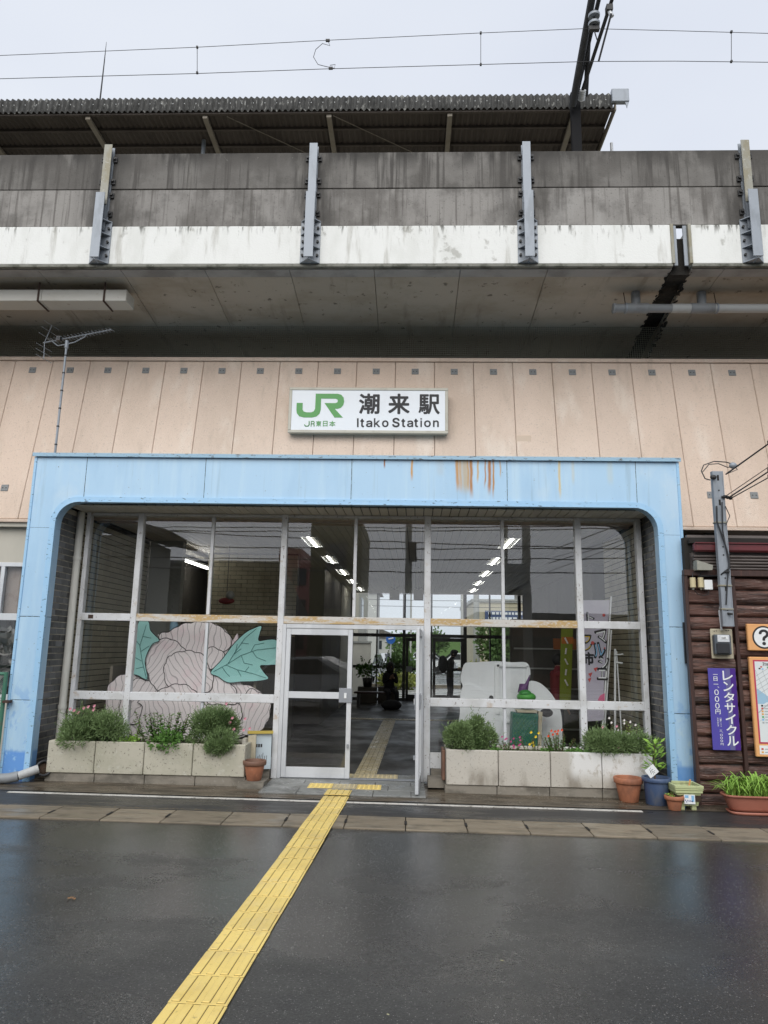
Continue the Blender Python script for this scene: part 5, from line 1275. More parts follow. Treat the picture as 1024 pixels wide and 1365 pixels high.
# ---------------------------------------------------------------- aerial
an = thing('tv_aerial', (0, 0, 0), 'television aerial on a slim mast standing on the blue frame roof', 'aerial')
AY = 9.95; p0 = at(73.5, 604, AY); p1 = at(91, 456, AY)
MB().tube([(p0.x, AY, p0.z - .2), (p0.x, AY, p1.z)], .017, 8).build('mast', galv, an)
b = MB()
for k in range(6): z_ = p0.z + .12 + .28 * k; b.tube([(p0.x, AY, z_), (p0.x, AY, z_ + .02)], .022, 8)
b.build('cable_ties', black_m, an)
B0 = at(58, 457, AY + .1); B1 = at(149, 439.5, AY - .15); B0 = Vector(B0); B1 = Vector(B1)
MB().tube([B0, B1], .011, 6).build('boom', galv, an)
bd = (B1 - B0).normalized(); side = bd.cross(Vector((0, 0, 1))).normalized()
for k in range(19):
    c = B0.lerp(B1, .12 + .88 * k / 18); hl = .095 - .0015 * k
    MB().tube([c + side * hl + Vector((0, 0, .0)), c - side * hl], .0045, 5).build('element', galv, an)
up = side.cross(bd).normalized()
for s_ in (1, -1):
    a = B0 + bd * .02; e = a + Vector((0, 0, s_ * .27)) + bd * (.10 if s_ > 0 else .02)
    b = MB().tube([a, e], .007, 6)
    for k in range(3): c = a.lerp(e, .3 + .34 * k); b.tube([c + side * .17, c - side * .17], .0045, 5)
    b.build('reflector', galv, an)
mpz = p1.z; 
MB().tube([B0.lerp(B1, .13), Vector((p0.x - .14, AY, mpz - .06)), Vector((p0.x - .02, AY, mpz - .04)), Vector((p0.x + .12, AY, mpz)), B0.lerp(B1, .62) - Vector((0, 0, .03)), B0.lerp(B1, .63)], .009, 6).build('support_arm', galv, an)
b = MB().tube([Vector((p0.x, AY, mpz - .1)), Vector((p0.x, AY, mpz + .02))], .03, 8); b.build('clamp', galv, an)
MB().box(p0.x - .16, p0.x - .1, AY - .03, AY + .03, mpz + .02, mpz + .09).build('feed_box', black_m, an)

# ---------------------------------------------------------------- building and fence at far left
lb_ = thing('side_building', (0, 0, 0), 'cream lower wall with an aluminium window left of the blue frame', 'building')
LY = 10.2
bx('wall', cream_w, lb_, -9, -5.05, LY, LY + .15, 2.86, 3.44); bx('wall', cream_w, lb_, -9, -5.05, LY, LY + .15, -.1, .90)
bx('wall', cream_w, lb_, -9, -7.3, LY, LY + .15, .9, 2.86)
bx('lintel', cream_w, lb_, -9, -5.0, LY - .10, LY + .02, 3.38, 3.44)
wf = thing('window'); wf.parent = lb_
for q in ((-7.3, -5.05, 2.80, 2.86), (-7.3, -5.05, .90, .98), (-7.3, -7.24, .98, 2.8), (-5.97, -5.91, 2.12, 2.8), (-7.3, -5.05, 2.02, 2.12), (-6.2, -6.14, .98, 2.02)): bx('frame', alu, wf, q[0], q[1], LY - .01, LY + .06, q[2], q[3], .004)
bx('pane', glass_low, wf, -7.3, -5.05, LY + .03, LY + .036, .95, 2.83)
bx('blind', M('stained_blind', (.30, .25, .22), .8, layers=[((.12, .07, .06), (3, 3, 3), .45, .65, .8)]), lb_, -7.2, -5.1, LY + .10, LY + .12, 2.1, 2.8)
bx('room_dark', dark_w, lb_, -9, -5.0, LY + 1.5, LY + 1.6, 0, 3.4)
t = thing('stored_sheet', (0, 0, 0), 'crumpled grey plastic sheet stored behind the left window', 'sheet')
bush('sheet', t, (-6.0, LY + .35, 1.45), (.5, .2, .5), 300, .4, .3, M('grey_plastic', (.33, .33, .31), .4), 5, 91)
fc = thing('chain_link_fence', (0, 0, 0), 'green chain-link fence panel left of the blue post', 'fence')
fgreen = M('fence_green', (.05, .17, .11), .5, layers=[((.10, .12, .09), (9, 9, 9), .55, .7, .7)])
FY = 8.98
MB().tube([(-9, FY, 1.32), (-5.03, FY, 1.32)], .022, 8).build('top_rail', fgreen, fc); MB().tube([(-5.035, FY, .02), (-5.035, FY, 1.34)], .026, 8).build('fence_post', fgreen, fc); MB().tube([(-9, FY, .1), (-5.03, FY, .1)], .018, 8).build('bottom_rail', fgreen, fc)
MB().tube([(-7.0, FY, .02), (-7.0, FY, 1.34)], .026, 8).build('fence_post', fgreen, fc)
b = MB()
for k in range(-24, 74):
    x = -7.0 + .056 * k
    for s_ in (1, -1):
        xa_, xb_ = x, x + s_ * 1.2; za, zb_ = .1, 1.3
        pts = []
        def clip(x_, z_): return x_, z_
        t0, t1 = 0, 1
        dx = xb_ - xa_
        lo, hi = -7.0, -5.05
        ta, tb = sorted(((lo - xa_) / dx, (hi - xa_) / dx)); t0, t1 = max(0, ta), min(1, tb)
        if t1 - t0 > .02: b.tube([(xa_ + dx * t0, FY + s_ * .003, za + 1.2 * t0), (xa_ + dx * t1, FY + s_ * .003, za + 1.2 * t1)], .0025, 3, False)
b.build('wire_mesh', fgreen, fc)['kind'] = 'stuff'
bx('rust_clip', rust_m, fc, -5.02, -4.94, FY - .05, F - .016, .97, 1.0)
# ---------------------------------------------------------------- hall interior
hw = thing('hall_wall', kind='structure')
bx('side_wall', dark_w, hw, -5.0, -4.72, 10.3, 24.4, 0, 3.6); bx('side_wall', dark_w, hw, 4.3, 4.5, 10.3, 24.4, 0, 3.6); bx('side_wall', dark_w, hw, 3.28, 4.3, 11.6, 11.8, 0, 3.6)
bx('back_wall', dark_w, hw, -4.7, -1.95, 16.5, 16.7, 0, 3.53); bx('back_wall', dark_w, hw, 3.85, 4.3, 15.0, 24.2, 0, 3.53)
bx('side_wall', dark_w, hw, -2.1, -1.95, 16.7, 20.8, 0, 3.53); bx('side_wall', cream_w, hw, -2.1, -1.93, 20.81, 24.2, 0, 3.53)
bx('wall_recess', grey_w, hw, -4.6, -4.02, 12.42, 12.6, .02, 3.53)
brw = thing('inner_tiled_wall', kind='structure')
bx('mortar_bed', mortar_dark, brw, -4.0, -2.2, 14.02, 14.2, .02, 3.53)
lst = []
for r in range(42):
    x = -4.0 - (.115 if r % 2 else 0)
    while x < -2.2:
        a, c_ = max(x, -4.0) + .004, min(x + .23, -2.2) - .004
        if c_ - a > .03: lst.append((a, c_, .02 + r * .083))
        x += .23
lst.sort(key=lambda q: -q[2])
for a, c_, z in lst[:290]: piece('brick', beige_tile, brw, a, c_, 14.0, 14.03, z + .004, z + .079, .002)
q = MB()
for a, c_, z in lst[290:]: q.box(a, c_, 14.0, 14.03, z + .004, z + .079, .002)
q.build('farther_bricks', beige_tile, brw)['kind'] = 'stuff'
# ceiling lights
def clight(i, X, Y, lab):
    t = thing('ceiling_light', (X, Y, 3.53), lab, 'ceiling light', 'recessed lights in two rows on the hall ceiling')
    b = MB(); w, l = .15, .62
    for q in ((-w, w, -l, -l + .03), (-w, w, l - .03, l), (-w, -w + .03, -l + .03, l - .03), (w - .03, w, -l + .03, l - .03)): b.box(q[0], q[1], q[2], q[3], -.02, .004)
    b.build('frame', paper, t); bx('reflector_tray', grey_w, t, -w + .03, w - .03, -l + .03, l - .03, -.004, .0015)
    MB().tube([(0, -l + .05, -.02), (0, l - .05, -.02)], .017, 8).build('tube', lampglow, t)
od = ['nearest', 'second nearest', 'third', 'fourth', 'farthest']
for i in range(5):
    clight(i, -1.68 + .04 * i * 2.4 * .45, 12.2 + 2.5 * i, od[i] + ' ceiling light of the left row in the hall'); clight(i, 1.70 + .035 * i * 2.4 * .9, 12.1 + 2.5 * i, od[i] + ' ceiling light of the right row in the hall')
t = thing('tube_light', (0, 0, 0), 'long bare fluorescent tube glowing in the room behind the left panes', 'light')
p = at(240, 745, 12.9); q = at(286, 761, 15.2); MB().tube([p, q], .02, 8).build('tube', lampglow, t); MB().tube([p + Vector((0, 0, .05)), q + Vector((0, 0, .05))], .03, 6).build('batten', paper, t)
MB().tube([p, Vector((p.x, p.y, 3.53))], .006, 5).build('hanger', dark_frame, t); MB().tube([q, Vector((q.x, q.y, 3.53))], .006, 5).build('hanger', dark_frame, t)
for px, lab in ((526, 'left grey loudspeaker box hanging from the hall ceiling'), (558, 'right grey loudspeaker box hanging from the hall ceiling')):
    c = at(px, 793, 16); t = thing('hanging_speaker', (c.x, 16, c.z), lab, 'speaker', 'boxes hanging in the hall')
    bx('case', grey_w, t, -.11, .11, -.1, .1, -.11, .11, .01); MB().tube([(0, 0, .11), (0, 0, 3.53 - c.z)], .010, 6).build('rod', dark_frame, t); MB().lathe([(.03, .42), (.08, .55), (.10, .60), (.0001, .60)], n=12).build('ceiling_rose', grey_w, t)
    MB().tube([(-.08, 0, .18), (0, 0, .12), (.08, 0, .18)], .008, 5).build('bracket', dark_frame, t)
# far glazing
fg = thing('far_glazing', (0, 0, 0), 'dark-framed glass wall and doors at the far end of the hall', 'window wall')
YG = 24.2
for X, w in ((-1.88, .1), (-1.03, .05), (-.12, .10), (.80, .05), (1.92, .11), (2.75, .05), (3.74, .1)): bx('mullion', dark_frame, fg, X - w / 2, X + w / 2, YG - .05, YG + .05, .0, 3.53)
for a, c_ in ((-1.83, -1.056), (-1.004, -.171), (-.069, .774), (.826, 1.864), (1.976, 2.724), (2.776, 3.69)):
    bx('rail', dark_frame, fg, a, c_, YG - .05, YG + .05, 2.08, 2.19)
    if c_ < 0 or a > 1.9: bx('rail', dark_frame, fg, a, c_, YG - .04, YG + .04, 1.05, 1.14)
    bx('pane', glass_far, fg, a, c_, YG - .004, YG + .004, .06, 3.5)
    bx('rail', dark_frame, fg, a, c_, YG - .04, YG + .04, .0, .10)
for a, c_ in ((-.06, .77), (.84, 1.86)):
    f_ = thing('door_leaf'); f_.parent = fg
    for q in ((a, a + .09, .1, 2.07), (c_ - .09, c_, .1, 2.07), (a + .09, c_ - .09, 1.95, 2.07), (a + .09, c_ - .09, .1, .22), (a + .09, c_ - .09, 1.0, 1.08)): bx('door_frame', dark_frame, f_, q[0], q[1], YG - .12, YG - .06, q[2], q[3])
    bx('handle', alu_grey, f_, a + .02, a + .22, YG - .14, YG - .125, .95, 1.13)
# bench and pots
bn = thing('bench', (-1.0, 21.4, 0), 'low wooden bench below the far glazing at left', 'bench')
bx('seat', wood_b, bn, -.55, .62, -.2, .2, .40, .45, .01)
for x in (-.42, .42): bx('leg', dark_frame, bn, x - .04, x + .04, -.16, .16, 0, .40)
for i, (X, Y, s_, lab) in enumerate(((-1.25, 23.0, .34, 'potted plant on the sill left of the seated person'), (-.62, 23.2, .42, 'rounder dark potted shrub right behind the bench'))):
    t = flora('potted_plant', lab); MB().lathe([(.0001, .5), (.13, .5), (.17, .78), (.14, .78)], (X, Y, .0), 16).build('pot', dark_frame, t)
    bx('stand', dark_w, t, X - .3, X + .3, Y - .15, Y + .2, .01, .5); bush('foliage', t, (X, Y, .78 + s_ * .7), (s_, s_ * .7, s_ * .8), 260, .13, .06, leaf_dark if i else leaf_mid, 6, 101 + i)
# ---------------------------------------------------------------- flower cut-out board behind the left panes
fl = thing('peony_cutout', (0, 0, 0), 'large pink peony cut-out display with teal leaves behind the left panes', 'display')
PYY = 10.35
def pk(x, y, Y=PYY): p = at(140 + x / 3.94, 800 + y / 3.94, Y); return (p.x, p.z)
def smooth_poly(pts, n=5):
    P = [Vector(p) for p in pts]; out_ = []; N_ = len(P)
    for i in range(N_):
        a, b1, c1, d1 = P[i - 1], P[i], P[(i + 1) % N_], P[(i + 2) % N_]
        for k in range(n):
            t_ = k / n; out_.append(.5 * ((2 * b1) + (c1 - a) * t_ + (2 * a - 5 * b1 + 4 * c1 - d1) * t_ ** 2 + (3 * b1 - a - 3 * c1 + d1) * t_ ** 3))
    return [(v.x, v.y) for v in out_]
def scallop(pts, n=6, amp=.022):
    """rounded petal edge with small scallops"""
    P = smooth_poly(pts, n); c = Vector((sum(p[0] for p in P) / len(P), sum(p[1] for p in P) / len(P))); L_ = 0; o_ = []
    for i, p in enumerate(P):
        q = Vector(p); L_ += (q - Vector(P[i - 1])).length if i else 0
        o_.append(tuple(q + (q - c).normalized() * amp * (abs(math.sin(L_ * 17)) - .5)))
    return o_
def plate(nm, pts, m, lay, outline=True, sc_=True):
    w = [pk(*p) for p in pts]; w = scallop(w) if sc_ else smooth_poly(w, 4)
    y = PYY - .007 * lay
    o = MB().prism(w, y, y + .006 if lay else y + .03).build(nm, m, fl)
    if outline: MB().tube([(x, y - .001, z) for x, z in w + w[:1]], .0052, 4, False).build('outline', ink, o)
    return o
plate('backing', [(10,470),(45,425),(110,385),(170,395),(230,330),(215,300),(240,230),(285,205),(280,180),(330,170),(400,130),(480,115),(560,120),(630,155),(668,210),(700,185),(705,420),(760,450),(825,490),(868,540),(860,620),(820,680),(740,712),(600,740),(300,760),(60,740),(5,600)], petal_m, 0, False, False)
plate('petal', [(285,205),(300,172),(340,165),(400,130),(480,115),(560,120),(625,155),(668,210),(650,250),(600,290),(530,300),(420,285),(370,230),(345,205)], petal_m, 1)
plate('petal', [(10,480),(40,425),(100,388),(150,390),(185,410),(150,440),(110,490),(95,560),(85,660),(40,660),(8,580)], petal_m, 1)
plate('petal', [(700,545),(760,470),(820,490),(868,540),(860,620),(820,680),(740,708),(660,700),(640,620)], petal_m, 1)
plate('petal', [(150,418),(210,418),(255,440),(280,480),(330,500),(250,560),(180,640),(100,640),(80,560),(100,480)], petal_m, 2)
plate('petal', [(285,208),(340,203),(385,225),(425,270),(380,300),(340,380),(340,440),(320,468),(275,468),(240,420),(225,370),(213,310),(240,250),(262,222)], petal_m, 3)
plate('petal', [(535,262),(580,250),(628,285),(605,330),(562,362),(520,330)], petal_m, 3)
plate('petal', [(540,545),(640,535),(700,545),(722,590),(700,650),(640,712),(560,700),(520,620)], petal_m, 3)
plate('petal', [(560,385),(610,400),(655,430),(688,470),(690,540),(620,545),(540,530)], petal_m, 4)
plate('petal', [(350,290),(420,268),(480,272),(522,295),(545,350),(567,385),(570,440),(545,480),(490,495),(440,485),(350,470),(318,400),(320,335)], petal_m, 5)
plate('petal', [(200,560),(185,530),(280,480),(340,452),(400,440),(455,458),(492,495),(525,545),(600,610),(610,735),(300,745),(190,690)], petal_m, 6)
plate('petal', [(430,470),(500,450),(560,455),(600,500),(560,560),(500,540)], petal_m, 5) if False else None
lf = plate('leaf', [(560,378),(620,310),(680,230),(740,172),(785,148),(826,136),(818,175),(812,212),(858,207),(905,210),(935,260),(930,330),(860,342),(820,345),(840,380),(862,412),(800,425),(720,428),(650,432),(600,402)], teal_m, 7, True, False)
def vein(par, pts, r_=.005, lay=7.6):
    MB().tube([(pk(*p)[0], PYY - .007 * lay - .002, pk(*p)[1]) for p in pts], r_ * .8, 4, False).build('vein', ink if r_ > .0045 else M_vein, par)
M_vein = M('vein_teal', (.05, .2, .2), .6)
for pts in ([(575,375),(650,335),(720,290),(800,262),(900,250)], [(650,335),(690,270),(740,200),(800,150)], [(640,340),(700,365),(780,385),(850,408)], [(690,270),(700,230)], [(720,225),(760,230)], [(720,290),(735,330),(780,340)], [(700,365),(720,400)], [(780,270),(800,300),(850,320)], [(770,272),(790,235),(840,225)], [(620,350),(640,380),(660,400)], [(680,285),(720,255)], [(740,375),(760,350)]): vein(lf, pts, .0042)
lf2 = plate('leaf', [(185,110),(235,112),(247,160),(292,210),(255,232),(225,290),(218,335),(230,415),(180,395),(152,380),(157,300),(165,210)], teal_m, 7, True, False)
for pts in ([(225,410),(205,330),(190,240),(225,130)], [(200,320),(165,300)], [(195,270),(240,240)], [(192,240),(170,210)], [(205,190),(250,200)], [(210,350),(170,360)]): vein(lf2, pts, .0042)
for X in (-4.3, -3.0, -2.2): bx('support_leg', rafter_m, fl, X, X + .04, PYY + .035, PYY + .5, .012, 1.4)
t = thing('blue_bottle', (0, 0, 0), 'blue and clear plastic container behind the left teal leaf', 'container')
c = at(232, 836, 11.2); MB().lathe([(.0001, -.15), (.06, -.15), (.065, .05), (.03, .12), (.03, .16), (.0001, .16)], c, 14).build('body', map_sea, t)
# pinwheel-like figure behind upper pane
t = thing('red_ornament', (0, 0, 0), 'small red ornament with a white ball hanging in the room at left', 'ornament')
c = at(302, 801, 13); MB().sphere(c, .15, .06, .06).build('body', M('dim_red', (.25, .03, .03), .6), t); MB().sphere(at(307, 793, 12.9), .08).build('ball', grey_w, t); MB().tube([c, (c.x, c.y, 3.53)], .006, 5).build('cord', black_m, t)
t = thing('drinks_cabinet', (0, 0, 0), 'dark glass-fronted cabinet in the room behind the left panes', 'cabinet')
bx('case', dark_w, t, -3.0, -2.15, 13.2, 13.7, .012, 1.9, .01); bx('shelf_light', orange_w, t, -2.95, -2.2, 13.17, 13.195, 1.62, 1.75)
# ---------------------------------------------------------------- white cut-out backs behind the right panes
wb_ = thing('white_cutout', (0, 0, 0), 'white back of a tall cut-out display with rounded petals behind the right panes', 'display')
WYY = 10.5
def pw(x, y): p = at(540 + x / 4.267, 820 + y / 4.267, WYY); return (p.x, p.z)
def wplate(nm, pts, lay, m=cutout_w, th=.02):
    w = smooth_poly([pw(*p) for p in pts], 4); y = WYY - .022 * lay; o = MB().prism(w, y, y + th).build(nm, m, wb_); return o
wplate('main_board', [(345,272),(400,268),(520,262),(610,268),(690,270),(713,320),(705,375),(690,400),(660,520),(640,760),(315,760),(312,560),(325,440),(328,400),(317,370),(325,310)], 0)
wplate('round_petal', [(308,760),(312,560),(316,440),(340,396),(390,402),(450,440),(505,510),(530,590),(535,760)], 1)
wplate('round_petal', [(640,420),(705,378),(760,382),(815,425),(862,490),(890,560),(896,680),(880,760),(660,760),(700,560)], -1)
for pts in ([(522,280),(700,284),(700,296),(522,292)], [(510,280),(535,280),(535,560),(510,560)], [(690,290),(702,290),(690,560),(676,560)], [(552,600),(620,600),(620,612),(552,612)]):
    a = [pw(*p) for p in pts]; MB().prism(a, WYY - .03, WYY - .002).build('brace', paper, wb_)
MB().prism([pw(*p) for p in ((475,470),(480,458),(490,455),(500,462),(503,478))], WYY - .03, WYY - .024).build('notch', ink, wb_)
b = MB(); b.box(1.0, 1.04, WYY + .02, WYY + .4, .012, 1.2); b.build('support_leg', rafter_m, wb_)
t = thing('green_crate', (0, 0, 0), 'dark green mesh-patterned box on the floor behind the right panes', 'box')
def q4(nm, pts, m, Y, th, par): return MB().prism([(lambda p: (p.x, p.z))(at(540 + x / 4.267, 820 + y / 4.267, Y)) for x, y in pts], Y, Y + th).build(nm, m, par)
crt = M('dark_green_box', (.02, .14, .105), .5)
q4('box_front', [(612, 556), (758, 562), (752, 760), (606, 760)], crt, 10.2, .22, t)
b = MB(); c0 = at(540 + 612 / 4.267, 820 + 560 / 4.267, 10.2); c1 = at(540 + 755 / 4.267, 820 + 740 / 4.267, 10.2)
for k in range(-9, 10):
    for s_ in (1, -1):
        x0_ = c0.x + .0 + k * .05; za, zb2 = c1.z, c0.z; x1_ = x0_ + s_ * (zb2 - za) * .8
        dx = x1_ - x0_; ta, tb = sorted(((c0.x - x0_) / dx, (c0.x + .33 - x0_) / dx)); t0, t1 = max(0, ta), min(1, tb)
        if t1 - t0 > .03: b.tube([(x0_ + dx * t0, 10.197, za + (zb2 - za) * t0), (x0_ + dx * t1, 10.197, za + (zb2 - za) * t1)], .002, 3, False)
b.build('mesh_lines', jr_green, t)
q4('box_lid', [(635, 540), (752, 543), (750, 556), (640, 553)], meter_w, 10.19, .2, t)
q4('cardboard_side', [(760, 548), (782, 552), (775, 750), (755, 750)], meter_w, 10.22, .12, t)
t = thing('green_bag', (0, 0, 0), 'bright green crumpled bag on top of the dark green box', 'bag')
c = at(540 + 690 / 4.267, 820 + 465 / 4.267, 10.25); MB().sphere(c, .135, .12, .07, 14, 8).build('bag', M('bag_green', (.05, .28, .03), .5), t); MB().sphere(c + Vector((-.02, -.02, .05)), .09, .09, .05).build('fold', M('bag_green_dark', (.03, .2, .03), .5), t)
MB().sphere(c + Vector((.02, 0, -.09)), .12, .1, .05).build('fold', M('bag_green_low', (.04, .24, .03), .5), t)
t = thing('purple_umbrella', (0, 0, 0), 'folded purple umbrella tip above the green bag', 'umbrella')
MB().tube([c + Vector((-.07, .02, .04)), c + Vector((-.03, .02, .13)), c + Vector((.01, .02, .16)), c + Vector((.06, .02, .30))], [.05, .075, .03, .004], 8).build('canopy', M('umbrella_purple', (.10, .035, .13), .6), t)
t = thing('dark_bag', (0, 0, 0), 'small dark bag leaning on the white cut-out at right', 'bag'); c = at(540 + 805 / 4.267, 820 + 555 / 4.267, 10.3); MB().sphere(c, .09, .06, .06).build('bag', cloth_blk, t)
# banners and poles
def banner(nm, lab, pts, m, Y):
    t = thing(nm, (0, 0, 0), lab, 'banner'); w = [(lambda p: (p.x, p.z))(at(x, y, Y)) for x, y in pts]
    MB().prism(w, Y, Y + .006).build('cloth', m, t); return t
pinkb = M('pale_lilac_cloth', (.50, .47, .55), .8, layers=[((.60, .58, .64), (3, 3, 2), .5, .7, .6), ((.40, .35, .45), (2, 2, 5), .55, .7, .5)])
t = banner('market_banner', 'pale lilac market banner with outlined lettering and bunting behind the right panes', [(776, 800), (813, 800), (807, 880), (804, 938), (806, 960), (779, 962)], pinkb, 10.3)
def bt(ch, px, py, w, h_, m, rot=0, bold=.0, dy=.004):
    p = at(px, py + h_, 10.3); z2 = at(px, py, 10.3); k = 10.8 / 946
    return letters('lettering', ch, m, t, p.x, p.z, w * k, h_ * k, 10.3 - dy, bold, rot=rot)
for ch, px, py, w, h_, cc, rr in (('マ', 796, 842, 13, 15, paper, .25), ('ル', 791, 859, 14, 16, blue_p, .2), ('シ', 799, 876, 12, 14, paper, .3), ('ェ', 797, 893, 11, 12, paper, 0), ('ト', 783, 818, 8, 12, paper, 0), ('フ', 779, 848, 8, 9, yelf, 0), ('ノ', 779, 860, 9, 7, yelf, 0), ('市', 780, 872, 10, 13, ink, 0)):
    bt(ch, px - .6, py - .8, w + 1.2, h_ + 1.6, ink, rr, .05, .003); bt(ch, px + .8, py + .8, w - 1.6, h_ - 1.6, cc, rr, .0, .005) if cc is not ink else None
b = MB()
for px, py, s_ in ((787, 898, 1), (794, 891, 1), (786, 905, .8)):
    c = at(px, py, 10.3); b.add([(c.x - .03 * s_, 10.295, c.z), (c.x + .03 * s_, 10.295, c.z + .02), (c.x, 10.295, c.z - .05)], [(0, 1, 2)])
b.build('bunting', red_p, t)
b = MB()
for px, py, r_ in ((790, 857, .025), (805, 820, .022), (806, 864, .012)): c = at(px, py, 10.3); b.sphere((c.x, 10.296, c.z), r_, .003, r_)
b.build('dots', red_p, t)
p = [(lambda p: (p.x, p.z))(at(x, y, 10.3)) for x, y in ((797, 933), (800, 927), (806, 924), (806, 936), (800, 938))]; MB().prism(p, 10.29, 10.297).build('print', M('banner_pink', (.65, .12, .25), .6), t)
MB().tube([at(815, 795, 10.32), at(803, 975, 10.32)], .013, 8).build('pole', paper, t)
yg = M('lime_cloth', (.20, .25, .02), .8, layers=[((.30, .33, .04), (2, 2, 1), .5, .7, .6)])
t = banner('lime_banner', 'lime green vertical banner with white script behind the right panes', [(748, 838), (764, 838), (761, 935), (746, 935)], yg, 11.6)
for i, (py, a) in enumerate(((850, .2), (864, -.3), (878, .4), (892, -.2), (906, .3))):
    MB().tube([at(753 + (i % 2) * 2, py, 11.59), at(757 - (i % 2) * 3, py + 8, 11.59)], .014, 5).build('script', whitef, t)
bx('top_band', M('banner_orange', (.45, .14, .02), .8), t, *sorted((at(748, 840, 11.6).x, at(764, 840, 11.6).x)), 11.59, 11.598, at(750, 858, 11.6).z, at(750, 849, 11.6).z)
t = thing('folded_easel', (0, 0, 0), 'white folded stand with thin legs leaning behind the rightmost pane', 'stand')
MB().tube([at(820, 865, 10.4), at(820, 985, 10.4)], .016, 8).build('leg', paper, t); MB().tube([at(822, 868, 10.4), at(829, 985, 10.4)], .010, 8).build('leg', paper, t); MB().tube([at(815, 840, 10.35), at(805, 985, 10.35)], .012, 8).build('leg', paper, t)
MB().tube([at(819, 873, 10.38), at(831, 872, 10.38)], .010, 6).build('arm', paper, t); MB().tube([at(821, 883, 10.38), at(830, 884, 10.38)], .014, 6).build('arm', paper, t)
t = thing('display_shelf', (0, 0, 0), 'dark shelf with orange sign behind the right panes', 'shelf')
c = at(720, 860, 13); bx('case', dark_w, t, c.x - .4, c.x + .9, 13.6, 14.0, .012, 2.3); bx('orange_sign', M('dim_orange', (.4, .13, .03), .7), t, c.x + .35, c.x + .85, 13.56, 13.59, 1.75, 1.95)
for k in range(5): bx('shelf_board', grey_w, t, c.x - .38, c.x + .88, 13.57, 13.595, .3 + .36 * k, .33 + .36 * k)

# ---------------------------------------------------------------- people
def person(lab, joints, edges_, loc, rz, mats, zones, hair=True, head='head', extra=None):
    """one continuous body grown over a skeleton; zones: list of (test(co) , material index)"""
    names = list(joints); idx = {n: i for i, n in enumerate(names)}
    me = bpy.data.meshes.new('body'); me.from_pydata([joints[n][0] for n in names], [(idx[a], idx[b]) for a, b in edges_], [])
    o = bpy.data.objects.new('body', me); COL.objects.link(o)
    sk = o.modifiers.new('s', 'SKIN'); sk.use_smooth_shade = True
    for n in names:
        v = me.skin_vertices[0].data[idx[n]]; r_ = joints[n][1]; v.radius = r_ if isinstance(r_, tuple) else (r_, r_); v.use_root = (n == 'pelvis')
    ss = o.modifiers.new('b', 'SUBSURF'); ss.levels = 2; ss.render_levels = 2
    dg = bpy.context.evaluated_depsgraph_get(); dg.update(); m2 = bpy.data.meshes.new_from_object(o.evaluated_get(dg)); bpy.data.objects.remove(o)
    m2.materials.clear()
    for m in mats: m2.materials.append(m)
    for p in m2.polygons: p.material_index = zones(p.center); p.use_smooth = True
    t = thing('person', loc, lab, 'person', rz=rz); ob = bpy.data.objects.new('body', m2); link(ob, t)
    hc = Vector(joints[head][0])
    if hair:
        b = MB(); b.sphere(hc + Vector((0, .015, .03)), .098, .108, .112, 14, 10); b.build('hair', hair_m, t)
        b = MB(); b.sphere(hc + Vector((0, -.105, -.01)), .013, .02, .02, 8, 6); b.sphere(hc + Vector((.095, 0, 0)), .01, .02, .03, 8, 6); b.sphere(hc + Vector((-.095, 0, 0)), .01, .02, .03, 8, 6); b.build('features', skin_m, t)
    if extra: extra(t)
    return t
def hand(J, E, wr, s_, d):
    w = Vector(J[wr][0]); d = Vector(d).normalized(); J['palm' + s_] = (tuple(w + d * .06), (.034, .018)); E.append((wr, 'palm' + s_))
    sd = d.cross(Vector((0, 1, .2))).normalized()
    for k, (o_, l) in enumerate(((-.026, .06), (-.009, .072), (.009, .068), (.025, .052))):
        J['f%d%s' % (k, s_)] = (tuple(w + d * (.095) + sd * o_), .009); J['g%d%s' % (k, s_)] = (tuple(w + d * (.095 + l) + sd * o_ + Vector((0, -.02, -.01))), .007); E += [('palm' + s_, 'f%d%s' % (k, s_)), ('f%d%s' % (k, s_), 'g%d%s' % (k, s_))]
    J['t' + s_] = (tuple(w + d * .05 + sd * -.05), .010); E.append((wr, 't' + s_))
# man standing, head bent over his phone, rucksack on his back (faces +x)
J = {'pelvis': ((0, 0, .88), (.15, .11)), 'waist': ((0, -.01, 1.02), (.14, .10)), 'chest': ((0, -.02, 1.22), (.17, .12)), 'neck0': ((0, -.05, 1.40), .07), 'neck': ((0, -.09, 1.46), .055), 'head': ((0, -.14, 1.55), (.085, .10)), 'crown': ((0, -.15, 1.63), (.06, .07)),
     'shL': ((.18, -.03, 1.35), .065), 'elL': ((.22, -.02, 1.08), .045), 'wrL': ((.12, -.26, 1.08), .03), 'shR': ((-.18, -.03, 1.35), .065), 'elR': ((-.22, -.04, 1.07), .045), 'wrR': ((-.06, -.30, 1.12), .03),
     'hipL': ((.09, 0, .82), .095), 'knL': ((.10, -.03, .47), .065), 'anL': ((.10, .02, .09), .045), 'toL': ((.11, -.13, .045), .038), 'hipR': ((-.09, 0, .82), .095), 'knR': ((-.10, -.02, .47), .065), 'anR': ((-.11, .05, .09), .045), 'toR': ((-.12, -.10, .045), .038)}
E_ = [('pelvis', 'waist'), ('waist', 'chest'), ('chest', 'neck0'), ('neck0', 'neck'), ('neck', 'head'), ('head', 'crown'), ('chest', 'shL'), ('shL', 'elL'), ('elL', 'wrL'), ('chest', 'shR'), ('shR', 'elR'), ('elR', 'wrR'), ('pelvis', 'hipL'), ('hipL', 'knL'), ('knL', 'anL'), ('anL', 'toL'), ('pelvis', 'hipR'), ('hipR', 'knR'), ('knR', 'anR'), ('anR', 'toR')]
J1 = dict(J); E1 = list(E_); hand(J1, E1, 'wrL', 'L', (-.2, -.9, .3)); hand(J1, E1, 'wrR', 'R', (.2, -.9, .3))
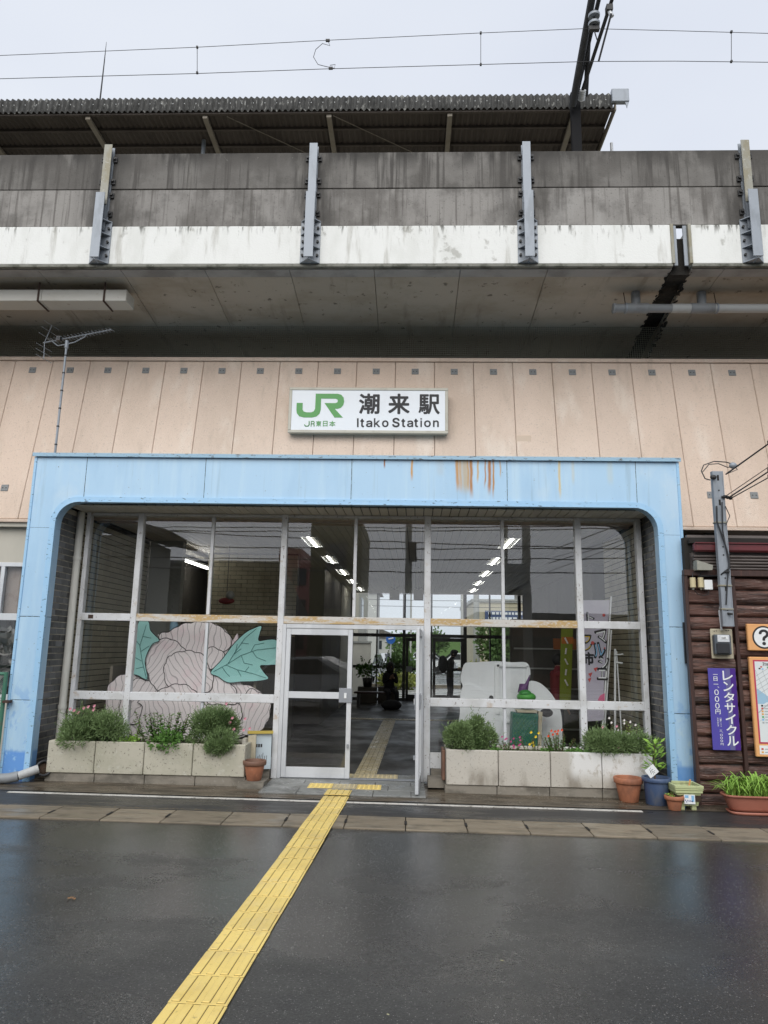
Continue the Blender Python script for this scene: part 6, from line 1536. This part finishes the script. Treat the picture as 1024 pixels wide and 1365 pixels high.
def z1(c):
    if c.z > 1.47 or (c.y < -.27 and c.z > 1.0): return 2
    return 0 if c.z > .86 else 1
def sack(t):
    b = MB(); b.sphere((0, .22, 1.24), .19, .15, .27, 14, 10); b.build('rucksack', cloth_blk, t); bx('phone', black_m, t, -.02, .06, -.42, -.405, 1.13, 1.27, .004)
    MB().sphere((0, -.15, 1.62), .10, .12, .07).build('cap', cloth_blk, t)
person('standing man with a rucksack looking at his phone by the far door', J1, E1, (1.30, 22.3, .012), R(70), [cloth_blk, cloth_navy, skin_m], z1, True, 'head', sack)
# seated woman on the bench, elbows drawn in (faces the camera side)
J2 = {'pelvis': ((0, .0, .52), (.17, .13)), 'waist': ((0, -.02, .68), (.14, .11)), 'chest': ((0, -.05, .88), (.16, .12)), 'neck0': ((0, -.07, 1.05), .07), 'neck': ((0, -.08, 1.11), .05), 'head': ((0, -.11, 1.21), (.083, .10)), 'crown': ((0, -.11, 1.30), (.06, .07)),
      'shL': ((.17, -.05, 1.0), .065), 'elL': ((.20, -.10, .74), .045), 'wrL': ((.05, -.28, .86), .03), 'shR': ((-.17, -.05, 1.0), .065), 'elR': ((-.20, -.10, .74), .045), 'wrR': ((-.06, -.28, .84), .03),
      'hipL': ((.09, -.04, .50), .10), 'knL': ((.12, -.46, .50), .072), 'anL': ((.14, -.44, .09), .045), 'toL': ((.15, -.58, .045), .038), 'hipR': ((-.09, -.04, .50), .10), 'knR': ((-.12, -.46, .50), .072), 'anR': ((-.13, -.42, .09), .045), 'toR': ((-.14, -.56, .045), .038)}
E2 = list(E_); hand(J2, E2, 'wrL', 'L', (-.3, -.3, .8)); hand(J2, E2, 'wrR', 'R', (.3, -.3, .8))
def z2_(c):
    if c.z > 1.11: return 2
    if c.y < -.27 and .86 < c.z: return 2
    return 0 if c.z > .60 else 1
def bagf(t): MB().sphere((-.1, -.75, .16), .30, .2, .15, 12, 8).build('hand_bag', cloth_blk, t); MB().sphere((0, -.085, 1.16), .12, .11, .17, 12, 8).build('long_hair', hair_m, t)
person('seated person in dark clothes on the bench with hands raised to the face', J2, E2, (-.52, 21.5, -.03), R(14), [cloth_blk, cloth_blk, skin_m], z2_, True, 'head', bagf)
J3 = dict(J); J3['head'] = ((0, -.07, 1.54), (.085, .10)); J3['crown'] = ((0, -.07, 1.63), (.06, .07)); J3['neck'] = ((0, -.05, 1.46), .055); J3['wrL'] = ((.24, -.10, .84), .03); J3['wrR'] = ((-.24, -.10, .84), .03); E3 = list(E_); hand(J3, E3, 'wrL', 'L', (0, -.1, -1)); hand(J3, E3, 'wrR', 'R', (0, -.1, -1))
def z3(c): return 2 if c.z > 1.46 or (abs(c.x) > .2 and c.z < .84 and c.z > .55) else (0 if c.z > .86 else 1)
c = at(740, 872, 12.8); person('person in dark red jacket half hidden beside the lime banner', J3, E3, (c.x, 12.8, .0), R(100), [cloth_red, cloth_navy, skin_m], z3)
J4 = dict(J3); E4 = list(E3); c = at(689, 885, 14.6); person('person whose head shows above the white cut-out display', J4, E4, (c.x, 14.6, -.02), R(200), [cloth_blk, cloth_navy, skin_m], z3)
# ---------------------------------------------------------------- the square beyond the hall
fr_ = MB().box(-60, 60, 24.4, 160, -.25, -.02).build('station_square', M('wet_square_asphalt', (.16, .16, .16), .25, rr=((.4, .4, 1), .4, .6, .35, .10)), None); tag(fr_, kind='structure')
sl = thing('road_marking', kind='structure')
for k in range(6): bx('crossing_bar', paint_line, sl, -1.0, 5.5, 26.0 + 1.0 * k, 26.45 + 1.0 * k, -.018, -.012)
bx('kerb_bar', kerb_m, sl, -3, 8, 33, 33.3, -.02, .1); bx('stop_line', paint_line, sl, -2, 9, 36, 36.3, -.018, -.012)
gw = thing('garden_wall', (0, 0, 0), 'cream rendered wall outside the far glazing at left', 'wall'); bx('wall', cream_w, gw, -3.4, -1.40, 27.5, 27.8, -.02, 1.88); bx('wall_cap', grey_w, gw, -3.4, -1.38, 27.45, 27.85, 1.885, 1.95)
sb = thing('annex_building', (0, 0, 0), 'pale annex with a window left beyond the far glazing', 'building'); bx('wall', cream_w, sb, -7.0, -2.0, 29, 36, -.02, 5.5); f_ = bx('window_frame', alu, sb, -2.03, -1.96, 30, 31.5, 2.2, 3.8); bx('pane', car_glass, f_, -1.955, -1.95, 30.1, 31.4, 2.3, 3.7); bx('cabinet_box', grey_w, sb, -1.99, -1.7, 29.0, 29.5, 2.0, 2.7)
cb = thing('sign_building', (0, 0, 0), 'cream building with a dark blue sign band beyond the square', 'building')
bx('wall', M('cream_render', (.50, .45, .32), .8), cb, 4.0, 16, 44, 54, -.02, 4.55); bx('roof_edge', grey_w, cb, 3.9, 16.1, 43.9, 54.1, 4.55, 4.75)
sbn = bx('sign_band', M('band_blue', (.05, .08, .17), .5), cb, 4.7, 11, 43.9, 43.98, 3.35, 4.05)
b = MB(); rg = random.Random(3)
for r_ in (3.82, 3.52):
    x = 4.9
    while x < 10.6: w = rg.uniform(.12, .24); b.box(x, x + w, 43.87, 43.89, r_, r_ + .14); x += w + .07
b.build('band_lettering', paper, sbn)
for X in (5.2, 7.4, 9.6): f_ = bx('window', dark_frame, cb, X, X + 1.3, 43.9, 44.0, 1.1, 2.3); bx('pane', car_glass, f_, X + .06, X + 1.24, 43.88, 43.9, 1.16, 2.24)
for x, y, w, h_, lab in ((-12, 70, 9, 7, 'grey low block far beyond the square at left'), (-7, 95, 6, 3.0, 'distant white house beyond the parked cars'), (12, 75, 10, 8, 'pale distant block behind the sign building')):
    d = thing('distant_building', (0, 0, 0), lab, 'building'); bx('wall', grey_w if x < 0 else cream_w, d, x, x + w, y, y + 6, -.02, h_)
    for k in range(int(w / 2)): bx('window', car_glass, d, x + .6 + 2 * k, x + 1.6 + 2 * k, y - .05, y + .02, h_ * .5, h_ * .5 + 1.1)
    MB().prism([(x - .4, h_), (x + w + .4, h_), (x + w / 2, h_ + 1.3)], y - .3, y + 6.3).build('roof', dark_w, d)
def car(lab, X, Y, rz, m, L_=4.2, rear=False):
    c = thing('parked_car', (X, Y, -.02), lab, 'car', 'cars parked beyond the square', rz=rz); h = L_ / 2
    side = [(-h, .35), (-h + .02, .75), (-h + .5, .88), (-h + 1.15, .95), (-h + 1.75, 1.42), (h - 1.2, 1.47), (h - .35, 1.0), (h - .02, .92), (h, .35), (h - .45, .28), (-h + .45, .28)]
    b = MB().prism(side, -.84, .84); b.build('body', m, c)
    win = [(-h + 1.3, .98), (-h + 1.8, 1.36), (h - 1.25, 1.40), (h - .55, 1.0)]
    for y in (-.850, .842): MB().prism(win, y, y + .008).build('side_window', car_glass, c)
    b = MB().add([(h - .32, -.7, 1.02), (h - 1.13, -.66, 1.44), (h - 1.13, .66, 1.44), (h - .32, .7, 1.02)], [(0, 3, 2, 1)]); b.v = [(x + .02, y, z + .01) for x, y, z in b.v]; b.build('rear_window', car_glass, c)
    b = MB().add([(-h + 1.2, -.7, 1.0), (-h + 1.72, -.66, 1.40), (-h + 1.72, .66, 1.40), (-h + 1.2, .7, 1.0)], [(0, 1, 2, 3)]); b.v = [(x - .025, y, z + .01) for x, y, z in b.v]; b.build('windscreen', car_glass, c)
    for x in (-h + .8, h - .75):
        for y in (-.86, .70):
            w = MB().tube([(x, y, .31), (x, y + .17, .31)], .31, 20).build('wheel', tyre_m, c); MB().tube([(x, y - .008, .31), (x, y + .178, .31)], .18, 12).build('rim', car_silver, w)
    for y in (-.72, .52): bx('tail_light', tail_m, c, h - .06, h + .012, y, y + .2, .70, .92); bx('headlight', paper, c, -h - .012, -h + .06, y, y + .2, .60, .74)
    bx('number_plate', paper, c, h, h + .015, -.2, .2, .55, .68); bx('bumper', m, c, h - .05, h + .05, -.8, .8, .3, .5, .03)
    return c
p = at(521, 872, 36); car('white hatchback seen from behind beyond the seated person', -.75, 37, R(-75), car_white)
car('silver car parked far off between the posts', 1.6, 52, R(170), car_silver); car('white car parked at the right of the far row', 2.95 + .6, 52, R(5), car_white); car('white car beyond the far glass door', 5.5, 50, R(0), car_white)
def shrub(lab, c, r, n, m, seed, cat='bush'): t = flora('shrub', lab, cat); bush('foliage', t, c, r, n, .22, .13, m, 8, seed); return t
shrub('round green shrub beyond the far glazing near the white hatchback', (-.1, 33, .9), (.75, .7, .8), 900, leaf_tree, 201); shrub('yellow-green low hedge beyond the far glazing', (-.4, 31, .3), (.8, .5, .42), 700, leaf_yel, 202); shrub('yellow-green roadside grass clump right of the far doors', (4.2, 40, .5), (1.4, .7, .5), 900, leaf_yel, 203)
t = flora('street_tree', 'dark leafy tree in front of the cream sign building', 'tree'); MB().tube([(4.9, 38, -.02), (4.9, 38, 1.2)], .1, 8).build('trunk', stem_m, t); bush('crown', t, (4.9, 38, 1.75), (1.2, 1.1, 1.2), 2200, .25, .15, leaf_tree, 9, 205)
t = flora('street_tree', 'distant leafy tree left of the sign building', 'tree'); MB().tube([(.9, 58, -.02), (.9, 58, 1.5)], .12, 8).build('trunk', stem_m, t); bush('crown', t, (.9, 58, 2.1), (2.4, 2, 1.0), 1800, .35, .2, leaf_tree, 9, 206)
def upole(lab, X, Y, h_, r=.14, arms=2):
    t = thing('utility_pole', (X, Y, -.02), lab, 'utility pole', 'utility poles around the station square'); MB().tube([(0, 0, 0), (0, 0, h_)], [r, r * .65], 10).build('pole', grey_w, t)
    for k in range(arms): bx('crossarm', dark_steel, t, -.8, .8, -.05, .05, h_ - .6 - .7 * k, h_ - .5 - .7 * k)
    return t
upole('slim pole with crossarms left of the sign building', 2.9, 38, 8); upole('thick pole nearest the sign building', 3.9, 41, 9, .2); upole('thin distant pole above the seated person', .2, 46, 6, .08, 1)
rs = thing('road_sign', (0, 0, 0), 'round blue road sign on a thin pole beyond the far glazing', 'sign'); p = at(521, 852, 32); MB().tube([(p.x, 32, -.02), (p.x, 32, p.z + .3)], .03, 8).build('pole', alu, rs); MB().tube([(p.x, 31.93, p.z), (p.x, 31.95, p.z)], .21, 24).build('disc', road_blue, rs)
b = MB(); b.tube([(p.x - .1, 31.92, p.z), (p.x + .12, 31.92, p.z + .05)], .03, 6); b.build('arrow', paper, rs)
ow = thing('overhead_wires', (0, 0, 0), 'thin power lines crossing the sky beyond the square', 'wires')
rg = random.Random(17)
for k in range(12):
    z = 4.5 + .35 * k; x0_, x1_ = -25, 28; s_ = rg.uniform(-.6, .6); pts = [(x0_ + (x1_ - x0_) * i / 10, 40 + rg.uniform(-.0, .0), z + s_ * (i / 10 - .5) - .5 * (1 - (2 * (i / 10) - 1) ** 2)) for i in range(11)]
    MB().tube(pts, .014, 4, False).build('wire', dark_steel, ow)
hill = MB().box(-120, 120, 130, 140, -.1, 3.2).build('far_treeline', leaf_tree); tag(hill, kind='structure')

# ---------------------------------------------------------------- across the street, behind the camera: what the glass mirrors
th_ = thing('tiled_roof_house', (0, 0, 0), 'old house with a grey tiled roof across the street behind the camera', 'house')
def mirror(px, py, Yv): p = at(px, py, Yv); return Vector((p.x, 19.46 - Yv, p.z))
HX0, HX1, HY0, HY1 = -13.0, -4.4, -14.5, -6.5
bx('wall', dark_w, th_, HX0, HX1 - .9, HY0, HY1 - .7, -.1, 2.75); 
roof = thing('roof'); roof.parent = th_
tilem = M('grey_roof_tile', (.045, .047, .05), .5, var=.2)
rz0_, rz1_ = 2.55, 5.0
me_t = None
b = MB(); n = 8
vs = []
for k in range(n + 1): t_ = k / n; vs.append((t_ * .30, 0, .035 * math.sin(t_ * 2 * math.pi)));
for k in range(n + 1): t_ = k / n; vs.append((t_ * .30, -.30, .035 * math.sin(t_ * 2 * math.pi) + .03 - .03))
b.smooth = True; b.add(vs, [(k, k + 1, n + 2 + k, n + 1 + k) for k in range(n)]); me_t = b.mesh('roof_tile', tilem)
slope = math.atan2(rz1_ - rz0_, 3.6); run = 3.6 / 12
cnt = 0; over = MB()
for r_ in range(12):
    y = HY1 - r_ * run; z = rz0_ + (rz1_ - rz0_) * r_ / 12 + .0
    xr = HX1 - r_ * .085
    k = 0
    while HX0 + k * .3 < xr:
        x = xr - .3 - k * .3
        if x < HX0: break
        o = bpy.data.objects.new('roof_tile', me_t); link(o, roof); o.location = (x + .3, y, z + .03); o.rotation_euler = (slope * 1.0, 0, math.pi); o.rotation_euler = (-slope, 0, math.pi); cnt += 1
        k += 1
        if cnt >= 290: break
    if cnt >= 290: break
MB().prism([(HX0, 0), (HX1 - .0, 0), (HX1 - 1.0, 1), (HX0, 1)], 0, .1)
b = MB(); b.add([(HX0, HY1, rz0_), (HX1, HY1, rz0_), (HX1 - 1.02, HY1 - 3.6, rz1_), (HX0, HY1 - 3.6, rz1_)], [(0, 1, 2, 3)]); b.add([(HX1, HY1, rz0_), (HX1, HY0, rz0_), (HX1 - 1.02, HY0 + 3, rz1_), (HX1 - 1.02, HY1 - 3.6, rz1_)], [(0, 1, 2, 3)]); b.add([(HX0, HY0, rz0_), (HX1, HY0, rz0_), (HX1 - 1.02, HY0 + 3, rz1_), (HX0, HY0 + 3, rz1_)], [(0, 1, 2, 3)]); b.build('roof_slope', tilem, roof)
MB().tube([(HX0, HY1 - 3.6, rz1_ + .08), (HX1 - 1.0, HY1 - 3.6, rz1_ + .08)], .13, 8).build('ridge', tilem, roof); MB().tube([(HX1 - 1.0, HY1 - 3.6, rz1_ + .08), (HX1, HY1, rz0_ + .06)], .10, 8).build('hip_ridge', tilem, roof)
e2 = thing('neighbour_eave', (0, 0, 0), 'higher tiled gable end beside the old house behind the camera', 'house')
bx('wall', grey_w, e2, -12.5, -8.4, -5.2, 2.0 - 4, -.1, 5.0); MB().prism([(-13.2, 6.0), (-7.6, 5.0), (-7.5, 5.2), (-13.2, 6.4)], -5.6, -1.6).build('roof', tilem, e2)
pb = thing('pink_apartment', (0, 0, 0), 'dusky pink apartment block behind the camera', 'building')
bx('wall', M('dusky_pink', (.30, .13, .12), .8), pb, -9.2, -5.9, -32, -25.5, -.1, 7.0); bx('stair_tower', M('dusky_pink_2', (.26, .11, .10), .8), pb, -8.4, -6.9, -31, -26, 7.0, 7.9)
for zz in (1.5, 3.5, 5.5):
    for X in (-8.8, -7.4): f_ = bx('window', dark_frame, pb, X, X + .9, -25.52, -25.45, zz, zz + 1.1); bx('pane', car_glass, f_, X + .05, X + .85, -25.45, -25.44, zz + .05, zz + 1.05)
ob = thing('olive_building', (0, 0, 0), 'narrow olive building with an arched window behind the camera', 'building')
olive = M('olive_render', (.14, .13, .07), .8); bx('wall', olive, ob, -4.6, -2.2, -20, -13.5, -.1, 7.6)
for zz in (1.2, 3.4, 5.2): f_ = bx('window', dark_frame, ob, -3.9, -2.9, -13.52, -13.45, zz, zz + 1.3); bx('pane', car_glass, f_, -3.84, -2.96, -13.45, -13.44, zz + .06, zz + 1.24)
lo = thing('low_shops', (0, 0, 0), 'row of low brown shops behind the camera at right', 'building')
brw_ = M('brown_shopfront', (.14, .085, .055), .8); bx('wall', brw_, lo, 3.5, 14, -22, -16, -.1, 3.2); bx('wall', grey_w, lo, -1.5, 3.4, -26, -20, -.1, 2.9); bx('roof', tilem, lo, 3.3, 14.2, -22.2, -15.6, 3.2, 3.5)
for k in range(5): f_ = bx('shop_window', dark_frame, lo, 4.0 + 2 * k, 5.6 + 2 * k, -15.98, -15.9, .6, 2.4); bx('pane', car_glass, f_, 4.08 + 2 * k, 5.52 + 2 * k, -15.9, -15.89, .7, 2.3)
for X, Y, h_, r_, lab in ((0.0, -2.6, 9, .13, 'utility pole with transformer directly behind the camera'), (3.75, -3.2, 10, .16, 'thick utility pole behind the camera at right'), (3.35, -5.0, 9, .09, 'slimmer utility pole beside the thick one behind the camera')):
    t = upole(lab, X, Y, h_, r_, 2)
    if X == 0: MB().tube([(.1, 0, 4.4), (.1, 0, 5.0)], .16, 12).build('transformer', dark_steel, t)
t = thing('street_sign_panel', (0, 0, 0), 'grey upright shop sign panel on the slim pole behind the camera', 'sign'); bx('panel', M('sign_grey', (.30, .31, .31), .6), t, 3.0, 3.7, -3.0, -2.9, 2.55, 4.4); bx('print', dark_frame, t, 3.15, 3.55, -2.895, -2.885, 2.9, 3.6)
w2 = thing('street_wires', (0, 0, 0), 'bundle of street power lines behind the camera', 'wires'); rg = random.Random(5)
for k in range(15):
    z = 4.6 + .33 * k; s_ = rg.uniform(-1.2, 1.2); y = rg.uniform(-4, -1.5); pts = [(-24 + 5 * i, y, z + s_ * (i / 10 - .5) - .6 * (1 - (2 * (i / 10) - 1) ** 2)) for i in range(11)]
    MB().tube(pts, .016, 4, False).build('wire', dark_steel, w2)
pc_ = car('white estate car parked behind the camera at left', -3.2, -1.4, R(8), car_white)
pc_['group'] = 'cars parked behind the camera'
# names of things stay unique for look-alike parts; nothing else to do
print('objects', len(bpy.data.objects))
